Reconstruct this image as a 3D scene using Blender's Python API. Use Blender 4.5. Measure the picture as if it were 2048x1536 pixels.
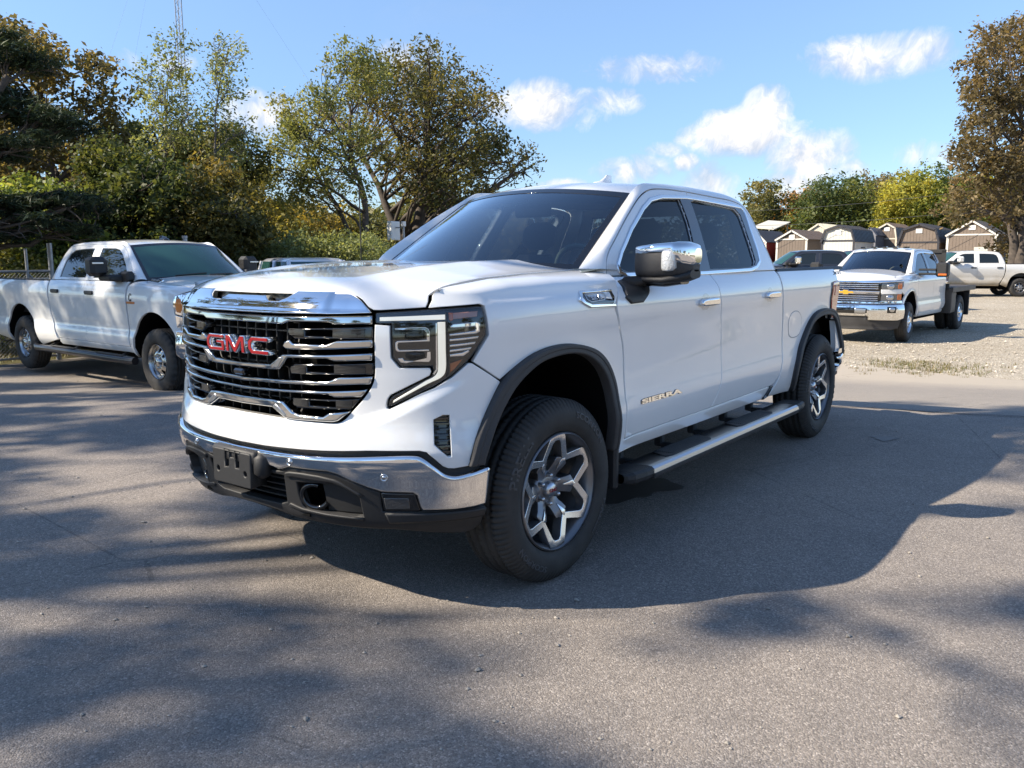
import bpy, math, random
import numpy as np
from mathutils import Vector, Matrix
from mathutils.geometry import delaunay_2d_cdt

for o in list(bpy.data.objects):
    bpy.data.objects.remove(o, do_unlink=True)
SC = bpy.context.scene
COL = SC.collection
RNG = np.random.default_rng(7)
random.seed(7)
RAD = math.radians

# ------------------------------------------------------------------ camera
CAMP = np.array([3.0127, 2.9944, 1.451])
YAW, PITCH, ROLL, FPX = 3.7887, -0.1521, -0.0032, 1661.85
_F = np.array([math.cos(YAW)*math.cos(PITCH), math.sin(YAW)*math.cos(PITCH), math.sin(PITCH)])
_R = np.array([math.sin(YAW), -math.cos(YAW), 0.0])
_U = np.cross(_R, _F)
_R2 = _R*math.cos(ROLL) + _U*math.sin(ROLL)
_U2 = -_R*math.sin(ROLL) + _U*math.cos(ROLL)
cam_data = bpy.data.cameras.new('camera')
cam = bpy.data.objects.new('camera', cam_data)
COL.objects.link(cam)
cam.matrix_world = Matrix(((_R2[0], _U2[0], -_F[0], CAMP[0]), (_R2[1], _U2[1], -_F[1], CAMP[1]), (_R2[2], _U2[2], -_F[2], CAMP[2]), (0, 0, 0, 1)))
cam_data.sensor_width = 36.0
cam_data.lens = FPX/2048*36.0
cam_data.clip_start = 0.05
cam_data.clip_end = 3000
SC.camera = cam

# ------------------------------------------------------------------ light
SUN_DIR = Vector((0.98, -0.88, 1.0)).normalized()
SUN_EL = math.asin(SUN_DIR.z)
SUN_AZ = math.atan2(SUN_DIR.x, SUN_DIR.y)
world = bpy.data.worlds.new('World')
SC.world = world
world.use_nodes = True
SKY_STRENGTH = 0.15
SUN_STRENGTH = 5.0
EXPOSURE = 0.93

sun_data = bpy.data.lights.new('sun', 'SUN')
sun_data.energy = SUN_STRENGTH
sun_data.angle = RAD(0.53)
sun_data.color = (1.0, 0.89, 0.73)
sun = bpy.data.objects.new('sun', sun_data)
COL.objects.link(sun)
sun.rotation_euler = SUN_DIR.to_track_quat('Z', 'Y').to_euler()
sun.location = (10, -20, 30)

SC.view_settings.view_transform = 'Standard'
SC.view_settings.look = 'None'
SC.view_settings.exposure = EXPOSURE
SC.view_settings.gamma = 1.0
SC.view_settings.use_curve_mapping = False
SC.cycles.max_bounces = 8
SC.cycles.transparent_max_bounces = 12
SC.cycles.caustics_reflective = False
SC.cycles.caustics_refractive = False


class NT:
    """tiny helper for node trees"""
    def __init__(s, tree):
        s.t = tree
        s.n = tree.nodes
    def new(s, typ, **kw):
        n = s.n.new(typ)
        for k, v in kw.items():
            setattr(n, k, v)
        return n
    def link(s, a, b):
        s.t.links.new(a, b)
    def setin(s, node, i, v):
        if v is None:
            return
        if hasattr(v, 'is_linked') or isinstance(v, bpy.types.NodeSocket):
            s.link(v, node.inputs[i])
        else:
            node.inputs[i].default_value = v
    def math(s, op, a, b=None, c=None, clamp=False):
        n = s.new('ShaderNodeMath', operation=op, use_clamp=clamp)
        s.setin(n, 0, a); s.setin(n, 1, b); s.setin(n, 2, c)
        return n.outputs[0]
    def vmath(s, op, a, b=None):
        n = s.new('ShaderNodeVectorMath', operation=op)
        s.setin(n, 0, a); s.setin(n, 1, b)
        return n.outputs[1] if op in ('DOT_PRODUCT', 'LENGTH', 'DISTANCE') else n.outputs[0]
    def noise(s, vec, scale, detail=4, rough=0.55, dist=0.0):
        n = s.new('ShaderNodeTexNoise')
        if vec is not None:
            s.link(vec, n.inputs['Vector'])
        n.inputs['Scale'].default_value = scale
        n.inputs['Detail'].default_value = detail
        n.inputs['Roughness'].default_value = rough
        n.inputs['Distortion'].default_value = dist
        return n.outputs[0]
    def ramp(s, fac, stops):
        n = s.new('ShaderNodeValToRGB')
        s.link(fac, n.inputs[0])
        e = n.color_ramp.elements
        while len(e) < len(stops):
            e.new(0.5)
        for el, (p, c) in zip(e, stops):
            el.position = p
            el.color = (c[0], c[1], c[2], 1) if not isinstance(c, (int, float)) else (c, c, c, 1)
        return n.outputs[0]
    def mix(s, fac, a, b, mode='MIX'):
        n = s.new('ShaderNodeMix', data_type='RGBA', blend_type=mode)
        s.setin(n, 0, fac)
        for i, v in ((6, a), (7, b)):
            if isinstance(v, tuple) and len(v) == 3:
                v = (*v, 1)
            s.setin(n, i, v)
        return n.outputs[2]


# sky: Nishita + cumulus clouds laid out on the sky dome by direction
def build_sky():
    nt = NT(world.node_tree)
    nt.n.clear()
    out = nt.new('ShaderNodeOutputWorld')
    bg = nt.new('ShaderNodeBackground')
    bg.inputs['Strength'].default_value = SKY_STRENGTH
    nt.link(bg.outputs[0], out.inputs[0])
    sky = nt.new('ShaderNodeTexSky', sky_type='NISHITA')
    sky.sun_disc = False
    sky.sun_elevation = SUN_EL
    sky.sun_rotation = SUN_AZ
    sky.altitude = 200
    sky.air_density = 1.0
    sky.dust_density = 0.0
    sky.ozone_density = 3.0
    tc = nt.new('ShaderNodeTexCoord')
    d = tc.outputs['Generated']
    sep = nt.new('ShaderNodeSeparateXYZ'); nt.link(d, sep.inputs[0])
    # small-scale cloud texture in direction space
    warp = nt.noise(d, 9.0, 3, 0.5)
    cw = nt.new('ShaderNodeCombineXYZ')
    for i in range(3):
        nt.link(nt.math('MULTIPLY', warp, 0.05*(i+1)), cw.inputs[i])
    dv = nt.vmath('ADD', d, cw.outputs[0])
    n1 = nt.noise(dv, 13.0, 11, 0.66)
    n2 = nt.noise(dv, 5.0, 3, 0.5)
    # individual clouds: (direction, half-width, half-height, density)
    total = None
    def dirpix(px, py):
        v = _F + _R2*(px-1024)/FPX - _U2*(py-768)/FPX
        return v/np.linalg.norm(v)
    clouds = [(1085, 215, 110, 42, 1.0), (1200, 200, 90, 26, .75), (1495, 264, 88, 40, 1.1), (1545, 218, 46, 44, 1.1), (1392, 272, 42, 24, .75),
              (1622, 312, 68, 42, 1.05), (1692, 335, 46, 20, .7), (1580, 364, 50, 20, 1.0), (1268, 345, 62, 30, 1.05), (1425, 368, 46, 34, 1.1), (1373, 325, 22, 16, .9),
              (1885, 305, 70, 34, .72), (530, 232, 62, 44, .95), (470, 222, 45, 30, .7), (1125, 372, 50, 14, .8), (590, 345, 80, 30, .55), (1330, 300, 60, 18, .5), (1310, 140, 150, 30, .7), (820, 120, 120, 40, .7), (330, 120, 100, 30, .5), (1750, 110, 130, 36, .8),
              (1560, 385, 130, 16, .8)]
    for px, py, hw, hh, a in clouds:
        c = dirpix(px, py)
        r = np.cross(c, [0, 0, 1.0]); r /= np.linalg.norm(r)
        u = np.cross(r, c)
        x = nt.vmath('DOT_PRODUCT', d, tuple(r*FPX/hw))
        y = nt.vmath('DOT_PRODUCT', d, tuple(u*FPX/hh))
        # flatter base: stretch the lower half
        q = nt.math('ADD', nt.math('MULTIPLY', x, x), nt.math('MULTIPLY', y, y))
        f = nt.vmath('DOT_PRODUCT', d, tuple(c))
        front = nt.math('GREATER_THAN', f, 0.5)
        m = nt.math('MULTIPLY', nt.math('MULTIPLY', nt.math('EXPONENT', nt.math('MULTIPLY', q, -0.75)), a), front)
        total = m if total is None else nt.math('MAXIMUM', total, m)
    up = nt.vmath('ADD', dv, (0.004, -0.006, 0.016))
    n1b = nt.noise(up, 13.0, 6, 0.62)
    dens = nt.math('ADD', nt.math('MULTIPLY', total, 1.15), nt.math('MULTIPLY', nt.math('SUBTRACT', n1, .5), 3.4))
    dens = nt.math('MULTIPLY', dens, nt.math('MULTIPLY', total, 2.2, clamp=True))
    # loose cloud cover overhead and behind, by flat projection of the direction
    zc = nt.math('MAXIMUM', sep.outputs[2], 0.06)
    cp = nt.new('ShaderNodeCombineXYZ')
    nt.link(nt.math('DIVIDE', sep.outputs[0], zc), cp.inputs[0])
    nt.link(nt.math('DIVIDE', sep.outputs[1], zc), cp.inputs[1])
    n3 = nt.noise(cp.outputs[0], 0.9, 8, 0.6, 0.6)
    hi = nt.math('MULTIPLY', nt.math('SUBTRACT', n3, 0.55), 3.2, clamp=True)
    hi = nt.math('MULTIPLY', hi, nt.math('MULTIPLY', nt.math('SUBTRACT', sep.outputs[2], 0.22), 5.0, clamp=True))
    hi = nt.math('MULTIPLY', hi, nt.math('SMOOTH_MAX', 0.0, nt.math('MULTIPLY', nt.math('SUBTRACT', n2, 0.3), 3.0, clamp=True), 0.1))
    mask = nt.math('MAXIMUM', nt.math('POWER', nt.math('MULTIPLY', nt.math('SUBTRACT', dens, 0.32), 1.05, clamp=True), 0.85), nt.math('MULTIPLY', hi, 0.7))
    relief = nt.math('ADD', nt.math('MULTIPLY', nt.math('SUBTRACT', n1, n1b), 3.2), nt.math('MULTIPLY', dens, 0.42))
    ccol = nt.ramp(nt.math('ADD', relief, 0.12, clamp=True), [(0.05, (2.1, 2.35, 2.85)), (0.45, (3.0, 3.1, 3.35)), (0.85, (4.1, 4.0, 3.9))])
    grad = nt.ramp(nt.math('MULTIPLY', sep.outputs[2], 2.0, clamp=True), [(0.0, (.42, .46, .55)), (.25, (.54, .58, .66)), (.7, (.86, .84, .84))])
    tint = nt.mix(1.0, sky.outputs[0], grad, 'MULTIPLY')
    col = nt.mix(nt.math('MULTIPLY', mask, 0.96), tint, ccol)
    nt.link(col, bg.inputs[0])
build_sky()


# ------------------------------------------------------------------ pixel helpers (points of the real place seen in the photograph)
def ray(px, py):
    return _F + _R2*(px-1024)/FPX - _U2*(py-768)/FPX
def at_depth(px, py, depth):
    return CAMP + ray(px, py)*depth
def to_pix(P):
    P = np.atleast_2d(P) - CAMP
    d = P @ _F
    return np.stack([1024 + FPX*(P @ _R2)/d, 768 - FPX*(P @ _U2)/d], 1), d
def sstep(a, b, x):
    t = np.clip((np.asarray(x, float)-a)/(b-a), 0, 1)
    return t*t*(3-2*t)
def ground_z(x, y):
    dep = (np.asarray(x)-CAMP[0])*math.cos(YAW) + (np.asarray(y)-CAMP[1])*math.sin(YAW)
    return -0.40*sstep(7.0, 13.0, dep) + 0.45*sstep(38, 62, dep)
def on_ground(px, depth):
    p = at_depth(px, 600, depth)
    return np.array([p[0], p[1], float(ground_z(p[0], p[1]))])


# ------------------------------------------------------------------ objects
def put(o, parent=None, label=None, cat=None, group=None, kind=None):
    if parent is not None:
        o.parent = parent
    if label: o['label'] = label
    if cat: o['category'] = cat
    if group: o['group'] = group
    if kind: o['kind'] = kind
    return o
def empty(name, loc=(0, 0, 0), rz=0.0, **kw):
    o = bpy.data.objects.new(name, None)
    COL.objects.link(o)
    o.location = loc
    o.rotation_euler = (0, 0, rz)
    o.empty_display_size = 0.2
    return put(o, **kw)
def copy_tree(o, parent=None):
    c = o.copy()
    COL.objects.link(c)
    c.parent = parent
    for ch in list(o.children):
        copy_tree(ch, c)
    return c

class Geo:
    def __init__(s):
        s.V, s.F, s.N, s.S, s.M, s.n = [], [], [], [], [], 0
    def add(s, V, F, N=None, smooth=True, m=0):
        V = np.asarray(V, float).reshape(-1, 3)
        s.V.append(V)
        s.N.append(np.zeros_like(V) if N is None else np.asarray(N, float).reshape(-1, 3))
        for f in F:
            s.F.append(tuple(int(i)+s.n for i in f))
        s.S += [smooth]*len(F)
        s.M += [m]*len(F)
        s.n += len(V)
        return s
    def join(s, g):
        if g.n:
            s.add(np.vstack(g.V), [], np.vstack(g.N))
            b = s.n-g.n
            s.F += [tuple(i+b for i in f) for f in g.F]
            s.S += g.S; s.M += g.M
        return s
    def mirror(s):
        g = Geo()
        k = np.array([1, -1, 1.0])
        g.V = [v*k for v in s.V]; g.N = [v*k for v in s.N]
        g.F = [f[::-1] for f in s.F]
        g.S, g.M, g.n = list(s.S), list(s.M), s.n
        return g
    def xform(s, f):
        g = Geo()
        g.V = [f(v) for v in s.V]; g.N = [np.zeros_like(v) for v in s.N]
        g.F, g.S, g.M, g.n = list(s.F), list(s.S), list(s.M), s.n
        return g
    def mesh(s, name, mats):
        me = bpy.data.meshes.new(name)
        V = np.vstack(s.V)
        me.from_pydata(V.tolist(), [], s.F)
        for m in (mats if isinstance(mats, (list, tuple)) else [mats]):
            me.materials.append(m)
        me.polygons.foreach_set('use_smooth', np.array(s.S, bool))
        me.polygons.foreach_set('material_index', np.array(s.M, np.int32))
        N = np.vstack(s.N)
        if np.abs(N).max() > 0:
            me.normals_split_custom_set_from_vertices(N.tolist())
        me.update()
        return me
    def obj(s, name, mats, parent=None, **kw):
        o = bpy.data.objects.new(name, s.mesh(name, mats))
        COL.objects.link(o)
        return put(o, parent, **kw)

def both(g, name, mats, parent):
    a = g.obj(name, mats, parent)
    b = g.mirror().obj(name, mats, parent)
    return a, b

def catm(pts, n=6, closed=False):
    P = np.array(pts, float)
    if closed:
        Q = np.vstack([P[-1], P, P[0], P[1]])
    else:
        Q = np.vstack([2*P[0]-P[1], P, 2*P[-1]-P[-2]])
    out = []
    for i in range(1, len(Q)-2):
        p0, p1, p2, p3 = Q[i-1:i+3]
        d0, d1, d2 = [max(np.linalg.norm(b-a)**.5, 1e-6) for a, b in ((p0, p1), (p1, p2), (p2, p3))]
        m1 = ((p1-p0)/d0-(p2-p0)/(d0+d1)+(p2-p1)/d1)*d1
        m2 = ((p2-p1)/d1-(p3-p1)/(d1+d2)+(p3-p2)/d2)*d1
        t = np.linspace(0, 1, n, endpoint=False)[:, None]
        out.append((2*t**3-3*t**2+1)*p1+(t**3-2*t**2+t)*m1+(-2*t**3+3*t**2)*p2+(t**3-t**2)*m2)
    if not closed:
        out.append(P[-1:])
    return np.vstack(out)

def area(P):
    x, y = P[:, 0], P[:, 1]
    return 0.5*np.sum(x*np.roll(y, -1)-np.roll(x, -1)*y)
def clean(P):
    P = np.asarray(P, float)
    keep = np.linalg.norm(P-np.roll(P, 1, 0), axis=1) > 1e-5
    return P[keep]
def resample(P, h):
    out = []
    for a, b in zip(P, np.roll(P, -1, 0)):
        k = max(1, int(math.ceil(np.linalg.norm(b-a)/h)))
        out.append(a + (b-a)*np.linspace(0, 1, k, endpoint=False)[:, None])
    return np.vstack(out)
def inset(P, b):
    e = np.roll(P, -1, 0)-P
    e /= np.maximum(np.linalg.norm(e, axis=1), 1e-9)[:, None]
    n = np.stack([-e[:, 1], e[:, 0]], 1)
    m = n+np.roll(n, 1, 0)
    l = np.linalg.norm(m, axis=1)
    m = np.where(l[:, None] < 1e-6, n, m/np.maximum(l, 1e-6)[:, None])
    c = np.maximum((m*n).sum(1), 0.45)
    return P+m*(b/c)[:, None]
def inside(P, Q):
    x, y = Q[:, 0][:, None], Q[:, 1][:, None]
    x1, y1 = P[:, 0][None], P[:, 1][None]
    x2, y2 = np.roll(P, -1, 0)[:, 0][None], np.roll(P, -1, 0)[:, 1][None]
    c = ((y1 > y) != (y2 > y)) & (x < (x2-x1)*(y-y1)/np.where(np.abs(y2-y1) < 1e-12, 1e-12, y2-y1)+x1)
    return (c.sum(1) % 2) == 1
def segdist(P, Q):
    a = P[None]; b = np.roll(P, -1, 0)[None]; q = Q[:, None]
    ab = b-a
    t = np.clip(((q-a)*ab).sum(2)/np.maximum((ab**2).sum(2), 1e-12), 0, 1)
    return np.linalg.norm(q-(a+ab*t[..., None]), axis=2).min(1)
def nrm(v):
    return v/np.maximum(np.linalg.norm(v, axis=-1, keepdims=True), 1e-12)

def fill(loops, grid):
    """constrained triangulation of loops (first outer ccw, others holes) + interior grid"""
    pts = [np.vstack(loops)]
    edges, k = [], 0
    for L in loops:
        n = len(L)
        edges += [(k+i, k+(i+1) % n) for i in range(n)]
        k += n
    o = loops[0]
    lo, hi = o.min(0), o.max(0)
    nx, ny = int((hi[0]-lo[0])/grid)+1, int((hi[1]-lo[1])/(grid*.866))+1
    if nx*ny > 1 and grid > 0:
        gx, gy = np.meshgrid(np.arange(nx+1), np.arange(ny+1))
        g = np.stack([lo[0]+(gx+.5*(gy % 2)+.013)*grid, lo[1]+(gy+.017)*grid*.866], -1).reshape(-1, 2)
        ok = inside(o, g)
        g = g[ok]
        for L in loops[1:]:
            if len(g): g = g[~inside(L, g)]
        if len(g):
            dd = np.min([segdist(L, g) for L in loops], axis=0)
            g = g[dd > grid*.45]
            pts.append(g)
    P = np.vstack(pts)
    r = delaunay_2d_cdt([Vector(p) for p in P], edges, [], 0, 1e-7)
    V = np.array([tuple(v) for v in r[0]])
    T = np.array([f for f in r[2] if len(f) == 3], int).reshape(-1, 3)
    cen = V[T].mean(1)
    ok = inside(o, cen)
    for L in loops[1:]:
        ok &= ~inside(L, cen)
    T = T[ok]
    a = (V[T[:, 1]]-V[T[:, 0]]); b = (V[T[:, 2]]-V[T[:, 0]])
    fl = (a[:, 0]*b[:, 1]-a[:, 1]*b[:, 0]) < 0
    T[fl] = T[fl][:, ::-1]
    return V, T

def fnormal(f, U, V, d, e=1.5e-3):
    fu = f(U+e, V, d)-f(U-e, V, d)
    fv = f(U, V+e, d)-f(U, V-e, d)
    n = nrm(np.cross(fu, fv))
    up = f(U, V, d+.01)-f(U, V, d-.01)
    s = np.sign((n*up).sum(1)); s[s == 0] = 1
    return n*s[:, None], (s.sum() < 0)

def panel(poly, f, grid=.04, rim=.02, d=0., bev=.003, holes=(), m=0):
    """sheet over a polygon of parameter space, mapped by f(u,v,d): smooth face, bevelled edge and a return flange"""
    loops = []
    for i, L in enumerate([poly]+list(holes)):
        L = clean(L)
        if (area(L) < 0) == (i == 0):
            L = L[::-1]
        loops.append(resample(L, grid))
    ins = [inset(L, bev) for L in loops]
    V, T = fill(ins, grid)
    g = Geo()
    P = f(V[:, 0], V[:, 1], d)
    N, flip = fnormal(f, V[:, 0], V[:, 1], d)
    g.add(P, [t[::-1] if flip else t for t in T], N, True, m)
    for L, I in zip(loops, ins):
        n = len(L)
        A = f(I[:, 0], I[:, 1], d); B = f(L[:, 0], L[:, 1], d-bev*.7); Cc = f(L[:, 0], L[:, 1], d-rim)
        NA, _ = fnormal(f, I[:, 0], I[:, 1], d)
        outd = f(L[:, 0], L[:, 1], d)-A
        outd = nrm(outd-(outd*NA).sum(1)[:, None]*NA)
        idx = np.arange(n); j = (idx+1) % n
        fs = [(idx[i]+n, j[i]+n, j[i], idx[i]) for i in range(n)]
        if flip: fs = [q[::-1] for q in fs]
        g.add(np.vstack([A, B]), fs, np.vstack([NA, nrm(NA*.6+outd)]), True, m)
        g.add(np.vstack([B, Cc]), fs, np.vstack([nrm(NA*.25+outd), outd]), True, m)
    return g

def gridsurf(P, N=None, flip=False, closed_u=False, closed_v=False, smooth=True, m=0):
    """P: (a,b,3) array of points"""
    a, b = P.shape[:2]
    F = []
    for i in range(a if closed_u else a-1):
        for j in range(b if closed_v else b-1):
            q = (i*b+j, ((i+1) % a)*b+j, ((i+1) % a)*b+(j+1) % b, i*b+(j+1) % b)
            F.append(q[::-1] if flip else q)
    return Geo().add(P.reshape(-1, 3), F, None if N is None else N.reshape(-1, 3), smooth, m)

def box(x0, x1, y0, y1, z0, z1, b=0.0, m=0):
    """box with chamfered edges"""
    g = Geo()
    c = np.array([(x0+x1)/2, (y0+y1)/2, (z0+z1)/2]); h = np.abs(np.array([x1-x0, y1-y0, z1-z0]))/2
    b = min(b, h.min()*.6)
    if b <= 0:
        V = [c+h*np.array(s) for s in [(-1,-1,-1),(1,-1,-1),(1,1,-1),(-1,1,-1),(-1,-1,1),(1,-1,1),(1,1,1),(-1,1,1)]]
        return g.add(V, [(3,2,1,0),(4,5,6,7),(0,1,5,4),(1,2,6,5),(2,3,7,6),(3,0,4,7)], None, False, m)
    V, ix = [], {}
    for sx in (-1, 1):
        for sy in (-1, 1):
            for sz in (-1, 1):
                for ax in range(3):
                    q = h-b; q[ax] = h[ax]
                    ix[(sx, sy, sz, ax)] = len(V)
                    V.append(c+q*np.array([sx, sy, sz]))
    F = []
    for ax in range(3):
        o = [a for a in range(3) if a != ax]
        for s in (-1, 1):
            L = []
            for (p, q) in ((-1, -1), (1, -1), (1, 1), (-1, 1)):
                k = [0, 0, 0]; k[ax] = s; k[o[0]] = p; k[o[1]] = q
                L.append(ix[(*k, ax)])
            F.append(L)
        for p in (-1, 1):
            for q in (-1, 1):
                ka = [0, 0, 0]; kb = [0, 0, 0]
                ka[ax] = -1; kb[ax] = 1
                for k in (ka, kb): k[o[0]] = p; k[o[1]] = q
                F.append([ix[(*ka, o[0])], ix[(*kb, o[0])], ix[(*kb, o[1])], ix[(*ka, o[1])]])
    for sx in (-1, 1):
        for sy in (-1, 1):
            for sz in (-1, 1):
                F.append([ix[(sx, sy, sz, a)] for a in range(3)])
    V = np.array(V)
    G = []
    for f in F:
        p = V[f]
        n = np.cross(p[1]-p[0], p[2]-p[0])
        G.append(tuple(f) if n @ (p.mean(0)-c) > 0 else tuple(f[::-1]))
    return g.add(V, G, None, False, m)

def frames(P):
    P = np.asarray(P, float)
    T = nrm(np.gradient(P, axis=0))
    up = np.array([0, 0, 1.0]) if abs(T[0][2]) < .9 else np.array([1.0, 0, 0])
    A = [nrm(np.cross(T[0], up))]
    for i in range(1, len(P)):
        a = A[-1]-T[i]*(A[-1] @ T[i])
        A.append(nrm(a))
    A = np.array(A)
    return A, np.cross(A, T)
def tube(P, r, n=8, caps=True, m=0):
    P = np.asarray(P, float)
    r = np.broadcast_to(np.asarray(r, float), (len(P),))
    A, B = frames(P)
    t = np.linspace(0, 2*np.pi, n, endpoint=False)
    S = P[:, None]+r[:, None, None]*(np.cos(t)[None, :, None]*A[:, None]+np.sin(t)[None, :, None]*B[:, None])
    g = gridsurf(S, closed_v=True, flip=True, m=m)
    if caps:
        k = len(P)
        g.add(S[0], [tuple(range(n))], None, False, m)
        g.add(S[-1], [tuple(range(n))[::-1]], None, False, m)
    return g
def lathe_y(prof, n=48, a0=0., a1=2*np.pi, m=0, c=(0, 0, 0)):
    """profile of (r, y) turned about the y axis"""
    prof = np.asarray(prof, float)
    full = abs(a1-a0-2*np.pi) < 1e-6
    t = np.linspace(a0, a1, n, endpoint=not full)
    P = np.stack([np.outer(np.cos(t), prof[:, 0]), np.broadcast_to(prof[:, 1], (len(t), len(prof))), np.outer(np.sin(t), prof[:, 0])], -1)+np.array(c)
    return gridsurf(P, closed_u=full, m=m)

def text_geo(txt, size, depth=.004, bold=0., sx=1., shear=0., m=0):
    """letters as solid geometry in the local xy plane, baseline at y=0, starting at x=0"""
    cu = bpy.data.curves.new('lettering', 'FONT')
    cu.body = txt; cu.size = size; cu.extrude = depth/2; cu.offset = bold; cu.shear = shear
    cu.resolution_u = 4
    o = bpy.data.objects.new('lettering', cu)
    COL.objects.link(o)
    dg = bpy.context.evaluated_depsgraph_get()
    me = o.evaluated_get(dg).to_mesh()
    V = np.array([tuple(v.co) for v in me.vertices]) if len(me.vertices) else np.zeros((0, 3))
    F = [tuple(p.vertices) for p in me.polygons]
    o.evaluated_get(dg).to_mesh_clear()
    bpy.data.objects.remove(o, do_unlink=True)
    V[:, 0] *= sx
    return Geo().add(V, F, None, False, m)


# ------------------------------------------------------------------ materials
MATS = {}
def mat(name, col=(.5, .5, .5), rough=.5, metal=0., coat=0., spec=.5, bump=None, emis=None, var=None, trans=0.):
    if name in MATS:
        return MATS[name]
    m = bpy.data.materials.new(name)
    m.use_nodes = True
    nt = NT(m.node_tree)
    p = nt.n['Principled BSDF']
    p.inputs['Base Color'].default_value = (*col, 1)
    p.inputs['Roughness'].default_value = rough
    p.inputs['Metallic'].default_value = metal
    p.inputs['Specular IOR Level'].default_value = spec
    if coat:
        p.inputs['Coat Weight'].default_value = coat
        p.inputs['Coat IOR'].default_value = 1.65
        p.inputs['Coat Roughness'].default_value = .02
    if trans:
        p.inputs['Transmission Weight'].default_value = trans
    if emis:
        p.inputs['Emission Color'].default_value = (*emis[0], 1)
        p.inputs['Emission Strength'].default_value = emis[1]
    tc = nt.new('ShaderNodeTexCoord')
    if var:      # (scale, amount): dirt and grain in the colour
        n = nt.noise(tc.outputs['Object'], var[0], 5, .6)
        lo = tuple(c*(1-var[1]) for c in col); hi = tuple(min(1, c*(1+var[1])) for c in col)
        nt.link(nt.ramp(n, [(.3, lo), (.7, hi)]), p.inputs['Base Color'])
    if bump:     # (scale, strength)
        n = nt.noise(tc.outputs['Object'], bump[0], 3, .6)
        b = nt.new('ShaderNodeBump')
        b.inputs['Strength'].default_value = bump[1]
        b.inputs['Distance'].default_value = .01
        nt.link(n, b.inputs['Height'])
        nt.link(b.outputs[0], p.inputs['Normal'])
    MATS[name] = m
    return m

def glass(name, tint=(.3, .34, .32), refl=1.0, rough=.0):
    """thin glazing: tinted see-through sheet with a mirror-like surface"""
    if name in MATS:
        return MATS[name]
    m = bpy.data.materials.new(name)
    m.use_nodes = True
    nt = NT(m.node_tree)
    nt.n.clear()
    out = nt.new('ShaderNodeOutputMaterial')
    tr = nt.new('ShaderNodeBsdfTransparent'); tr.inputs[0].default_value = (*tint, 1)
    gl = nt.new('ShaderNodeBsdfGlossy'); gl.inputs['Roughness'].default_value = rough; gl.inputs[0].default_value = (.88, .95, 1, 1)
    fr = nt.new('ShaderNodeFresnel'); fr.inputs[0].default_value = 1.55
    mx = nt.new('ShaderNodeMixShader')
    nt.link(nt.math('MULTIPLY', fr.outputs[0], 1.7*refl, clamp=True), mx.inputs[0])
    nt.link(tr.outputs[0], mx.inputs[1]); nt.link(gl.outputs[0], mx.inputs[2])
    nt.link(mx.outputs[0], out.inputs[0])
    MATS[name] = m
    return m

def paint(name, col, dust=.0, dustcol=(.32, .26, .18), z0=.3, z1=1.0):
    """car paint: coloured base under clear coat, a little road dust low down"""
    if name in MATS:
        return MATS[name]
    m = mat(name, col, .38, 0., 1.0)
    nt = NT(m.node_tree)
    p = nt.n['Principled BSDF']
    p.inputs['Coat Roughness'].default_value = .025
    tc = nt.new('ShaderNodeTexCoord')
    if dust:
        sep = nt.new('ShaderNodeSeparateXYZ'); nt.link(tc.outputs['Object'], sep.inputs[0])
        n = nt.noise(tc.outputs['Object'], 3.5, 6, .65)
        h = nt.math('DIVIDE', nt.math('SUBTRACT', z1, sep.outputs[2]), z1-z0, clamp=True)
        f = nt.math('MULTIPLY', nt.math('MULTIPLY', h, nt.math('ADD', n, .25)), dust, clamp=True)
        nt.link(nt.mix(f, col, dustcol), p.inputs['Base Color'])
        nt.link(nt.math('SUBTRACT', 1.0, nt.math('MULTIPLY', f, 1.0, clamp=True)), p.inputs['Coat Weight'])
    else:
        n = nt.noise(tc.outputs['Object'], 2.2, 6, .6)
        nt.link(nt.ramp(n, [(.35, tuple(c*.97 for c in col)), (.65, col)]), p.inputs['Base Color'])
    return m

M_WHITE = paint('white_paint', (.83, .83, .82))
M_CHROME = mat('chrome', (.86, .86, .86), .045, 1.0, bump=(6, .012))
M_GRILLECHROME = mat('grille_chrome', (.58, .58, .57), .06, 1.0, bump=(8, .015))
M_DULLCHROME = mat('dull_chrome', (.50, .50, .49), .16, 1.0)  # greyer and rougher than the body chrome
M_BLACKGLOSS = mat('gloss_black', (.006, .006, .007), .08, 0, .6)
M_BLACKPL = mat('black_plastic', (.018, .018, .019), .55, bump=(900, .15))
M_TRIM = mat('grey_arch_plastic', (.040, .039, .040), .6, bump=(1200, .2), var=(5, .2))
M_DARK = mat('dark_void', (.004, .004, .004), .9, spec=.1)
M_RUBBER = mat('tyre_rubber', (.031, .029, .027), .75, bump=(260, .12), var=(9, .35))
M_RUBBERTXT = mat('tyre_lettering', (.055, .055, .058), .6)
M_GUN = mat('gunmetal', (.22, .22, .23), .34, .7)
M_ALLOY = mat('machined_alloy', (.86, .85, .83), .24, 1.0)
M_STEEL = mat('brushed_steel', (.55, .56, .58), .28, 1.0)
M_DARKCHROME = mat('dark_chrome', (.16, .16, .17), .2, .9)
M_DISC = mat('brake_disc', (.16, .15, .14), .45, .8)
M_RED = mat('red_enamel', (.25, .003, .008), .25, 0, .35)
M_WHITEPL = mat('white_lamp_plastic', (.80, .80, .72), .3, 0, .8)
M_DRL = mat('running_light', (.80, .80, .72), .3, 0, .8, emis=((1.0, .96, .84), .35))
M_AMBER = mat('amber_lens', (.62, .15, .03), .12, 0, 1.0)
M_AMBERPALE = mat('pale_amber_lens', (.55, .26, .18), .15, 0, 1.0)
M_REDLENS = mat('red_lens', (.42, .02, .02), .1, 0, 1.0)
M_GLASS = glass('windscreen_glass', (.74, .84, .82), 1.35)
M_BAND = glass('shade_band', (.10, .12, .17), .6)
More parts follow.
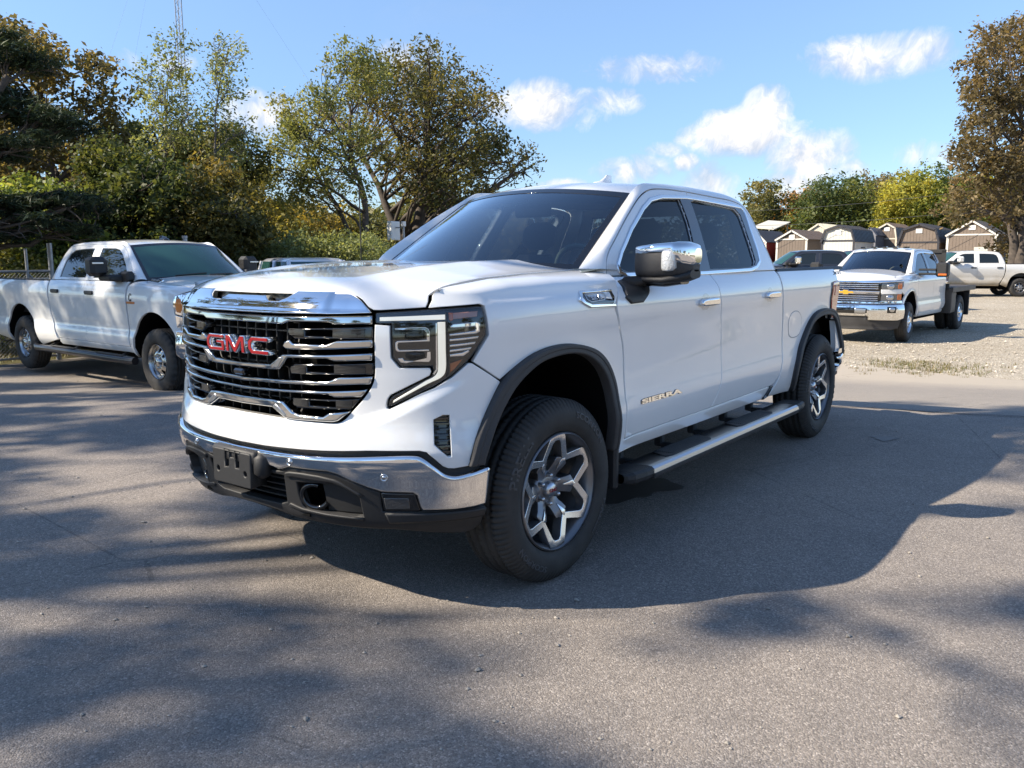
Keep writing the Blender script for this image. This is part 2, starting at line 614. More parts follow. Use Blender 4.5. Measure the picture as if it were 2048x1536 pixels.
M_TINT = glass('tinted_glass', (.22, .25, .29), .42)
M_LENS = glass('lamp_cover', (.95, .96, .97), .45)
M_OPAQUEGLASS = mat('dark_glass', (.012, .016, .017), .02, 0, 0, .8)
M_TEALGLASS = mat('teal_windscreen', (.022, .070, .066), .02, 0, 0, .8)
M_SEAT = mat('seat_fabric', (.13, .13, .135), .8)
M_DASH = mat('dash_plastic', (.13, .15, .135), .6)
M_SHADOWLINE = mat('panel_gap', (.01, .01, .01), .8)
# ------------------------------------------------------------------ ground sheets
def sheet(name, poly, dz, m, h=1.2, **kw):
    P = resample(clean(np.array(poly, float)), h)
    if area(P) < 0: P = P[::-1]
    V, T = fill([P], h)
    Z = ground_z(V[:, 0], V[:, 1])+dz
    return Geo().add(np.column_stack([V, Z]), T, None, True).obj(name, m, None, kind='structure', **kw)

def ground_mat(name, kind):
    m = bpy.data.materials.new(name); m.use_nodes = True
    nt = NT(m.node_tree); p = nt.n['Principled BSDF']
    p.inputs['Specular IOR Level'].default_value = .25
    tc = nt.new('ShaderNodeTexCoord'); co = tc.outputs['Object']
    def vor(scale, feat='F1', out=0):
        v = nt.new('ShaderNodeTexVoronoi', feature=feat); v.inputs['Scale'].default_value = scale
        nt.link(co, v.inputs['Vector']); return v.outputs[out]
    big = nt.noise(co, .35, 5, .6); mid = nt.noise(co, 4.0, 5, .65); fine = nt.noise(co, 220, 2, .6)
    if kind == 'asphalt':
        st = vor(160, out=1)                     # one random colour per stone
        sep = nt.new('ShaderNodeSeparateColor'); nt.link(st, sep.inputs[0])
        stone = nt.ramp(sep.outputs[0], [(.0, (.150, .132, .117)), (.30, (.215, .190, .169)), (.62, (.265, .236, .209)), (.86, (.325, .29, .258)), (1., (.46, .413, .37))])
        c = nt.mix(nt.math('MULTIPLY', nt.math('SUBTRACT', fine, .35), 1.3, clamp=True), stone, (.225, .201, .181))
        sh = nt.ramp(nt.math('ADD', nt.math('MULTIPLY', big, .6), nt.math('MULTIPLY', mid, .4)), [(.28, (.72, .72, .74)), (.5, (.97, .96, .95)), (.72, (1.18, 1.15, 1.10))])
        c = nt.mix(1.0, c, sh, 'MULTIPLY')
        # the older, paler lane beyond the joint
        sp = nt.new('ShaderNodeSeparateXYZ'); nt.link(co, sp.inputs[0])
        far = nt.math('MULTIPLY', nt.math('SUBTRACT', -5.35, nt.math('ADD', sp.outputs[0], nt.math('MULTIPLY', sp.outputs[1], .16))), 3.0, clamp=True)
        c = nt.mix(nt.math('MULTIPLY', far, .45), c, (.33, .30, .26))
        dust = nt.math('MULTIPLY', nt.math('SUBTRACT', -8.3, nt.math('ADD', sp.outputs[0], nt.math('MULTIPLY', mid, 1.2))), .8, clamp=True)
        c = nt.mix(nt.math('MULTIPLY', dust, .75), c, (.46, .40, .32))
        # fine cracks
        cr = vor(.55, 'DISTANCE_TO_EDGE')
        crk = nt.math('LESS_THAN', nt.math('ADD', cr, nt.math('MULTIPLY', mid, .012)), .0085)
        c = nt.mix(nt.math('MULTIPLY', crk, nt.math('MULTIPLY', nt.math('GREATER_THAN', big, .50), .35)), c, (.05, .046, .043))
        nt.link(c, p.inputs['Base Color']); p.inputs['Roughness'].default_value = .85
        d = vor(160)
        hgt = nt.math('ADD', nt.math('MULTIPLY', d, -1.0), nt.math('MULTIPLY', fine, .25))
        b = nt.new('ShaderNodeBump'); b.inputs['Strength'].default_value = .55; b.inputs['Distance'].default_value = .006
        nt.link(hgt, b.inputs['Height']); nt.link(b.outputs[0], p.inputs['Normal'])
    elif kind == 'gravel':
        st = vor(52, out=1)
        sep = nt.new('ShaderNodeSeparateColor'); nt.link(st, sep.inputs[0])
        stone = nt.ramp(sep.outputs[0], [(0, (.24, .205, .165)), (.4, (.40, .352, .285)), (.75, (.52, .465, .385)), (1, (.66, .605, .52))])
        sh = nt.ramp(nt.math('ADD', nt.math('MULTIPLY', big, .55), nt.math('MULTIPLY', mid, .45)), [(.32, (.78, .74, .66)), (.68, (1.1, 1.1, 1.08))])
        nt.link(nt.mix(1.0, stone, sh, 'MULTIPLY'), p.inputs['Base Color']); p.inputs['Roughness'].default_value = .95
        b = nt.new('ShaderNodeBump'); b.inputs['Strength'].default_value = .9; b.inputs['Distance'].default_value = .018
        nt.link(nt.math('MULTIPLY', vor(52), -1.0), b.inputs['Height']); nt.link(b.outputs[0], p.inputs['Normal'])
    else:
        c = nt.ramp(nt.math('ADD', nt.math('MULTIPLY', big, .4), nt.math('MULTIPLY', mid, .6)), [(.3, (.055, .050, .022)), (.5, (.11, .10, .042)), (.7, (.19, .155, .08))])
        nt.link(c, p.inputs['Base Color']); p.inputs['Roughness'].default_value = .95
        b = nt.new('ShaderNodeBump'); b.inputs['Strength'].default_value = .8; b.inputs['Distance'].default_value = .05
        nt.link(nt.noise(co, 30, 5, .7), b.inputs['Height']); nt.link(b.outputs[0], p.inputs['Normal'])
    return m
M_ASPHALT = ground_mat('asphalt', 'asphalt'); M_GRAVEL = ground_mat('gravel', 'gravel'); M_GROUND = ground_mat('rough_grass', 'grass')

def build_ground():
    r = np.concatenate([np.linspace(0, 70, 71), np.array([80, 95, 120, 160, 240, 400, 700, 1200])])
    t = np.linspace(0, 2*np.pi, 97)[:-1]
    P = np.stack([np.outer(np.cos(t), r)-4, np.outer(np.sin(t), r), np.zeros((96, len(r)))], -1)
    P[..., 2] = ground_z(P[..., 0], P[..., 1])-.05
    gridsurf(P, closed_u=True, flip=True).obj('ground', M_GROUND, None, kind='structure')
    e = np.random.default_rng(3)
    edge = [(-11.6+.14*math.sin(y*1.7)+e.normal(0, .05), y) for y in np.arange(-12.9, 40, .8)]
    sheet('asphalt', edge+[(34, 40), (34, -12.9)], 0, M_ASPHALT)
    sheet('gravel_lot', [(x+.5, y) for x, y in edge]+[(-62, 40), (-62, -16), (-12.5, -13.5)], -.004, M_GRAVEL, 1.6)
    # patch stains and a wet drip
    for (px, py, rx, ry, c) in ((1768, 877, .09, .045, (.06, .056, .053)), (1262, 975, .30, .12, (.055, .052, .05))):
        d = ray(px, py); q = CAMP+d*(-CAMP[2]/d[2])
        tt = np.linspace(0, 2*np.pi, 33)[:-1]
        k = 1+.25*np.sin(3*tt+1)+.15*np.sin(7*tt)
        sheet('oil_stain', np.stack([q[0]+rx*k*np.cos(tt), q[1]+ry*k*2*np.sin(tt)], 1), .004, mat('stain'+str(px), c, .5), .1)
    # joint between the two asphalt lanes
    J = []
    for y in np.arange(-3, 12, .12):
        x = -5.35-.16*y+.02*math.sin(y*5)+e.normal(0, .012)
        J.append([(x-.012, y, .003), (x+.012+abs(e.normal(0, .006)), y, .003)])
    J = np.array(J); J[..., 2] += ground_z(J[..., 0], J[..., 1])
    gridsurf(J).obj('asphalt_joint', mat('joint_tar', (.035, .032, .03), .8), None, kind='structure')
    # loose stones on the asphalt
    ico = np.array([(0, 0, 1), (.9, 0, .2), (.28, .85, .2), (-.72, .53, .2), (-.72, -.53, .2), (.28, -.85, .2), (0, 0, -.5)])
    fs = [(0, 1, 2), (0, 2, 3), (0, 3, 4), (0, 4, 5), (0, 5, 1), (6, 2, 1), (6, 3, 2), (6, 4, 3), (6, 5, 4), (6, 1, 5)]
    def stones(name, pts, sizes, m):
        g = Geo()
        for (x, y), s in zip(pts, sizes):
            a = e.uniform(0, 6.28); c, q = math.cos(a), math.sin(a)
            V = ico*(s*e.uniform(.7, 1.3, (7, 3)))*[1, .8, .6]
            V = np.stack([V[:, 0]*c-V[:, 1]*q+x, V[:, 0]*q+V[:, 1]*c+y, V[:, 2]+float(ground_z(x, y))+s*.2], -1)
            g.add(V, fs, None, False)
        return g.obj(name, m, None, kind='stuff', label='small pale stones scattered loosely over the asphalt' if 'pebble' in name else 'crushed pale stones lying over the gravel lot', cat='stones')
    pts = [(CAMP[0]-_u*math.cos(a), CAMP[1]-_u*math.sin(a)) for _u, a in zip(e.uniform(1.9, 9, 420), e.uniform(RAD(5), RAD(70), 420))]
    stones('pebbles', pts, np.exp(e.normal(-4.9, .35, 420)), mat('pebble', (.33, .30, .26), .9, var=(60, .4)))
    yy = e.uniform(-6, 7, 15000); xx = -11.35-np.abs(e.exponential(6, 15000))
    stones('gravel_stones', list(zip(xx, yy)), np.exp(e.normal(-4.35, .45, 15000)), mat('gravel_stone', (.50, .45, .375), .9, var=(12, .5)))
    # dry grass along the edge of the asphalt
    V, F, T = [], [], []
    n = 0
    def tuft(x, y, hgt, k):
        nonlocal n
        z = float(ground_z(x, y))
        for _ in range(k):
            a = e.uniform(0, 6.28); l = hgt*e.uniform(.5, 1.2); w = .006
            bx, by = x+e.normal(0, .05), y+e.normal(0, .05)
            dx, dy = math.cos(a), math.sin(a)
            V.extend([(bx-dy*w, by+dx*w, z-.01), (bx+dy*w, by-dx*w, z-.01), (bx+dx*l*.5, by+dy*l*.5, z+l*.8)])
            F.append((n, n+1, n+2)); n += 3
            T.extend([e.uniform(0, 1)]*3)
    for _ in range(1500):
        y = e.uniform(-5, 8); x = -12.1+e.normal(0, .55)
        if e.uniform() < .5+.5*math.sin(y*2.3+1): tuft(x, y, .07, 9)
    for _ in range(900):
        y = -13.2-abs(e.exponential(1.2)); x = e.uniform(-9, 3)
        tuft(x, y, .13, 9)
    me = bpy.data.meshes.new('grass_tufts'); me.from_pydata(V, [], F)
    at = me.attributes.new('tint', 'FLOAT_COLOR', 'POINT')
    T = np.array(T)[:, None]
    c = np.where(T < .55, np.array([.25, .20, .09]), np.array([.11, .12, .035]))*(.7+.6*T)
    at.data.foreach_set('color', np.column_stack([c, np.ones(len(c))]).ravel())
    me.materials.append(leaf_mat('grass_blade', .2))
    o = bpy.data.objects.new('grass_tufts', me); COL.objects.link(o)
    put(o, None, 'dry yellow grass growing along the edges of the asphalt', 'grass', kind='stuff')

def leaf_mat(name, trans=.35):
    if name in MATS: return MATS[name]
    m = bpy.data.materials.new(name); m.use_nodes = True
    nt = NT(m.node_tree); nt.n.clear()
    out = nt.new('ShaderNodeOutputMaterial')
    at = nt.new('ShaderNodeAttribute', attribute_name='tint')
    d = nt.new('ShaderNodeBsdfPrincipled'); d.inputs['Roughness'].default_value = .55; d.inputs['Specular IOR Level'].default_value = .3
    t = nt.new('ShaderNodeBsdfTranslucent')
    nt.link(at.outputs[0], d.inputs['Base Color'])
    nt.link(nt.mix(1.0, at.outputs[0], (1.5, 1.35, .7), 'MULTIPLY'), t.inputs[0])
    mx = nt.new('ShaderNodeMixShader'); mx.inputs[0].default_value = trans
    nt.link(d.outputs[0], mx.inputs[1]); nt.link(t.outputs[0], mx.inputs[2]); nt.link(mx.outputs[0], out.inputs[0])
    MATS[name] = m
    return m
build_ground()


# ------------------------------------------------------------------ storage sheds
def shed(name, label, group, xf, y0, y1, zg, ze, zp, L, kind, cw, cr, ct, plinth=True, door=None, side=None, vent=True, seed=1):
    """gable or gambrel shed; front wall in the plane x = xf facing +x"""
    w = y1-y0; yc = (y0+y1)/2
    root = empty(name, (xf, yc, zg), label=label, cat='shed', group=group)
    ze -= zg; zp -= zg
    mw = mat('siding_'+str(cw), cw, .75, var=(3, .10)); mr = mat('roof_'+str(cr), cr, .45, var=(2, .2)); mt = mat('trim_'+str(ct), ct, .6, var=(4, .06))
    h = w/2
    if kind == 'gable':
        prof = [(-h, 0), (-h, ze), (0, zp), (h, ze), (h, 0)]
    else:
        zm = ze+(zp-ze)*.70
        prof = [(-h, 0), (-h, ze), (-h*.80, zm), (0, zp), (h*.80, zm), (h, ze), (h, 0)]
    n = len(prof)
    V = [(0, a, b) for a, b in prof]+[(-L, a, b) for a, b in prof]
    F = [tuple(range(n))[::-1], tuple(range(n, 2*n))]+[(i, i+1, n+i+1, n+i) for i in (0, n-2)]
    Geo().add(V, [f[::-1] if k == 0 else f for k, f in enumerate(F)], None, False).obj('wall', mw, root)
    g = Geo()          # upright siding battens
    roofz = lambda y: np.interp(y, [p[0] for p in prof[1:-1]], [p[1] for p in prof[1:-1]])
    for y in np.arange(-h+.16, h-.1, .2):
        g.join(box(0, .012, y-.012, y+.012, .05, float(roofz(y))-.03))
    for x in np.arange(-.2, -L, -.2):
        g.join(box(x-.012, x+.012, h, h+.012, .05, ze-.03))
    o = g.obj('siding_batten', mw, root); o['kind'] = 'stuff'
    pr = np.array(prof[1:-1]); ov = .10
    for i in range(len(pr)-1):
        a, b = pr[i].copy(), pr[i+1].copy()
        dirv = (b-a)/np.linalg.norm(b-a); nv = np.array([-dirv[1], dirv[0]])
        if nv[1] < 0: nv = -nv
        if i == 0: a = a-dirv*ov
        if i == len(pr)-2: b = b+dirv*ov
        q = [a+nv*.01, b+nv*.01, b+nv*.055, a+nv*.055]
        V = [(.12, y, z) for y, z in q]+[(-L-.1, y, z) for y, z in q]
        g = Geo().add(V, [(0, 1, 2, 3)[::-1], (4, 5, 6, 7), (0, 4, 5, 1), (1, 5, 6, 2), (2, 6, 7, 3), (3, 7, 4, 0)], None, False)
        for x in np.arange(-.1, -L, -.35):       # standing ribs
            V = [(x, *(a+nv*.055)), (x, *(b+nv*.055)), (x, *(b+nv*.08)), (x, *(a+nv*.08))]
            V2 = [(x-.04, p[1], p[2]) for p in V]
            g.add(V+V2, [(0, 1, 2, 3), (7, 6, 5, 4), (3, 2, 6, 7)], None, False)
        g.obj('roof_panel', mr, root)
        q = [a-nv*.09, b-nv*.09, b+nv*.02, a+nv*.02]     # fascia board
        V = [(.155, y, z) for y, z in q]+[(.125, y, z) for y, z in q]
        Geo().add(V, [(0, 1, 2, 3), (4, 5, 6, 7)[::-1], (0, 1, 5, 4), (2, 3, 7, 6)], None, False).obj('fascia_board', mt, root)
    for y in (-h, h-.12):
        box(0, .03, y-.01, y+.13, 0, ze-.02).obj('corner_board', mt, root)
    box(.012, .035, -h+.1, h-.1, ze-.05, ze+.05).obj('header_board', mt, root)
    if vent:
        box(.012, .04, -.20, .20, zp-.62, zp-.32).obj('gable_vent', mat('vent_white', (.75, .74, .70), .6), root)
    if door:
        box(.013, .03, door[0], door[1], .1, 2.0).obj('door', mat('shed_door', door[2], .6), root)
    return root

def build_sheds():
    def at(px0, px1, pe, pp, D):
        a = at_depth(px0, pe, D); b = at_depth(px1, pe, D); c = at_depth((px0+px1)/2, pp, D)
        return a[0], a[1], b[1], a[2], c[2]
    TAN, BRN, WHT, DRK, CRM = (.185, .145, .115), (.10, .075, .062), (.66, .64, .58), (.03, .03, .038), (.62, .56, .45)
    G = 'storage sheds standing in a row beyond the gravel lot'
    rows = [('storage_shed', 'tan gable shed with white trim, leftmost of the tan sheds', 1553, 1630, 479, 461, 60, 6, 'gable', TAN, BRN, WHT, None),
            ('barn_shed', 'white barn-roofed shed with a dark metal roof', 1643, 1723, 482, 452, 58, 5, 'gambrel', (.60, .585, .53), DRK, DRK, None),
            ('barn_shed', 'tall tan barn-roofed shed partly behind the big tan barn', 1752, 1801, 478, 447, 66, 6, 'gambrel', TAN, BRN, CRM, None),
            ('barn_shed', 'big tan barn-roofed shed with dark roof edges, widest in the row', 1796, 1890, 485, 449, 58, 6, 'gambrel', TAN, DRK, DRK, None),
            ('storage_shed', 'tan gable shed with white trim half hidden by the brown oak', 1894, 2004, 470, 442, 56, 5, 'gable', TAN, (.05, .05, .055), WHT, (.2, 1.0, (.55, .53, .48))),
            ('storage_shed', 'small red shed with white trim beside the white pickup\'s cab', 1490, 1545, 484, 462, 61, 5, 'gable', (.28, .03, .022), DRK, WHT, None),
            ('storage_shed', 'narrow grey metal shed behind the white barn shed', 1728, 1756, 470, 456, 64, 5, 'gable', (.11, .11, .13), (.09, .09, .105), (.2, .2, .22), None)]
    for nm, lab, p0, p1, pe, pp, D, L, kind, cw, cr, ct, dr in rows:
        xf, y0, y1, ze, zp = at(p0, p1, pe, pp, D)
        zg = float(ground_z(xf, (y0+y1)/2))
        shed(nm, lab, G, xf, y0, y1, zg, ze, zp, L, kind, cw, cr, ct, door=dr)
    # open carport with a pale roof
    xf, y0, y1, ze, zp = at(1508, 1555, 456, 440, 74)
    zg = float(ground_z(xf, y0))
    r = empty('carport', (xf, (y0+y1)/2, zg), label='open carport with a pale tin roof on posts behind the red shed', cat='carport')
    hw = (y1-y0)/2; h = ze-zg
    V = [(.2, -hw-.2, h), (.2, hw+.2, h-.2), (-4, -hw-.2, h+.75), (-4, hw+.2, h+.55)]
    Geo().add(V+[(a, b, c+.06) for a, b, c in V], [(0, 1, 3, 2), (4, 6, 7, 5), (0, 4, 5, 1), (1, 5, 7, 3)], None, False).obj('roof', mat('pale_tin', (.60, .56, .46), .5), r)
    for x in (0, -3.8):
        for y in (-hw, hw):
            box(x-.05, x+.05, y-.05, y+.05, 0, h+(.0 if x == 0 else .5)).obj('post', mat('post_grey', (.25, .24, .22), .7), r)
    # long pale roof behind the white barn
    xf, y0, y1, ze, zp = at(1600, 1690, 466, 455, 78)
    zg = float(ground_z(xf, y0))
    shed('storage_building', 'long low building with a cream roof behind the tan sheds', None, xf, y0, y1, zg, ze-.3, zp+.3, 10, 'gable', CRM, (.62, .58, .45), CRM, vent=False)
    xf, y0, y1, ze, zp = at(2030, 2120, 470, 440, 70)
    shed('storage_building', 'white building behind the oak at the right edge', None, xf, y0, y1, float(ground_z(xf, y0)), ze, zp, 8, 'gable', WHT, (.4, .4, .4), WHT, vent=False)
build_sheds()


# ------------------------------------------------------------------ fence, mast, wires
M_GALV = mat('galvanised_steel', (.30, .31, .33), .45, .6, var=(8, .2))
def post(name, label, px, ytop, depth, r, group=None, cat='fence post'):
    b = on_ground(px, depth); top = at_depth(px, ytop, depth)
    g = tube([(0, 0, 0), (0, 0, top[2]-b[2])], r, 10).join(lathe_y([(.001, 0), (r*1.25, 0)], 4))
    g = tube([(0, 0, 0), (0, 0, top[2]-b[2])], r, 10).join(tube([(0, 0, top[2]-b[2]-.02), (0, 0, top[2]-b[2]+.03)], r*1.2, 10))
    o = g.obj(name, M_GALV, None, label=label, cat=cat, group=group); o.location = b
    return o
def build_fence():
    A, B = on_ground(-60, 14.2), on_ground(108, 15.2)
    r = empty('chain_link_fence', tuple(A), label='galvanised chain-link fence with rails at the left edge behind the truck', cat='fence')
    d = (B-A); L = np.linalg.norm(d[:2]); u = np.array([d[0]/L, d[1]/L, 0])
    H = 1.62
    P = lambda s, z: u*s+np.array([0, 0, z+d[2]*s/L])
    for z in (.08, H-.30, H):
        tube([P(0, z), P(L, z)], .022, 8).obj('rail', M_GALV, r)
    for k, hh, rr in ((0, 2.0, .03), (L*.70, 2.02, .026), (L, 2.12, .045)):
        tube([P(k, 0), P(k, hh)], rr, 10).obj('post', M_GALV, r)
    tube([P(L*.72, H-.05), P(L*.98, .9)], .016, 6).obj('brace', M_GALV, r)
    g = Geo()
    for s in np.arange(-H, L, .065):
        for q in (1, -1):
            s0, s1 = (s, s+H) if q > 0 else (s+H, s)
            a, b = np.array([s0, .05]), np.array([s1, H])
            lo, hi = max(0, min(s0, s1)), min(L, max(s0, s1))
            if hi-lo < .05: continue
            f = lambda t: a+(b-a)*((t-s0)/(s1-s0))
            p0, p1 = f(lo), f(hi)
            g.join(tube([P(*p0), P(*p1)], .0022, 3, False))
    o = g.obj('wire_mesh', M_GALV, r); o['kind'] = 'stuff'
    post('fence_post', 'short galvanised post showing above the left truck\'s roof, nearer its antenna', 337, 477, 15.8, .035, 'fence posts behind the left truck')
    post('fence_post', 'short galvanised post showing above the left truck\'s roof, farther from its antenna', 377, 475, 16.0, .045, 'fence posts behind the left truck')
build_fence()

def build_mast():
    D = 85
    b = on_ground(392, D); H = 42
    r = empty('radio_mast', tuple(b), label='tall thin lattice radio mast rising behind the left trees', cat='mast')
    m = mat('mast_steel', (.30, .31, .33), .6, .4)
    tri = [np.array([.34*math.cos(a), .34*math.sin(a), 0]) for a in (0, 2.094, 4.189)]
    for t in tri:
        tube([t, t+[0, 0, H]], .045, 5).obj('leg', m, r)
    g = Geo()
    for z in np.arange(0, H-.8, .8):
        for i in range(3):
            g.join(tube([tri[i]+[0, 0, z], tri[(i+1) % 3]+[0, 0, z+.8]], .018, 3, False))
    o = g.obj('lattice_brace', m, r); o['kind'] = 'stuff'
    for a in (0.6, 2.7, 4.6):
        e = np.array([26*math.cos(a), 26*math.sin(a), 0])
        tube([(0, 0, 38), e], .006, 4).obj('guy_wire', m, r)
build_mast()

def build_utilities():
    # white cabinet on a post among the centre trees
    D = 27
    c = at_depth(794, 462, D); b = on_ground(806, D)
    r = empty('meter_post', tuple(b), label='white metal box with a grey post beside the centre oak', cat='utility box')
    box(-.2, .2, c[1]-b[1]-.11, c[1]-b[1]+.11, c[2]-b[2]-.30, c[2]-b[2]+.30, .02).obj('box', mat('white_box', (.72, .72, .70), .5), r)
    tube([(0, .1, 0), (0, .1, c[2]-b[2]+.15)], .035, 8).obj('post', M_GALV, r)
    box(-.06, .06, .04, .16, c[2]-b[2]+.13, c[2]-b[2]+.29, .01).obj('meter', mat('white_box', (.7, .7, .7)), r)
    tube([(0, c[1]-b[1], c[2]-b[2]+.1), (0, .1, c[2]-b[2]+.1)], .02, 6).obj('conduit', M_GALV, r)
    b = on_ground(725, 19)
    g = tube([(0, 0, 0), (0, 0, 3.4)], .014, 6); o = g.obj('whip_pole', M_BLACKPL, None, label='thin black upright pole before the centre trees', cat='pole'); o.location = b
    # transformer far behind
    b = on_ground(630, 60)
    r = empty('utility_pole', tuple(b), label='wooden utility pole with two grey transformers among the centre trees', cat='utility pole')
    tube([(0, 0, 0), (0, 0, 5.0)], .12, 8).obj('pole', mat('pole_wood', (.13, .11, .09), .9), r)
    for y in (-.35, .35):
        tube([(0, y, 3.0), (0, y, 3.9)], .24, 12).obj('transformer', mat('transformer_grey', (.42, .44, .45), .5), r)
    # power lines over the sheds
    for i, (a, b2) in enumerate((((1380, 425, 60), (2150, 350, 52)), ((1380, 452, 60), (2150, 395, 52)))):
        p, q = at_depth(*a), at_depth(*b2)
        t = np.linspace(0, 1, 24)[:, None]
        P = p*(1-t)+q*t; P[:, 2] -= .5*4*t[:, 0]*(1-t[:, 0])
        tube(P, .012, 4).obj('power_line', mat('wire', (.10, .10, .10), .6), None, label=('upper' if i == 0 else 'lower')+' power line hanging in front of the trees above the sheds', cat='cable', group='power lines above the sheds')
build_utilities()
# ------------------------------------------------------------------ pickup trucks: wrapped body surface
def pch(x, X, Y):
    m = np.gradient(Y, X)
    x = np.clip(x, X[0], X[-1])
    i = np.clip(np.searchsorted(X, x)-1, 0, len(X)-2)
    h = X[i+1]-X[i]; t = (x-X[i])/h
    return (2*t**3-3*t**2+1)*Y[i]+(t**3-2*t**2+t)*h*m[i]+(-2*t**3+3*t**2)*Y[i+1]+(t**3-t**2)*h*m[i+1]

class Rig:
    """body skin: a plan curve (s = length along it from the middle of the nose) pushed in and out with height"""
    def __init__(s, PL, side, front, arches, blend=(.75, 1.5), bulge=.022, G=None):
        PC = catm(PL, 24)
        PC[:4, 0] = PC[0, 0]-(PC[0, 0]-PC[4, 0])*(np.arange(4)/4.)**2
        s.PC = PC
        s.SS = np.concatenate([[0], np.cumsum(np.linalg.norm(np.diff(PC, axis=0), axis=1))])
        T = nrm(np.gradient(PC, axis=0))
        s.NN = np.stack([T[:, 1], -T[:, 0]], 1)
        s.NN[0] = (1, 0)
        s.side = np.array(side).T; s.front = np.array(front).T
        s.arches, s.blend, s.bulge = arches, blend, bulge
        s.Gf = G
        s.extra = None
        s.side_extra = None
    def plan(s, u):
        a = np.abs(u); sg = np.where(np.asarray(u) < 0, -1, 1)
        x = np.interp(a, s.SS, s.PC[:, 0]); y = np.interp(a, s.SS, s.PC[:, 1])
        nx = np.interp(a, s.SS, s.NN[:, 0]); ny = np.interp(a, s.SS, s.NN[:, 1])
        l = np.hypot(nx, ny)
        return x, y*sg, nx/l, ny*sg/l
    def W(s, u, z, d=0.):
        u = np.asarray(u, float); z = np.asarray(z, float)
        x, y, nx, ny = s.plan(u)
        w = sstep(*s.blend, np.abs(u))
        o = pch(z, *s.front)*(1-w)+pch(z, *s.side)*w
        if s.side_extra is not None:
            o = o+s.side_extra(np.abs(u), x, z)
        for ax, az, ar in s.arches:
            r = np.hypot(x-ax, z-az)
            o = o+s.bulge*np.exp(-((r-ar)/.13)**2)*w
        if s.extra is not None:
            o = o+s.extra(np.abs(u), z)
        o = o+d
        return np.stack([x+nx*o, y+ny*o, z+0*x], -1)
    def sx(s, x):
        return np.interp(-np.asarray(x, float), -s.PC[:, 0], s.SS)
    def WX(s, x, z, d=0.):
        return s.W(s.sx(x), z, d)
    def G(s, x, z, d=0.):
        x = np.asarray(x, float); z = np.asarray(z, float)
        y = s.Gf(x, z); e = 1e-3
        gx = (s.Gf(x+e, z)-s.Gf(x-e, z))/(2*e); gz = (s.Gf(x, z+e)-s.Gf(x, z-e))/(2*e)
        l = np.sqrt(1+gx**2+gz**2)
        return np.stack([x-gx/l*d, y+d/l, z-gz/l*d], -1)
    def P(s, pts, d=0.):
        p = np.array(pts, float)
        return s.W(p[:, 0], p[:, 1], d)

def bez2(a, b, c, n):
    t = np.linspace(0, 1, n)[:, None, None]
    return (1-t)**2*a[None]+2*t*(1-t)*b[None]+t**2*c[None]

def windscreen_f(sp):
    xb, yb, zb, xt, yt, zt = sp['ws']
    cb, ct = sp.get('wscurve', (.20, .14))
    def f(u, v, d=0.):
        q = 1-u*u
        x = (xb+cb*q)*(1-v)+(xt+ct*q)*v
        z = (zb+.03*q)*(1-v)+(zt+.04*q)*v
        y = (yb*(1-v)+yt*v)*u
        bl = .022*4*v*(1-v)*(1-u**4)
        n = np.array([.5, 0, .86])
        k = (bl+d)
        return np.stack([x+n[0]*k, y+.25*u*d, z+n[2]*k], -1)
    return f

def ring(P, w):
    """outline grown outwards by w"""
    P = clean(P)
    if area(P) < 0: P = P[::-1]
    return inset(resample(P, .05), -w)

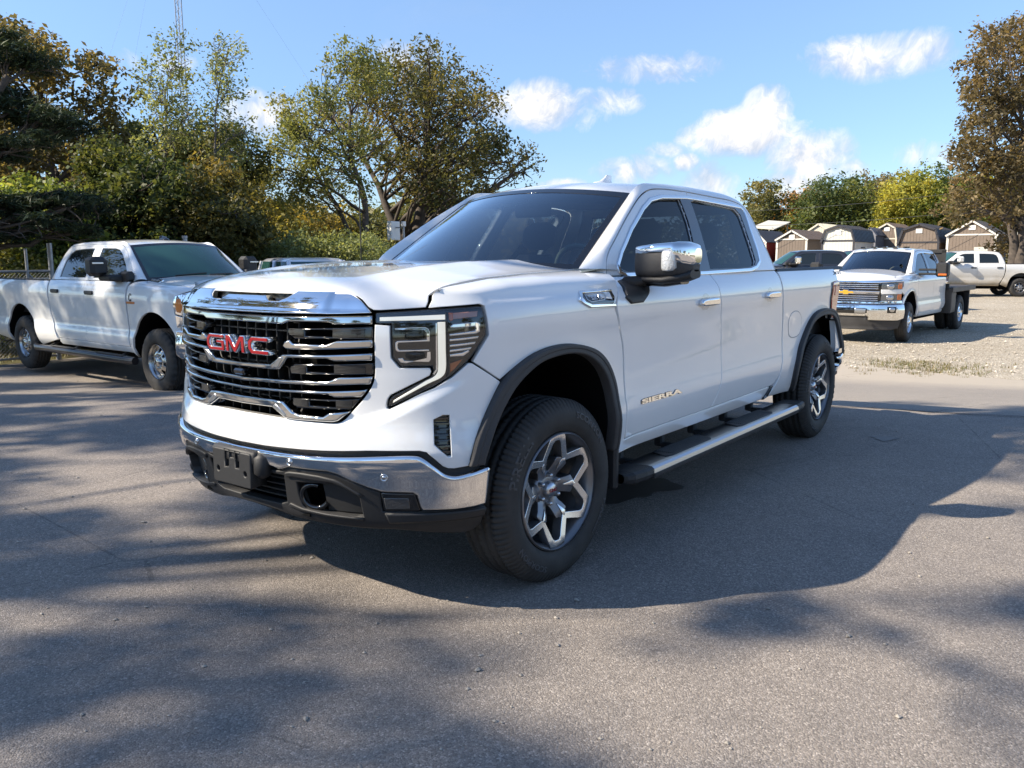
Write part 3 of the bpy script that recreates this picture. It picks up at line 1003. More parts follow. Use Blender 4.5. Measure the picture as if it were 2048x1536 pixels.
def truck_common(R, sp, root, M, grid=.045, see=True):
    """all of a pickup's body except its face, wheels and fittings; returns the parts by name"""
    out = {}
    WX, G = R.WX, R.G
    # ---------------- front wings
    vt = sp['vtop']; L = sp['shut']
    def fend(s, v, d=0.):
        v = np.asarray(v, float); s = np.asarray(s, float)
        A = R.W(s, np.minimum(v, vt), d)
        B = R.W(s, np.full_like(v, vt), d)
        y2, z2 = L(B[:, 0])
        t = np.clip((v-vt)/.2, 0, 1.2)[:, None]
        C2 = np.stack([B[:, 0], y2+0*B[:, 0], z2+d], -1)
        C1 = np.stack([B[:, 0], B[:, 1]-.012, z2-.006+d], -1)
        Q = (1-t)**2*B+2*t*(1-t)*C1+t**2*C2
        return np.where((v > vt)[:, None], Q, A)
    out['wing'] = both(panel(sp['fender'](R), fend, grid, .03), 'front_wing', M['body'], root)
    # ---------------- doors
    df, spl, dr = [np.array(sp[k], float) for k in ('df', 'split', 'dr')]
    dfs, sps, drs = catm(df, 5), catm(spl, 5), catm(dr, 5)
    gap = np.array(sp['gap'], float)
    k = sp['gapsplit']                      # index of the gap point above the split
    gs = catm(gap, 5)
    ks = k*5
    Wf, Wr = [np.array(sp[n], float) for n in ('win_f', 'win_r')]
    sb, st = sp['splitG']
    doors = []
    for nm, low, up, hole in (
            ('front', np.vstack([dfs, sps[::-1]]), np.vstack([gs[:ks+1], [st, sb]]), Wf),
            ('rear', np.vstack([sps, drs[::-1]]), np.vstack([gs[ks:], [sb, st]]), Wr)):
        low = clean(low); low = low if area(low) > 0 else low[::-1]
        up = clean(up); up = up if area(up) > 0 else up[::-1]
        g = panel(inset(low, .003), WX, grid, .03)
        g.join(panel(inset(up, .003), G, grid, .03, holes=[hole]))
        doors.append(both(g, 'door', M['body'], root))
    out['doors'] = doors
    # glazing, black surround and bright trim
    TO = np.array(sp['trim'], float)
    for i, hole in enumerate((Wf, Wr)):
        g = panel(ring(hole, .012), G, .08, .006, d=-.012)
        a, b = both(g, 'side_window', M['sideglass'], None)
        a.parent, b.parent = doors[i]
    if M.get('surround'):
        both(panel(TO, G, .06, .01, d=.003, holes=[Wf, Wr]), 'window_surround', M['surround'], root)
    if M.get('wintrim'):
        both(panel(ring(TO, sp.get('trimw', .02)), G, .06, .012, d=.007, bev=.005, holes=[TO]), 'window_trim', M['wintrim'], root)
    # ---------------- pillars and roof rails: one strip round the door gap
    inn = np.array(sp['inner'], float)
    n = 5
    oc = catm(gap, n); oc3 = G(oc[:, 0], oc[:, 1], -.0)
    ic3 = catm(inn, n)
    e = 1.5e-3
    gn, _ = fnormal(lambda a, b, d: G(a, b, d), oc[:, 0], oc[:, 1], 0.)
    t = nrm(np.gradient(oc3, axis=0))
    b = nrm(np.cross(t, gn)); sg = np.sign(((ic3-oc3)*b).sum(1)); b = b*np.where(sg == 0, 1, sg)[:, None]
    o2 = oc3+b*.004
    c3 = o2+b*(.55*np.linalg.norm(ic3-o2, axis=1))[:, None]
    S = bez2(o2, c3, ic3, 9)
    S = np.concatenate([(o2-gn*.03)[None], S], 0)
    both(gridsurf(S[1:], flip=True).join(gridsurf(S[:2], flip=True)), 'roof_pillar', M['body'], root)
    # ---------------- roof
    ri = sp['roofi']
    side = ic3[ri[0]*n:ri[1]*n+1]
    u = np.linspace(-1, 1, 25)
    v = np.linspace(0, 1, len(side))
    cr = sp.get('crown', .035)
    q = (1-u**2)[:, None]
    X = side[:, 0][None]+sp.get('wscurve', (.2, .14))[1]*q*((1-v)**2)[None]*1.0
    Y = u[:, None]*side[:, 1][None]
    Z = side[:, 2][None]+q*(cr+(.04-cr)*np.clip(1-v*4, 0, 1)[None])
    out['roof'] = gridsurf(np.stack([X, Y, Z], -1)).obj('roof', M['body'], root)
    # ---------------- windscreen
    wf = windscreen_f(sp)
    pol = [(-1, 0), (1, 0), (1, 1), (-1, 1)]
    pol = [(-.985, .0), (.985, .0), (.985, .985), (-.985, .985)]
    ws = panel(pol, wf, .07, .006, d=.0, bev=.004).obj('windscreen', M['glass'], root)
    panel([(-1.0, -.02), (1.0, -.02), (1.0, 1.0), (-1.0, 1.0)], wf, .08, .01, d=.003, bev=.002,
          holes=[[(-.95, .05), (-.5, .03), (.5, .03), (.95, .05), (.955, .93), (-.955, .93)]]).obj('windscreen_surround', M_BLACKGLOSS, ws)
    out['ws'] = ws
    if see:
        panel([(-.955, .83), (-.6, .80), (.6, .80), (.955, .83), (.955, .935), (-.955, .935)], wf, .08, .003, d=-.006, bev=.001).obj('shade_band', M_BAND, ws)
    # ---------------- cab back
    bi = ic3[ri[1]*n:]
    us = np.linspace(-1, 1, 9)
    B = np.stack([np.stack([bi[:, 0], y*bi[:, 1], bi[:, 2]], -1) for y in us], 0)
    gb = gridsurf(B, flip=True)
    xr = float(bi[:, 0].min())
    gb.add([(xr, -.93, sp['belt']), (xr, .93, sp['belt']), (xr, .93, sp['zb']), (xr, -.93, sp['zb'])], [(0, 1, 2, 3), (3, 2, 1, 0)], None, False)
    if not see:
        out['back'] = gb.obj('cab_back', M['body'], root)
    else:   # leave the rear light open: a frame and a pane
        z0, z1, yw = sp['belt']+.05, sp['ws'][5]-.06, .56
        def bf(y, z, d=0.):
            xx = np.interp(z, bi[::-1][:, 2], bi[::-1][:, 0])
            return np.stack([xx-d, y, z], -1)
        ytop = float(np.interp(sp['ws'][5], bi[::-1][:, 2], bi[::-1][:, 1]))
        gb = panel([(-.86, sp['belt']-.02), (.86, sp['belt']-.02), (ytop, bi[0][2]), (-ytop, bi[0][2])], bf, .2, .02, holes=[[(-.66, z0), (.66, z0), (yw, z1), (-yw, z1)]])
        gb.add([(xr, -.93, sp['belt']), (xr, .93, sp['belt']), (xr, .93, sp['zb']), (xr, -.93, sp['zb'])], [(0, 1, 2, 3), (3, 2, 1, 0)], None, False)
        out['back'] = gb.obj('cab_back', M['body'], root)
        panel([(-.67, z0-.01), (.67, z0-.01), (yw+.01, z1+.01), (-yw-.01, z1+.01)], bf, .3, .005, d=-.01).obj('rear_window', M['sideglass'], out['back'])
    # ---------------- sill
    both(panel(sp['sill'], lambda x, z, d: WX(x, z, d-.004), grid, .06, bev=.006), 'sill', M['body'], root)
    # ---------------- load bed
    if sp.get('bed') is not None:
        bedp = np.array(sp['bed'], float)
        both(panel(bedp, R.W, grid, .04), 'bed_side', M['body'], root)
        x0, x1, zt = sp['bedbox']
        for s in (1, -1):
            g = Geo()
            yo = [float(WX(np.array([x]), np.array([zt]))[0, 1]) for x in np.linspace(x0, x1, 9)]
            P = []
            for x, y in zip(np.linspace(x0, x1, 9), yo):
                P.append([(x, s*(y+.004), zt-.012), (x, s*(y-.004), zt+.012), (x, s*(y-.03), zt+.017), (x, s*(y-.10), zt+.014), (x, s*(y-.105), zt-.02)])
            g.join(gridsurf(np.array(P), flip=(s > 0)))
            g.obj('bed_rail_cap', M_BLACKPL, root)
        g = Geo()
        g.join(box(x1+.05, x0-.03, -.80, .80, zt-.54, zt-.50))
        g.join(box(x0-.05, x0-.01, -.86, .86, zt-.54, zt))
        for s in (-1, 1):
            g.join(box(x1+.05, x0-.03, s*.80-.02, s*.80+.02, zt-.54, zt-.01))
        g.obj('bed_liner', M_BLACKPL, root)
        tx = sp['tail']
        def tg(y, z, d=0.):
            return np.stack([tx+.0*y-d-.05*(1-(y/.8)**2)*.3, y, z], -1)
        panel([(-.76, zt-.50), (.76, zt-.50), (.76, zt-.005), (-.76, zt-.005)], tg, .15, .05, bev=.01).obj('tailgate', M['body'], root)
    # ---------------- wheel wells and underside
    g = Geo()
    for (inner, yin) in sp['wells']:
        P3 = inner
        a = np.array(P3); a[:, 1] -= .02
        b2 = a.copy(); b2[:, 1] = yin
        for s in (1, -1):
            k3 = np.array([1, s, 1.0])
            g.join(gridsurf(np.stack([a*k3, b2*k3], 0), flip=(s < 0)))
            c = np.vstack([b2*k3, [[b2[-1][0], s*yin, .30], [b2[0][0], s*yin, .30]]])
            g.add(c, [tuple(range(len(c)))], None, False)
    g.join(box(sp['under'][0], sp['under'][1], -.80, .80, sp['under'][2], sp['under'][3]))
    g.join(box(sp['under'][0]+.2, sp['under'][1]-.2, -.5, -.38, sp['under'][2]-.12, sp['under'][3]))
    g.join(box(sp['under'][0]+.2, sp['under'][1]-.2, .38, .5, sp['under'][2]-.12, sp['under'][3]))
    for ax, az, ar in R.arches:
        g.join(tube([(ax, -.8, az-.02), (ax, .8, az-.02)], .045, 10))
        g.join(box(ax-.13, ax+.13, -.15, .15, az-.15, az+.12, .05))
    g.obj('underbody', M_DARK, root)
    # ---------------- cabin
    g = Geo()
    xf, xb2 = sp['cabin']
    zb, bl = sp['zb'], sp['belt']
    g.join(box(xb2, xf, -.86, .86, zb-.03, zb+.02))
    for s in (-1, 1):
        g.join(box(xb2, xf, s*.875-.012, s*.875+.012, zb, bl-.045))
    top = sp['ws'][5]+.005
    g.join(box(xb2+.05, sp['ws'][3]-.25, -.58, .58, top, top+.02))
    g.obj('cabin_lining', M_SEAT, root)
    if see:
        g = Geo()
        xs = sp['ws'][0]
        prof = np.array([(xs+.28, bl+.02), (xs+.0, bl+.045), (xs-.22, bl+.035), (xs-.33, bl-.01), (xs-.36, bl-.10), (xs-.30, bl-.35)])
        yy = np.linspace(-.84, .84, 15)
        hum = .035*np.exp(-((yy-.40)/.2)**4)
        D = np.stack([np.stack([prof[:, 0], np.full(len(prof), y), prof[:, 1]+h*np.exp(-((prof[:, 0]-(xs-.25))/.12)**2)], -1) for y, h in zip(yy, hum)], 0)
        g.join(gridsurf(D, flip=False))
        dash = g.obj('dashboard', M['dash'], root)
        tt = np.linspace(0, 2*np.pi, 33)
        c = np.array([xs-.55, .40, bl+.0])
        ex, ez = np.array([0, 1, 0]), np.array([.42, 0, .9])
        rim = c+.185*(np.cos(tt)[:, None]*ex+np.sin(tt)[:, None]*ez)
        g = tube(rim, .016, 8, False).join(tube([c+np.array([.1, 0, -.04]), c], .05, 10))
        for a in (0, np.pi, -np.pi/2):
            g.join(tube([c, c+.185*(math.cos(a)*ex+math.sin(a)*ez)], .018, 6))
        g.obj('steering_wheel', M['dash'], root)
        for (x, y) in ((xs-1.15, .40), (xs-1.15, -.40), (xs-2.05, .40), (xs-2.05, -.40)):
            g = Geo()
            for z0, z1, w, th, dx in ((bl-.55, bl+.12, .25, .07, 0), (bl+.15, bl+.34, .13, .055, -.03)):
                zz = np.linspace(z0, z1, 7); tt2 = np.linspace(0, 2*np.pi, 17)[:-1]
                e2 = np.clip(1-np.abs((zz-(z0+z1)/2)/((z1-z0)/2))**4, .25, 1)**.5
                S = np.stack([np.stack([x+dx-.22*(z-bl)+th*k*np.sign(np.cos(tt2))*np.abs(np.cos(tt2))**.6, y+w*k*np.sign(np.sin(tt2))*np.abs(np.sin(tt2))**.6, np.full(16, z)], -1) for z, k in zip(zz, e2)], 0)
                g.join(gridsurf(S, closed_v=True)); g.add(S[-1], [tuple(range(16))]); g.add(S[0], [tuple(range(16))[::-1]])
            g.obj('seat', M_SEAT, root)
        g = box(xs-.62, xs-.58, -.13, .13, sp['ws'][5]-.12, sp['ws'][5]-.04, .015)
        g.join(box(xs-.66, xs-.60, -.05, .05, sp['ws'][5]-.05, sp['ws'][5]+.03, .01))
        g.obj('cabin_mirror', M_BLACKPL, root)
    return out
# ------------------------------------------------------------------ the white pickup in the middle of the lot
HERO_PL = [(0.93,0),(0.918,.25),(0.888,.42),(0.84,.56),(0.785,.66),(0.705,.78),(0.61,.885),(0.50,.955),(0.35,.99),(0.1,1.0),(-.5,.985),(-1.6,.985),(-2.7,.975),(-3.2,.97),(-3.75,.97),(-4.3,.95),(-4.58,.918),(-4.70,.86),(-4.76,.74),(-4.77,.4),(-4.77,0)]
HERO_SIDE = [(.40,-.07),(.46,-.03),(.52,-.008),(.60,.006),(.68,.012),(.78,.0),(.90,-.008),(1.0,-.006),(1.1,.0),(1.18,.010),(1.24,.007),(1.29,-.006),(1.33,-.026),(1.36,-.05),(1.39,-.08)]
HERO_FRONT = [(.30,-.06),(.40,-.03),(.55,.0),(.65,.02),(.72,.015),(.80,.0),(1.0,.0),(1.18,.0),(1.24,-.01),(1.28,-.03),(1.33,-.08)]
def hero_G(x, z):
    u = np.clip((z-1.36)/.47, -.2, 1.3)
    return .955-.185*u-.05*u*u-.02*((x+1.6)/1.1)**2-.095*np.clip((x+2.7)/1.9, 0, 1.1)
HR = Rig(HERO_PL, HERO_SIDE, HERO_FRONT, [(0, .44, .50), (-3.745, .44, .50)], G=hero_G)
HR.side_extra = lambda a, x, z: -.085*sstep(1.25, 1.37, z)*np.clip((x+2.7)/1.9, 0, 1)*sstep(1.0, 1.4, a)

FLARE_F_OUT = [(.565,.640),(.560,.656),(.536,.744),(.497,.83),(.441,.925),(.37,.995),(.26,1.045),(.138,1.070),(-.014,1.074),(-.16,1.052),(-.29,1.010),(-.385,.940),(-.43,.86),(-.438,.775),(-.448,.64),(-.455,.520)]
FLARE_F_IN = [(.515,.640),(.508,.673),(.474,.76),(.418,.855),(.335,.945),(.211,1.010),(.10,1.029),(-.03,1.031),(-.15,1.012),(-.25,.972),(-.335,.905),(-.375,.82),(-.388,.749),(-.40,.64),(-.408,.520)]
FLARE_R_OUT = [(-3.125,.450),(-3.105,.56),(-3.125,.665),(-3.20,.77),(-3.30,.86),(-3.44,.965),(-3.55,1.012),(-3.70,1.034),(-3.90,1.030),(-4.05,1.010),(-4.18,.965),(-4.28,.88),(-4.35,.76),(-4.385,.62)]
FLARE_R_IN = [(-3.170,.450),(-3.155,.56),(-3.18,.665),(-3.26,.765),(-3.37,.860),(-3.49,.940),(-3.60,.972),(-3.72,.985),(-3.88,.982),(-4.02,.964),(-4.13,.925),(-4.23,.85),(-4.295,.74),(-4.33,.62)]

def seg_sv(R, pts, n=4):
    """(x, z) along the side -> (s, z)"""
    p = catm(pts, n)
    return np.stack([R.sx(p[:, 0]), p[:, 1]], 1)

def hero_fender(R):
    a = seg_sv(R, [(-.560,1.305),(-.447,1.217),(-.487,1.147),(-.560,.994),(-.567,.77),(-.548,.551),(-.545,.495)])
    fl = seg_sv(R, FLARE_F_OUT[::-1][:-5], 3)
    seam = [(1.185,.966),(1.060,1.047)]
    lamp = [(1.128,1.148),(1.116,1.262),(1.097,1.270),(.886,1.258)]
    top = [(.900,1.285),(.905,1.33),(.915,1.40),(.925,1.50)]
    back = [(float(R.sx(-.572)), 1.50), (float(R.sx(-.595)), 1.40)]
    return np.vstack([a, [(float(R.sx(-.455)), .50)], fl, seam, lamp, top, back])

def hero_shut(x):
    return np.interp(x, [-.57, -.45, 0, .3, .55, .7], [.712, .752, .812, .832, .832, .815]), np.interp(x, [-.57, 0, .31, .57, .66, .75], [1.386, 1.374, 1.361, 1.336, 1.315, 1.29])

HERO = dict(
    vtop=1.30, fender=hero_fender, shut=hero_shut, belt=1.345, zb=.55,
    df=[(-.626,1.352),(-.560,1.310),(-.470,1.225),(-.497,1.147),(-.570,.994),(-.577,.77),(-.558,.551)],
    split=[(-1.721,1.352),(-1.690,1.266),(-1.725,1.138),(-1.760,1.0),(-1.772,.85),(-1.755,.72),(-1.705,.63),(-1.631,.551)],
    dr=[(-2.752,1.352),(-2.768,1.311),(-2.79,1.212),(-2.855,1.05),(-2.872,.90),(-2.848,.70),(-2.79,.60),(-2.68,.551)],
    gap=[(-.630,1.352),(-.688,1.444),(-.848,1.554),(-1.074,1.688),(-1.283,1.792),(-1.414,1.832),(-1.574,1.847),(-1.870,1.846),(-2.212,1.834),(-2.551,1.817),(-2.66,1.786),(-2.696,1.721),(-2.708,1.603),(-2.730,1.457),(-2.752,1.352)],
    gapsplit=7, splitG=((-1.721,1.352),(-1.868,1.846)),
    inner=[(-.568,.707,1.385),(-.637,.698,1.427),(-.832,.671,1.545),(-1.033,.643,1.667),(-1.213,.619,1.777),(-1.262,.612,1.806),(-1.50,.578,1.864),(-1.85,.57,1.886),(-2.21,.58,1.884),(-2.56,.60,1.864),(-2.735,.62,1.812),(-2.80,.64,1.74),(-2.812,.70,1.60),(-2.822,.79,1.46),(-2.828,.86,1.352)],
    roofi=(5, 10), crown=.034,
    ws=(-.568,.707,1.385,-1.262,.612,1.806),
    win_f=[(-.775,1.388),(-.786,1.422),(-.915,1.517),(-1.094,1.627),(-1.284,1.728),(-1.40,1.768),(-1.497,1.785),(-1.731,1.797),(-1.70,1.66),(-1.645,1.524),(-1.60,1.372),(-.83,1.372)],
    win_r=[(-1.738,1.374),(-1.80,1.58),(-1.862,1.785),(-1.945,1.799),(-2.49,1.767),(-2.532,1.727),(-2.495,1.60),(-2.455,1.42),(-2.42,1.393),(-2.29,1.374)],
    trim=inset(np.array([(-.745,1.362),(-.752,1.414),(-.83,1.483),(-1.007,1.604),(-1.231,1.727),(-1.362,1.782),(-1.51,1.807),(-1.825,1.821),(-1.954,1.819),(-2.605,1.794),(-2.640,1.770),(-2.638,1.735),(-2.592,1.626),(-2.560,1.474),(-2.530,1.405),(-2.44,1.366),(-2.332,1.350),(-1.65,1.340),(-.80,1.345)])[::1], .022),
    trimw=.022,
    sill=[(-.53,.478),(-.545,.545),(-1.0,.547),(-2.66,.547),(-2.70,.50),(-2.66,.462)],
    bedbox=(-2.80,-4.60,1.345), tail=-4.74,
    under=(-4.5, .55, .42, .52), cabin=(-.5, -2.78),
)
def hero_bed(R):
    fr = seg_sv(R, [(-2.795,1.342),(-2.800,1.25),(-2.815,1.18),(-2.872,1.05),(-2.888,.90),(-2.862,.70),(-2.81,.585),(-2.71,.50),(-2.66,.470)])
    fl = seg_sv(R, FLARE_R_OUT, 3)
    r = [(float(R.sx(-4.40)), .60), (float(R.sx(-4.48)), .655), (5.72, .66), (5.76, .93)]
    lamp = [(5.60, .945), (5.585, 1.235), (5.78, 1.25)]
    return np.vstack([fr, fl, r, lamp, [(5.78, 1.342)]])
HERO['bed'] = hero_bed(HR)
HERO['wells'] = [(HR.W(*seg_sv(HR, FLARE_F_IN).T, .02), .52), (HR.W(*seg_sv(HR, FLARE_R_IN).T, .02), .55)]


# wheels -----------------------------------------------------------------
def tyre_geo(R=.419, rim=.268, w=.276, n=480, tread=True, lug=1.0):
    h = w/2
    prof = [(rim, -h+.028), (rim+.012, -h+.012), (rim+.045, -h+.002), (rim+.085, -h+.001), (R-.045, -h+.010), (R-.024, -h+.022), (R-.010, -h+.036), (R-.004, -h+.048)]
    gr = []
    for c in (-.068, -.024, .024, .068):
        gr += [(R-.001, c-.0075), (R-.009, c-.006), (R-.009, c+.006), (R-.001, c+.0075)]
    full = prof+[(R-.002, -h+.05)]+gr+[(a, -b) for a, b in ([(R-.002, -h+.05)]+prof[::-1])]
    full = np.array(full)
    t = np.linspace(0, 2*np.pi, n, endpoint=False)
    rr = np.broadcast_to(full[:, 0], (n, len(full))).copy()
    yy = np.broadcast_to(full[:, 1], (n, len(full))).copy()
    if tread:
        idx = np.arange(n)
        sh = (full[:, 0] > R-.03) & (np.abs(full[:, 1]) > .07)
        mid = (full[:, 0] > R-.003) & (np.abs(full[:, 1]) <= .07)
        for j in range(len(full)):
            if sh[j]:
                rr[idx % (5 if n > 200 else 4) == 0, j] -= .011*lug
            elif mid[j]:
                k = (idx+int(full[j, 1]*60)) % 6 == 0
                rr[k, j] -= .005*lug
    P = np.stack([np.cos(t)[:, None]*rr, yy, np.sin(t)[:, None]*rr], -1)
    return gridsurf(P, closed_u=True)

def polar(r, a):
    return (r*math.cos(RAD(a)), r*math.sin(RAD(a)))
def flatmap(y0):
    """(x, z) sheet facing +y"""
    return lambda x, z, d=0.: np.stack([x, y0+d+0*x, z], -1)

def hero_wheel():
    """meshes of the 20 inch wheel: outboard side is +y, centre at the origin"""
    ms = {}
    ms['tyre'] = tyre_geo().mesh('tyre', M_RUBBER)
    # sidewall lettering
    for kk, (txt, size, mid, sxx) in enumerate((('PIRELLI', .062, 148, 1.25), ('SCORPION', .040, 52, 1.35), ('PIRELLI', .050, -32, 1.25), ('SCORPION', .036, -128, 1.3))):
        g = Geo()
        T = text_geo(txt, size, .002, .0012, sxx)
        V = np.vstack(T.V); w = V[:, 0].max()
        r0 = .338 if size < .06 else .330
        a = RAD(mid)-(V[:, 0]-w/2)/(r0+size*.35)
        r = r0+V[:, 1]
        yo = np.interp(r, [.27, .315, .36, .375, .40], [.128, .1385, .137, .128, .11])
        g.add(np.stack([-r*np.cos(a), yo+.0004+V[:, 2], r*np.sin(a)], -1), T.F, None, False)
        ms['tyre_lettering%d' % kk] = g.mesh('tyre_lettering', M_RUBBERTXT)
    # barrel
    ms['wheel'] = lathe_y([(.262, .128), (.270, .122), (.268, .112), (.258, .105), (.247, .09), (.240, .02), (.235, -.10), (.258, -.125), (.266, -.12)], 72).mesh('wheel', M_GUN)
    # machined zigzag face with painted flanks
    outer, inn = [], []
    for k in range(6):
        b = 60*k
        outer += [polar(.176, b+60), polar(.258, b+78.6), polar(.2615, b+81), polar(.2625, b+90), polar(.2615, b+99), polar(.258, b+101.4)]
        inn += [polar(.139, b+60), polar(.220, b+82.8), polar(.230, b+86), polar(.231, b+90), polar(.230, b+94), polar(.220, b+97.2)]
    fy = lambda x, z, d=0.: np.stack([x, .112+d-.028*np.clip((.25-np.hypot(x, z))/.12, 0, 1), z], -1)
    ms['wheel_face'] = panel(outer, fy, .05, .004, bev=.0025, holes=[inn]).mesh('wheel_face', M_ALLOY)
    ms['spoke'] = panel(inset(np.array(outer), .001), fy, .05, .045, d=-.0035, bev=.0005, holes=[inset(np.array(inn)[::-1], -.0)[::-1]]).mesh('spoke', M_GUN)
    # inner legs
    g = Geo(); gl = Geo()
    for k in range(6):
        a = 60*k
        c, s = math.cos(RAD(a)), math.sin(RAD(a))
        def leg(r, w, d=0.):
            r = np.asarray(r, float); w = np.asarray(w, float)
            tw = w*(1-.25*(r-.06)/.1)
            y = .052+.036*sstep(.06, .15, r)-np.abs(w)*.22+d
            return np.stack([r*c-tw*s, y, r*s+tw*c], -1)
        g.join(panel([(.050, -.034), (.095, -.036), (.142, -.052), (.160, -.006), (.160, .006), (.142, .052), (.095, .036), (.050, .034)], leg, .03, .05, bev=.003))
        gl.join(panel([(.092, -.004), (.142, -.024), (.155, -.002), (.155, .002), (.142, .010)], leg, .03, .003, d=.0045, bev=.001))
    g.join(lathe_y([(.0, .052), (.040, .052), (.082, .048), (.088, .03), (.088, -.03)], 36))
    ms['spoke2'] = g.mesh('spoke', M_GUN)
    ms['spoke_highlight'] = gl.mesh('spoke_facet', M_ALLOY)  # machined facets on the inner legs
    ms['hub_cap'] = lathe_y([(.0, .086), (.018, .0845), (.031, .079), (.036, .070), (.037, .05)], 32).mesh('hub_cap', M_STEEL)
    T = text_geo('GMC', .020, .002, .0008, 1.2)
    V = np.vstack(T.V); V[:, 0] -= V[:, 0].max()/2
    ms['emblem'] = Geo().add(np.stack([-V[:, 0], .0852+V[:, 2]-((V[:, 0])**2+(V[:, 1]-.007)**2)*2.2, V[:, 1]-.007], -1), T.F, None, False).mesh('hub_lettering', M_RED)
    ms['lug'] = lathe_y([(.0, .078), (.006, .077), (.0095, .073), (.0105, .05)], 12).mesh('wheel_nut', M_STEEL)
    ms['brake_disc'] = lathe_y([(.08, -.005), (.172, -.005), (.175, -.012), (.172, -.022), (.08, -.022)], 48).join(box(-.16, -.06, -.045, .015, .05, .17, .02)).mesh('brake_disc', M_DISC)
    return ms

def add_wheel(ms, root, x, y, z, side, steer=0., spin=0., names=('tyre', 'tyre_lettering0', 'tyre_lettering1', 'tyre_lettering2', 'tyre_lettering3', 'wheel_face', 'spoke', 'spoke2', 'spoke_highlight', 'hub_cap', 'emblem', 'brake_disc')):
    o = bpy.data.objects.new('wheel', ms['wheel'])
    COL.objects.link(o)
    o.parent = root
    o.location = (x, y, z)
    rz = 0 if side > 0 else math.pi
    o.rotation_euler = Matrix.Rotation(rz+steer, 4, 'Z').to_euler() if not spin else (Matrix.Rotation(rz+steer, 4, 'Z') @ Matrix.Rotation(spin, 4, 'Y')).to_euler()
    for k in names:
        if k in ms:
            c = bpy.data.objects.new(ms[k].name.split('.')[0], ms[k])
            COL.objects.link(c); c.parent = o
    for k in range(ms.get('nlug', 6)):
        c = bpy.data.objects.new('wheel_nut', ms['lug'])
        COL.objects.link(c); c.parent = o
        a = RAD(360/ms.get('nlug', 6)*k+30)
        c.location = (ms.get('rlug', .066)*math.cos(a), 0, ms.get('rlug', .066)*math.sin(a))
    return o

def sym(pts):
    """right half outline (from centre line to centre line) -> whole outline"""
    p = [tuple(q) for q in pts]
    return np.array(p+[(-a, b) for a, b in p[::-1] if abs(a) > 1e-6])

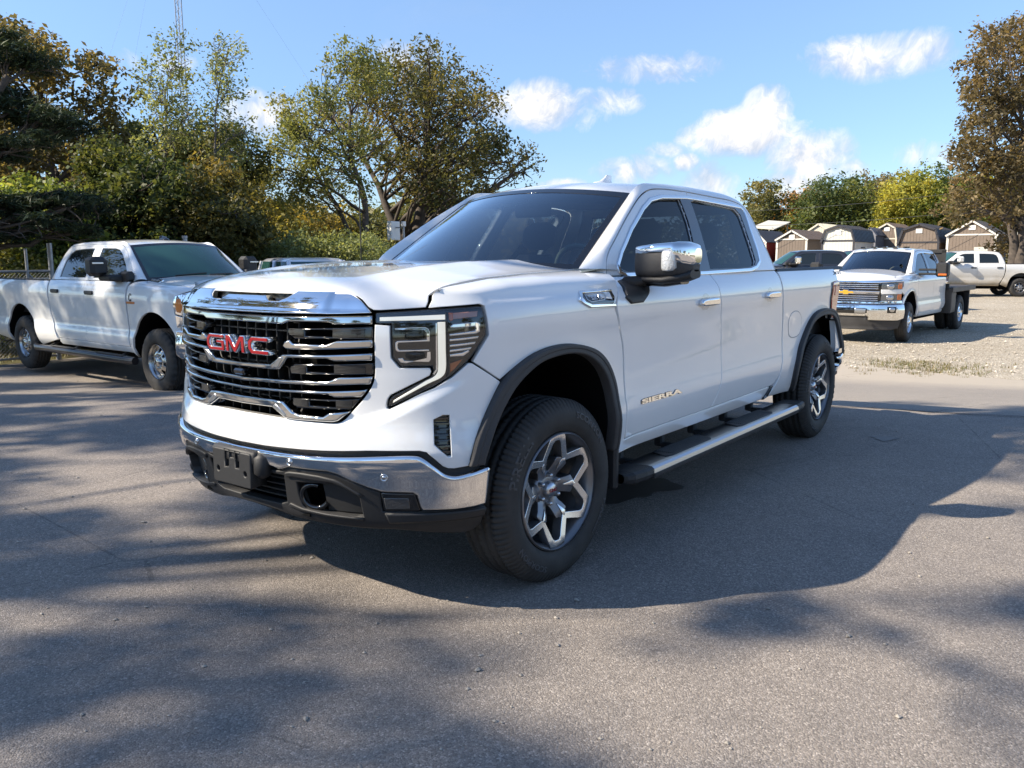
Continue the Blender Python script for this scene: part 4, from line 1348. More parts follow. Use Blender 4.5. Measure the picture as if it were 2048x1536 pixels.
def build_hero():
    R, root = HR, empty('pickup_truck', (0, 0, 0), label='large white crew cab pickup with red GMC letters on its chrome grille, nearest the camera', cat='pickup truck')
    W, WX = R.W, R.WX
    M = dict(body=M_WHITE, sideglass=M_TINT, surround=M_BLACKGLOSS, wintrim=M_CHROME, glass=M_GLASS, dash=M_DASH)
    # chin shelf between the crease that rises from the grille's lower corner and the one below it
    sA, zA = np.array([0, .3, .5, .62, .75, 1.0, 1.3]), np.array([.812, .808, .806, .842, .884, .985, 1.06])
    zB = np.array([.738, .738, .738, .776, .826, .940, 1.03])
    def chin(a, z):
        w = 1-sstep(.85, 1.08, a)
        q = 1-sstep(np.interp(a, sA, zB), np.interp(a, sA, zA), z)
        return .019*w*q*sstep(.63, .70, z)
    P = truck_common(R, HERO, root, M, .045, True)
    # ---------------- fascia
    R.extra = chin
    low = [(0,.684),(.15,.685),(.47,.697),(.64,.706),(.845,.708),(.872,.702),(.895,.680),(.932,.641),(.952,.632),(.974,.630),(1.03,.637),(1.085,.648)]
    flare = [(float(R.sx(x)), z) for x, z in catm([(.560,.660),(.536,.744),(.497,.83),(.445,.92),(.42,.955)], 4)]
    up = [(1.180,.961),(1.055,1.040),(1.040,1.040),(.975,.988),(.905,.947)]
    tail = [(.85,.925),(.727,.864),(.716,.868),(.714,.880),(.719,.903),(.732,.921),(.887,.998),(.893,1.013),(.889,1.026),(.771,1.026),(.739,1.066),(.737,1.190),(.679,1.194)]
    grl = catm([(.677,1.15),(.676,1.05),(.674,.997),(.664,.960),(.628,.907),(.575,.850),(.548,.822),(.522,.806),(.48,.801),(.40,.801),(.223,.803),(0,.804)], 4)
    fas = sym(low+flare+up+tail+list(map(tuple, grl)))
    vent = [(.899,.827),(.935,.843),(.961,.842),(.964,.680),(.950,.679),(.901,.729)]
    ventm = [(-a, b) for a, b in vent]
    panel(fas, W, .010, .03, holes=[vent, ventm]).obj('front_fascia', M_WHITE, root)
    # vents
    g = panel(vent, W, .05, .01, d=-.035)
    for z in np.linspace(.70, .83, 7):
        g.join(panel([(.893, z-.004), (.966, z-.006), (.966, z+.001), (.893, z+.003)], W, .05, .02, d=-.012, bev=.001))
    R.extra = None
    both(g, 'fascia_vent', M_BLACKGLOSS, root)
    # ---------------- bonnet
    def Hz(x, y):
        e = np.interp(x, [-.57, 0, .31, .57, .70, .80], [1.388, 1.376, 1.364, 1.340, 1.318, 1.29])
        c = np.interp(x, [-.5, 0, .3, .55, .70, .80, .88], [1.432, 1.424, 1.408, 1.384, 1.364, 1.345, 1.325])
        t = np.abs(y)/np.interp(x, [-.57, -.45, 0, .3], [.705, .745, .805, .83])
        k = 1-sstep(.50, .98, t)
        ridge = .008*np.exp(-((t-.56)/.07)**2)*sstep(.75, .3, x)
        return e+(c-e)*k+ridge
    def bonnet(s, v, d=0.):
        s = np.asarray(s, float); v = np.asarray(v, float)
        zf = 1.30
        A = W(s, np.minimum(v, zf), d)
        B = W(s, np.full_like(v, zf), d)
        Tx = B[:, 0]-.20
        Ty = B[:, 1]*(1-.0*np.abs(s))
        Ty = np.sign(Ty)*np.minimum(np.abs(Ty), .822)
        T = np.stack([Tx, Ty, Hz(Tx, Ty)+d], -1)
        C1 = np.stack([B[:, 0]-.02, B[:, 1], Hz(B[:, 0]-.04, B[:, 1])+d], -1)
        t = np.clip((v-zf)/.2, 0, 1)[:, None]
        Q = (1-t)**2*B+2*t*(1-t)*C1+t**2*T
        cx = -.545+.19*(1-(np.abs(s)/.885)**2); cy = s/.885*.708
        q = np.clip(v-1.5, 0, 1)
        x = Tx*(1-q)+cx*q; y = Ty*(1-q)+cy*q
        H = np.stack([x, y, Hz(x, y)+d], -1)
        return np.where((v > 1.5)[:, None], H, np.where((v > zf)[:, None], Q, A))
    fr = [(0,1.321),(.30,1.321),(.548,1.320),(.570,1.313),(.622,1.288),(.650,1.262),(.672,1.250),(.70,1.2495),(.876,1.260),(.884,1.28),(.886,1.33),(.887,1.42),(.887,1.6),(.887,2.0),(.887,2.5),(.5,2.5),(0,2.5)]
    panel(sym(fr), bonnet, .05, .03, bev=.003).obj('bonnet', M_WHITE, root)
    # cowl
    cy = np.linspace(-.71, .71, 17); q = 1-(cy/.71)**2
    Cw = np.stack([np.stack([-.52+.19*q, cy, 1.372+.03*q], -1), np.stack([-.59+.20*q, cy, 1.383+.03*q], -1)], 0)
    gridsurf(Cw).obj('cowl', M_BLACKPL, root)
    # ---------------- chrome moulding on the bonnet's front edge
    mu = catm([(.548,1.316),(.568,1.309),(.618,1.285),(.664,1.245)], 4)
    mou = sym([(0,1.231),(.24,1.231),(.475,1.234),(.665,1.240)]+list(map(tuple, mu[::-1]))+[(.300,1.317),(.265,1.293),(.225,1.277),(.165,1.277),(.130,1.297),(0,1.297)])
    def mouf(s, z, d=0.):
        k = sstep(.46, .50, np.abs(s))*sstep(1.232, 1.252, z)*(1-sstep(.56, .66, np.abs(s)))
        return W(s, z, d-.010*k+.008*(1-sstep(1.236, 1.256, z)))
    o = panel(mou, mouf, .012, .03, d=.012, bev=.004).obj('bonnet_moulding', M_CHROME, root)
    panel(sym([(0,1.265),(.31,1.265),(.31,1.326),(0,1.326)]), W, .05, .01, d=-.030).obj('moulding_recess', M_BLACKGLOSS, o)
    # ---------------- grille
    g = panel(sym([(0,.79),(.50,.79),(.56,.82),(.66,.94),(.69,1.0),(.69,1.235),(0,1.235)]), W, .08, .01, d=-.11)
    gr = g.obj('grille', M_DARK, root)
    g = Geo()
    for y in np.arange(-.30, .301, .0667):
        g.join(panel([(y-.003, .80), (y+.003, .80), (y+.003, 1.21), (y-.003, 1.21)], W, .2, .03, d=-.05, bev=.001))
    for z in (.875, 1.02, 1.155, 1.19):
        g.join(panel([(-.30, z-.003), (.30, z-.003), (.30, z+.003), (-.30, z+.003)], W, .1, .03, d=-.055, bev=.001))
    g.obj('grille_mesh', M_BLACKPL, gr)
    def bar(pts, d=.008, rim=.06, bev=.006, name='grille_bar', m=M_GRILLECHROME):
        return panel(pts, W, .05, rim, d=d, bev=bev).obj(name, m, gr)
    bar(sym([(0,1.190),(.262,1.188),(.290,1.199),(.482,1.202),(.514,1.193),(.668,1.197),(.668,1.228),(.475,1.224),(.246,1.219),(0,1.218)]), .004, .08)
    for s in (1, -1):
        fl = lambda pts: [(s*a, b) for a, b in pts]
        bar(fl([(.262,1.100),(.275,1.118),(.30,1.126),(.318,1.112),(.476,1.112),(.522,1.129),(.668,1.136),(.668,1.107),(.483,1.096),(.318,1.089),(.280,1.089)]), .006)
        # louvred dark inserts with fine ribs
        for pts in ([(.285,1.170),(.482,1.178),(.668,1.186),(.668,1.138),(.480,1.137),(.321,1.131),(.284,1.154)],
                    [(.284,1.012),(.315,1.029),(.479,1.035),(.666,1.045),(.665,1.001),(.482,.994),(.289,.988)],
                    [(.291,.889),(.470,.893),(.606,.902),(.568,.860),(.461,.854),(.313,.851),(.287,.863)]):
            pts = fl(pts)
            a = np.array(pts); x0, x1 = np.abs(a[:, 0]).min()+.09, min(np.abs(a[:, 0]).max()-.02, .50)
            z0, z1 = a[:, 1].min()+.013, a[:, 1].max()-.016
            hol = [(s*x0, z0), (s*x1, z0), (s*x1, z1), (s*x0, z1)]
            ins = panel(pts, W, .06, .05, d=-.006, bev=.004, holes=[hol]).obj('grille_insert', M_BLACKGLOSS, gr)
            g = Geo()
            for zz in np.linspace(a[:, 1].min()+.006, a[:, 1].max()-.006, 9):
                for q0, q1 in ((np.abs(a[:, 0]).min()+.012, x0-.006), (x1+.006, np.abs(a[:, 0]).max()-.03)):
                    if q1 > q0 and inside(a, np.array([[s*q0, zz], [s*q1, zz]])).all():
                        g.join(panel([(s*q0, zz-.0014), (s*q1, zz-.0014), (s*q1, zz+.0014), (s*q0, zz+.0014)], W, .1, .006, d=-.002, bev=.0005))
            if g.n:
                o2 = g.obj('insert_ribs', M_BLACKPL, gr); o2['kind'] = 'stuff'
    bar(sym([(0,1.000),(.195,1.002),(.243,1.006),(.290,1.056),(.481,1.060),(.515,1.051),(.666,1.057),(.666,1.084),(.482,1.073),(.262,1.066),(.190,1.022),(0,1.018)]), .012, .06, .006)
    bar(sym([(0,.940),(.232,.946),(.485,.954),(.655,.964),(.664,.993),(.526,.986),(.476,.968),(.233,.961),(0,.957)]), .008)
    bar(sym([(0,.904),(.228,.911),(.475,.917),(.504,.906),(.618,.913),(.640,.940),(.478,.929),(.229,.921),(0,.917)]), .008)
    bar(sym([(0,.843),(.184,.845),(.258,.808),(.30,.805),(.494,.809),(.519,.815),(.566,.852),(.479,.843),(.453,.827),(.335,.827),(.300,.836),(.250,.872),(.19,.876),(0,.874)]), .014, .07, .008)
    # bright inlays on the slanted pieces
    for s in (1, -1):
        panel([(s*.205, 1.012), (s*.236, 1.012), (s*.272, 1.054), (s*.246, 1.054)], W, .05, .004, d=.015, bev=.002).obj('grille_inlay', M_STEEL, gr)
        panel([(s*.196, .848), (s*.212, .862), (s*.272, .822), (s*.262, .814)], W, .05, .004, d=.017, bev=.002).obj('grille_inlay', M_STEEL, gr)
    # front camera
    g = box(.905, .955, -.035, .035, .966, .992, .01); g.obj('front_camera', M_BLACKGLOSS, gr)
    # the three letters
    gl = [[(-.075,1.131),(-.187,1.131),(-.208,1.112),(-.208,1.080),(-.189,1.060),(-.075,1.060),(-.075,1.108),(-.134,1.108),(-.134,1.092),(-.098,1.092),(-.098,1.078),(-.175,1.078),(-.185,1.088),(-.185,1.104),(-.175,1.114),(-.075,1.114)],
          [(-.064,1.060),(-.064,1.133),(-.034,1.133),(0,1.088),(.034,1.133),(.064,1.133),(.064,1.060),(.040,1.060),(.040,1.104),(.006,1.060),(-.006,1.060),(-.040,1.104),(-.040,1.060)],
          [(.212,1.133),(.108,1.133),(.086,1.112),(.086,1.081),(.106,1.060),(.212,1.060),(.212,1.079),(.120,1.079),(.110,1.089),(.110,1.104),(.120,1.114),(.212,1.114)]]
    for L in gl:
        o = panel(L, W, .05, .05, d=.030, bev=.003).obj('emblem_letter', M_CHROME, gr)
        Lc = clean(np.array(L)); Lc = Lc if area(Lc) > 0 else Lc[::-1]
        panel(inset(Lc, .0034), W, .05, .004, d=.0325, bev=.001).obj('letter_face', M_RED, o)
    # ---------------- headlamps
    for s in (1, -1):
        fl = lambda pts: [(s*a, b) for a, b in pts]
        out = [(.679,1.239),(.88,1.252),(1.095,1.262),(1.108,1.256),(1.119,1.148),(1.040,1.050),(.975,.996),(.905,.955),(.729,.873),(.722,.876),(.722,.888),(.727,.903),(.740,.917),(.893,.992),(.901,1.010),(.897,1.032),(.774,1.032),(.745,1.067),(.742,1.197),(.680,1.198)]
        h = panel(fl(out), W, .04, .05, d=-.012, bev=.004).obj('headlight', M_BLACKGLOSS, root)
        panel(fl([(.697,1.222),(.951,1.232),(.951,1.213),(.697,1.208)]), W, .05, .012, d=-.002, bev=.003).obj('light_strip', M_DRL, h)
        panel(fl([(.921,1.203),(.951,1.204)]+list(map(tuple, catm([(.951,1.10),(.951,1.025),(.945,1.003),(.930,.988),(.88,.965),(.74,.889)], 4)))+[(.744,.899)]+list(map(tuple, catm([(.87,.975),(.905,.993),(.918,1.010),(.921,1.03),(.921,1.10)], 4)))), W, .03, .012, d=-.002, bev=.004).obj('light_strip', M_DRL, h)
        panel(fl([(.914,1.200),(.9185,1.200),(.9185,1.02),(.905,1.0),(.899,1.003),(.912,1.02)]), W, .05, .006, d=-.008, bev=.001).obj('strip_edge', M_CHROME, h)
        # projector chambers: chrome brackets on black
        for pts in ([(.755,1.181),(.872,1.185),(.886,1.178),(.890,1.165),(.890,1.130),(.878,1.130),(.878,1.160),(.868,1.174),(.757,1.174)],
                    [(.757,1.125),(.765,1.132),(.886,1.137),(.886,1.130),(.770,1.125),(.766,1.118),(.766,1.104),(.772,1.097),(.886,1.099),(.886,1.092),(.766,1.090),(.757,1.097)],
                    [(.764,1.064),(.785,1.066),(.79,1.056),(.884,1.053),(.890,1.060),(.890,1.088),(.882,1.088),(.879,1.064),(.798,1.046),(.776,1.048)]):
            panel(fl(pts), W, .05, .01, d=-.004, bev=.002).obj('lamp_bezel', M_CHROME, h)
        for zc in (1.150, 1.078):
            c = W(np.array([s*.832]), np.array([zc]), -.006)[0]
            x, y, nx, ny = R.plan(np.array([s*.832]))
            n = np.array([nx[0], ny[0], 0]); a = np.array([-n[1], n[0], 0])
            t = np.linspace(0, 2*np.pi, 25)[:-1]
            rg = [(.030, -.006), (.022, .002), (.012, .006), (.001, .008)]
            S = np.stack([c+n*dd+rr*(np.cos(t)[:, None]*a*1.3+np.sin(t)[:, None]*np.array([0, 0, .75])) for rr, dd in rg], 0)
            gridsurf(S, closed_v=True, flip=True).join(gridsurf(S, closed_v=True)).obj('projector_lens', M_BLACKGLOSS, h)
        # outer cluster
        panel(fl([(.970,1.236),(1.085,1.243),(1.080,1.222),(.970,1.212)]), W, .05, .012, d=-.006, bev=.002).obj('side_marker', M_AMBERPALE, h)
        panel(fl([(.965,1.238),(.982,1.238),(.982,1.210),(.972,1.206),(.965,1.214)]), W, .05, .012, d=-.003, bev=.003).obj('side_marker', M_AMBER, h)
        panel(fl([(.968,1.042),(1.018,1.058),(.985,1.020),(.968,1.008)]), W, .05, .01, d=-.006, bev=.002).obj('side_marker', M_AMBER, h)
        panel(fl([(.966,1.182),(.98,1.196),(1.075,1.203),(1.092,1.195),(1.090,1.163),(1.075,1.156),(.966,1.148),(.966,1.158),(1.068,1.168),(1.072,1.176),(1.068,1.184),(.985,1.180)]), W, .05, .02, d=-.003, bev=.004).obj('lamp_bezel', M_CHROME, h)
        for z, x1 in ((1.134, 1.085), (1.112, 1.072), (1.092, 1.055)):
            panel(fl([(.966, z-.006), (.966, z+.004), (x1, z+.012), (x1-.006, z+.003)]), W, .05, .02, d=-.003, bev=.003).obj('lamp_bezel', M_CHROME, h)
        panel(fl([(.966,1.068),(.966,1.078),(1.015,1.084),(1.040,1.094),(1.046,1.086),(1.020,1.070)]), W, .05, .02, d=-.003, bev=.003).obj('lamp_bezel', M_CHROME, h)
        panel(fl([(.953,1.24),(.961,1.24),(.961,1.00),(.953,.99)]), W, .05, .015, d=.0, bev=.002).obj('lamp_divider', M_BLACKPL, h)
        o2 = np.array(fl(out)); o2 = o2 if area(o2) > 0 else o2[::-1]
        panel(inset(o2, .003), W, .04, .006, d=.003, bev=.003).obj('lamp_cover', M_LENS, h)
    # ---------------- bumper
    top = catm([(0,.667),(.15,.668),(.48,.674),(.70,.686),(.815,.690),(.845,.686),(.868,.672),(.90,.645),(.935,.614),(.962,.603),(.991,.602),(1.05,.616),(1.096,.630)], 4)
    bot = [(1.104,.622),(1.102,.472),(1.05,.464),(.985,.459),(.850,.459),(.842,.474),(.829,.525),(.815,.534),(.694,.537),(.64,.553),(.578,.578),(.525,.604),(.482,.614),(.30,.612),(.261,.598),(.225,.597),(.20,.60),(0,.60)]
    bpts = sym(list(map(tuple, top))+bot)
    def bump(s, z, d=0.):
        zt = np.interp(np.abs(s), top[:, 0], top[:, 1])
        zl = np.interp(np.abs(s), [0, .48, .60, .69, .82, 1.1], [.60, .612, .57, .537, .50, .46])
        return W(s, z, d-.010*sstep(.5, 1.0, np.clip(1-(zt-z)/.05, 0, 1))*0)
    bm = panel(bpts, bump, .011, .05, d=.034, bev=.014).obj('front_bumper', M_CHROME, root)
    panel(sym([(0,.64),(.85,.66),(.94,.58),(1.08,.60),(1.08,.655),(.96,.66),(.88,.72),(0,.705)]), W, .06, .02, d=-.012).obj('bumper_gap', M_BLACKPL, root)
    for s in (.318, -.318, .711, -.711):
        z = .640 if abs(s) < .5 else .604
        c = W(np.array([s]), np.array([z]), .036)[0]
        x, y, nx, ny = R.plan(np.array([s]))
        n = np.array([nx[0], ny[0], 0]); a = np.array([-n[1], n[0], 0]); t = np.linspace(0, 2*np.pi, 21)[:-1]
        rg = [(.0155, -.004), (.0155, .0015), (.0125, .003), (.0105, -.001), (.009, -.001), (.0075, .002), (.0005, .0025)]
        S = np.stack([c+n*dd+rr*(np.cos(t)[:, None]*a+np.sin(t)[:, None]*np.array([0, 0, 1])) for rr, dd in rg], 0)
        gridsurf(S, closed_v=True, flip=True).obj('parking_sensor', M_STEEL, bm)
    # ---------------- black lower valance
    def val(s, z, d=0.):
        a = np.abs(s)
        ridge = .030*sstep(.60, .66, a)*sstep(.40, .43, z)
        return W(s, z, d-.025*sstep(.41, .34, z)+.012*sstep(.9, .6, a))
    vb = catm([(0,.408),(.164,.401),(.261,.385),(.419,.377),(.603,.370),(.727,.366),(.90,.345),(1.069,.342),(1.110,.37)], 4)
    vout = sym(list(map(tuple, vb))+[(1.112,.455),(1.0,.452),(.86,.452),(.69,.452),(.685,.534),(.64,.55),(.578,.575),(.522,.60),(.482,.61),(.28,.608),(.255,.59),(.21,.585),(0,.59)])
    tow = [(.322,.548),(.415,.556),(.52,.560),(.600,.520),(.610,.425),(.40,.425),(.350,.427),(.329,.448),(.320,.500)]
    cen = [(-.255,.570),(.255,.570),(.245,.45),(.20,.436),(-.20,.436),(-.245,.45)]
    va = panel(vout, val, .04, .05, d=.010, bev=.006, holes=[tow, [(-a, b) for a, b in tow], cen]).obj('lower_valance', M_BLACKPL, root)
    panel(sym([(0,.40),(.62,.40),(.62,.575),(0,.575)]), W, .08, .01, d=-.14).obj('valance_backing', M_DARK, va)
    for z in (.452, .478, .505, .535):
        panel([(-.25, z), (.25, z), (.25, z+.008), (-.25, z+.008)], W, .1, .05, d=-.02, bev=.002).obj('valance_slat', M_BLACKPL, va)
    for s in (1, -1):
        fl = lambda pts: [(s*a, b) for a, b in pts]
        panel(fl([(.420,.548),(.50,.556),(.592,.517),(.602,.428),(.430,.428)]), W, .06, .04, d=-.016, bev=.005).obj('tow_flap', M_BLACKPL, va)
        panel(fl(list(map(tuple, catm([(.27,.585),(.30,.594),(.507,.584),(.570,.552),(.618,.522)], 3)))+[(.607,.514),(.55,.547),(.50,.566),(.31,.572),(.28,.566)]), W, .04, .04, d=.034, bev=.008).obj('valance_ridge', M_BLACKPL, va)
        panel(fl([(.255,.437),(.311,.424),(.45,.416),(.610,.412),(.612,.423),(.45,.428),(.33,.437),(.27,.452)]), W, .05, .05, d=.032, bev=.006).obj('valance_ridge', M_BLACKPL, va)
        t = np.linspace(RAD(70), RAD(330), 22)
        pts = np.stack([s*(.385+.058*np.cos(t)), .490+.050*np.sin(t)], 1)
        tube(W(pts[:, 0], pts[:, 1], -.010+.02*np.sin(np.linspace(0, np.pi, 22))), .0105, 10).obj('tow_hook', M_BLACKGLOSS, va)
        # fog lamp
        panel(fl([(.688,.533),(.822,.531),(.842,.462),(.838,.456),(.694,.455)]), W, .05, .03, d=.020, bev=.006).obj('fog_lamp', M_BLACKGLOSS, va)
        panel(fl([(.699,.512),(.797,.513),(.804,.466),(.704,.463)]), W, .05, .008, d=.024, bev=.004).obj('fog_lens', mat('fog_lens', (.045, .045, .047), .12, 0, .6, bump=(120, .5)), va)
        # crease strip under the chrome corner
        panel(fl([(.70,.447),(.873,.447),(1.110,.452),(1.112,.415),(1.0,.408),(.715,.402)]), val, .05, .02, d=.026, bev=.010).obj('corner_skirt', M_BLACKPL, va)
    box(.10, .76, -.52, .52, .395, .415, .005).join(box(.74, .90, -.36, .36, .402, .414)).obj('bumper_light_stop', M_DARK, root)  # unseen plate added to stop sun leaking under the bumper
    # ---------------- number plate carrier
    yb, zb0, zb1 = .134, .502, .655
    px0 = 1.012
    pf = lambda y, z, d=0.: np.stack([px0+d-(z-.58)*.0+0*y, y, z], -1)
    hol = [[(-.040,.650),(-.014,.650),(-.020,.580),(-.046,.576)][::-1], [(.034,.650),(.058,.650),(.052,.580),(.028,.580)][::-1], [(-.007,.648),(.027,.648),(.027,.622),(-.007,.622)][::-1]]
    for y in (-.094, .094):
        t = np.linspace(0, 2*np.pi, 13)[:-1]
        hol.append(list(zip(y+.0095*np.cos(t), .562+.0115*np.sin(t))))
    pl = panel(catm([(-.126,.652),(.126,.652),(.132,.646),(.131,.51),(.126,.503),(-.126,.503),(-.131,.51),(-.132,.646)], 1, True), pf, .05, .030, d=0, bev=.006, holes=hol)
    pl.join(box(.93, .984, -.128, .128, .508, .648)).join(box(.95, px0-.008, -.15, .15, .60, .662, .012)).join(box(.93, px0-.012, .12, .19, .55, .655, .02))
    pl.obj('plate_carrier', M_BLACKPL, root)
    # ---------------- wheel arch trims
    for fo, fi in ((FLARE_F_OUT, FLARE_F_IN), (FLARE_R_OUT, FLARE_R_IN)):
        p = np.vstack([seg_sv(R, fo), seg_sv(R, fi)[::-1]])
        o = both(panel(p, W, .03, .05, d=.026, bev=.009), 'wheel_arch_trim', M_TRIM, root)
        q = np.vstack([seg_sv(R, fo), seg_sv(R, (np.array(fo)+(np.interp(np.linspace(0, 1, len(fo)), np.linspace(0, 1, len(fi)), np.array(fi)[:, 0])-np.array(fo)[:, 0])[:, None]*np.array([.42, 0])+(np.interp(np.linspace(0, 1, len(fo)), np.linspace(0, 1, len(fi)), np.array(fi)[:, 1])-np.array(fo)[:, 1])[:, None]*np.array([0, .42])))[::-1]])
        g = panel(q, W, .04, .02, d=.031, bev=.006)
        a, b = both(g, 'arch_lip', M_TRIM, None); a.parent, b.parent = o
    # mud flaps
    for xx, zl in ((-.455, .30),):
        g = Geo()
        g.join(box(xx-.012, xx+.030, .80, 1.025, zl+.02, .56, .012))
        both(g, 'mud_flap', M_BLACKPL, root)
    # ---------------- badge on the front wing
    bo = [(-.176,1.299),(-.128,1.262),(-.155,1.240),(-.212,1.220),(-.455,1.214),(-.442,1.232),(-.225,1.238),(-.172,1.252),(-.162,1.268),(-.195,1.288),(-.470,1.289),(-.480,1.299)]
    a, b = both(panel(bo, WX, .04, .02, d=.010, bev=.005), 'wing_badge', M_CHROME, root)
    bi = panel([(-.196,1.289),(-.472,1.290),(-.440,1.231),(-.225,1.237),(-.172,1.252),(-.160,1.270)], WX, .04, .01, d=.003)
    for x in (a, b): x2 = (bi if x is a else bi.mirror()).obj('badge_plate', M_BLACKGLOSS, x)
    fr2 = panel([(-.200,1.284),(-.37,1.286),(-.385,1.276),(-.376,1.262),(-.345,1.250),(-.225,1.246),(-.190,1.258)], WX, .05, .004, d=.006, bev=.001, holes=[[(-.203,1.281),(-.36,1.283),(-.381,1.275),(-.372,1.264),(-.343,1.253),(-.227,1.249),(-.194,1.260)]])
    for x in (a, b): (fr2 if x is a else fr2.mirror()).obj('badge_frame', M_STEEL, x)
    T = text_geo('5.3L V8', .026, .003, .0006, 1.25)
    V = np.vstack(T.V); V[:, 0] -= V[:, 0].max()/2
    for s, x in ((1, a), (-1, b)):
        p = WX(-.275-s*V[:, 0]*.95, 1.257+V[:, 1]*1.0, .006) + 0
        p[:, 1] += V[:, 2]; p[:, 1] *= s
        Geo().add(p, T.F, None, False).obj('badge_lettering', M_STEEL, x)
    # door lettering
    T = text_geo('SIERRA', .031, .005, .0013, 2.62)
    V = np.vstack(T.V); w = V[:, 0].max(); k = .458/w
    fd = P['doors'][0]
    T2 = text_geo('SIERRA', .031, .003, .0030, 2.62); V2 = np.vstack(T2.V)
    for s, x in ((1, fd[0]), (-1, fd[1])):
        xs = -.735-V[:, 0]*k if s > 0 else -1.193+V[:, 0]*k
        p = WX(xs, .702+V[:, 1]*1.05, .003); p[:, 1] += V[:, 2]; p[:, 1] *= s
        lo_ = Geo().add(p, T.F, None, False).obj('door_lettering', M_CHROME, x)
        lo_['label'] = 'chrome SIERRA lettering low on the front door' if s > 0 else 'chrome SIERRA lettering on the far front door'
        p = WX((-.735-V2[:, 0]*k if s > 0 else -1.193+V2[:, 0]*k), .702+V2[:, 1]*1.05, .0005); p[:, 1] += V2[:, 2]*.5; p[:, 1] *= s
        Geo().add(p, T2.F, None, False).obj('lettering_edge', M_DARKCHROME, x)
    T = text_geo('X31', .036, .002, .001, 3.2, .2)
    V = np.vstack(T.V); w = V[:, 0].max(); k = .27/w
    for s in (1, -1):
        xs = -4.08-V[:, 0]*k if s > 0 else -4.35+V[:, 0]*k
        p = WX(xs, 1.297+V[:, 1], .001); p[:, 1] += V[:, 2]; p[:, 1] *= s
        Geo().add(p, T.F, None, False).obj('bed_lettering', M_BLACKPL, root)
    # ---------------- door handles
    for i, (x0, x1) in enumerate(((-1.388, -1.640), (-2.44, -2.70))):
        xc = (x0+x1)/2
        t = np.linspace(0, 2*np.pi, 25)[:-1]
        cup = panel(np.stack([xc+.03+.062*np.cos(t), 1.188+.052*np.sin(t)], 1), WX, .03, .002, d=-.0, bev=.0008)
        for s in (0, 1):
            (cup if s == 0 else cup.mirror()).obj('handle_cup', mat('handle_cup_shade', (.62, .62, .62), .3, 0, 1.0), P['doors'][i][s])
        hp = np.array([(x0, 1.180), (x0-.012, 1.203), (x0-.05, 1.209), (x1+.02, 1.209), (x1, 1.200), (x1, 1.178), (x1+.015, 1.170), (x0-.03, 1.170)])
        hf = lambda x, z, d=0.: WX(x, z, d+.0) if False else WX(x, z, d+.016*np.sin(np.clip((x-x1)/(x0-x1), 0, 1)*np.pi)**.5)
        h = panel(hp, hf, .02, .03, d=.022, bev=.008)
        for s in (0, 1):
            (h if s == 0 else h.mirror()).obj('door_handle', M_CHROME, P['doors'][i][s])
    # fuel flap
    t = [(-3.03,.868),(-3.00,.93),(-3.00,.995),(-3.06,1.042),(-3.21,1.042),(-3.285,.99),(-3.285,.93),(-3.235,.866)]
    fo = clean(catm(t, 4, True)); fo = fo if area(fo) > 0 else fo[::-1]
    panel(fo, WX, .06, .004, d=.0012, bev=.001, holes=[inset(fo, .0055)[::-1]]).obj('fuel_flap', mat('fuel_gap', (.30, .30, .30), .6), root)
    panel(inset(fo, .006), WX, .05, .004, d=.0024, bev=.0015).obj('fuel_flap', M_WHITE, root)
    # ---------------- door mirror (the far one is folded away out of sight)
    for s in (1,):
        k = np.array([1, s, 1.0])
        def loft(secs, n=20, ex=3.2):
            t = np.linspace(0, 2*np.pi, n+1)[:-1]
            S = []
            for (y, xc, zc, hx, hz) in secs:
                c, q = np.cos(t), np.sin(t)
                xc, y = xc-.12, y-.072
                S.append(np.stack([xc+hx*np.sign(c)*np.abs(c)**(2/ex), np.full(n, y), zc+hz*np.sign(q)*np.abs(q)**(2/ex)], -1))
            return np.array(S)
        def solid(S, name, m, par):
            g = gridsurf(S*k, closed_v=True, flip=(s < 0))
            c = S.shape[1]
            g.add(S[0]*k, [tuple(range(c))[::s]], None, False); g.add(S[-1]*k, [tuple(range(c))[::-s]], None, False)
            return g.obj(name, m, par)
        # head: section in x,z sweeping outboard in y
        head = solid(loft([(.985,-.72,1.415,.055,.064),(1.0,-.715,1.417,.078,.078),(1.10,-.715,1.423,.092,.086),(1.20,-.728,1.428,.094,.088),(1.235,-.752,1.428,.085,.082),(1.262,-.775,1.425,.062,.066),(1.270,-.785,1.424,.04,.05)]), 'door_mirror', M_TRIM, root)
        cap = solid(loft([(.990,-.72,1.474,.060,.022),(1.005,-.715,1.479,.082,.028),(1.10,-.715,1.486,.097,.030),(1.20,-.728,1.490,.099,.032),(1.215,-.73,1.466,.100,.058),(1.245,-.752,1.462,.090,.060),(1.270,-.776,1.456,.066,.052),(1.278,-.786,1.454,.04,.036)]), 'mirror_cap', M_CHROME, head)
        solid(loft([(1.150,-.642,1.428,.012,.044),(1.162,-.632,1.428,.014,.050),(1.19,-.634,1.428,.016,.052),(1.212,-.640,1.428,.016,.048),(1.222,-.648,1.428,.012,.036)]), 'mirror_indicator', mat('clear_lamp', (.55, .56, .56), .12, .3, .8, bump=(90, .5)), head)
        solid(loft([(.975,-.72,1.338,.05,.014),(1.0,-.718,1.334,.075,.018),(1.15,-.72,1.333,.088,.020),(1.23,-.745,1.345,.085,.022),(1.27,-.775,1.362,.06,.022)]), 'mirror_base', M_BLACKPL, head)
        solid(loft([(1.04,-.74,1.318,.06,.02),(1.14,-.745,1.312,.066,.016),(1.22,-.76,1.325,.05,.015)]), 'mirror_lower_shell', M_BLACKGLOSS, head)
        arm = panel([(-.640,1.330),(-.72,1.338),(-.92,1.322),(-.80,1.262),(-.725,1.222),(-.606,1.220),(-.557,1.252)], WX, .04, .03, d=.012, bev=.008)
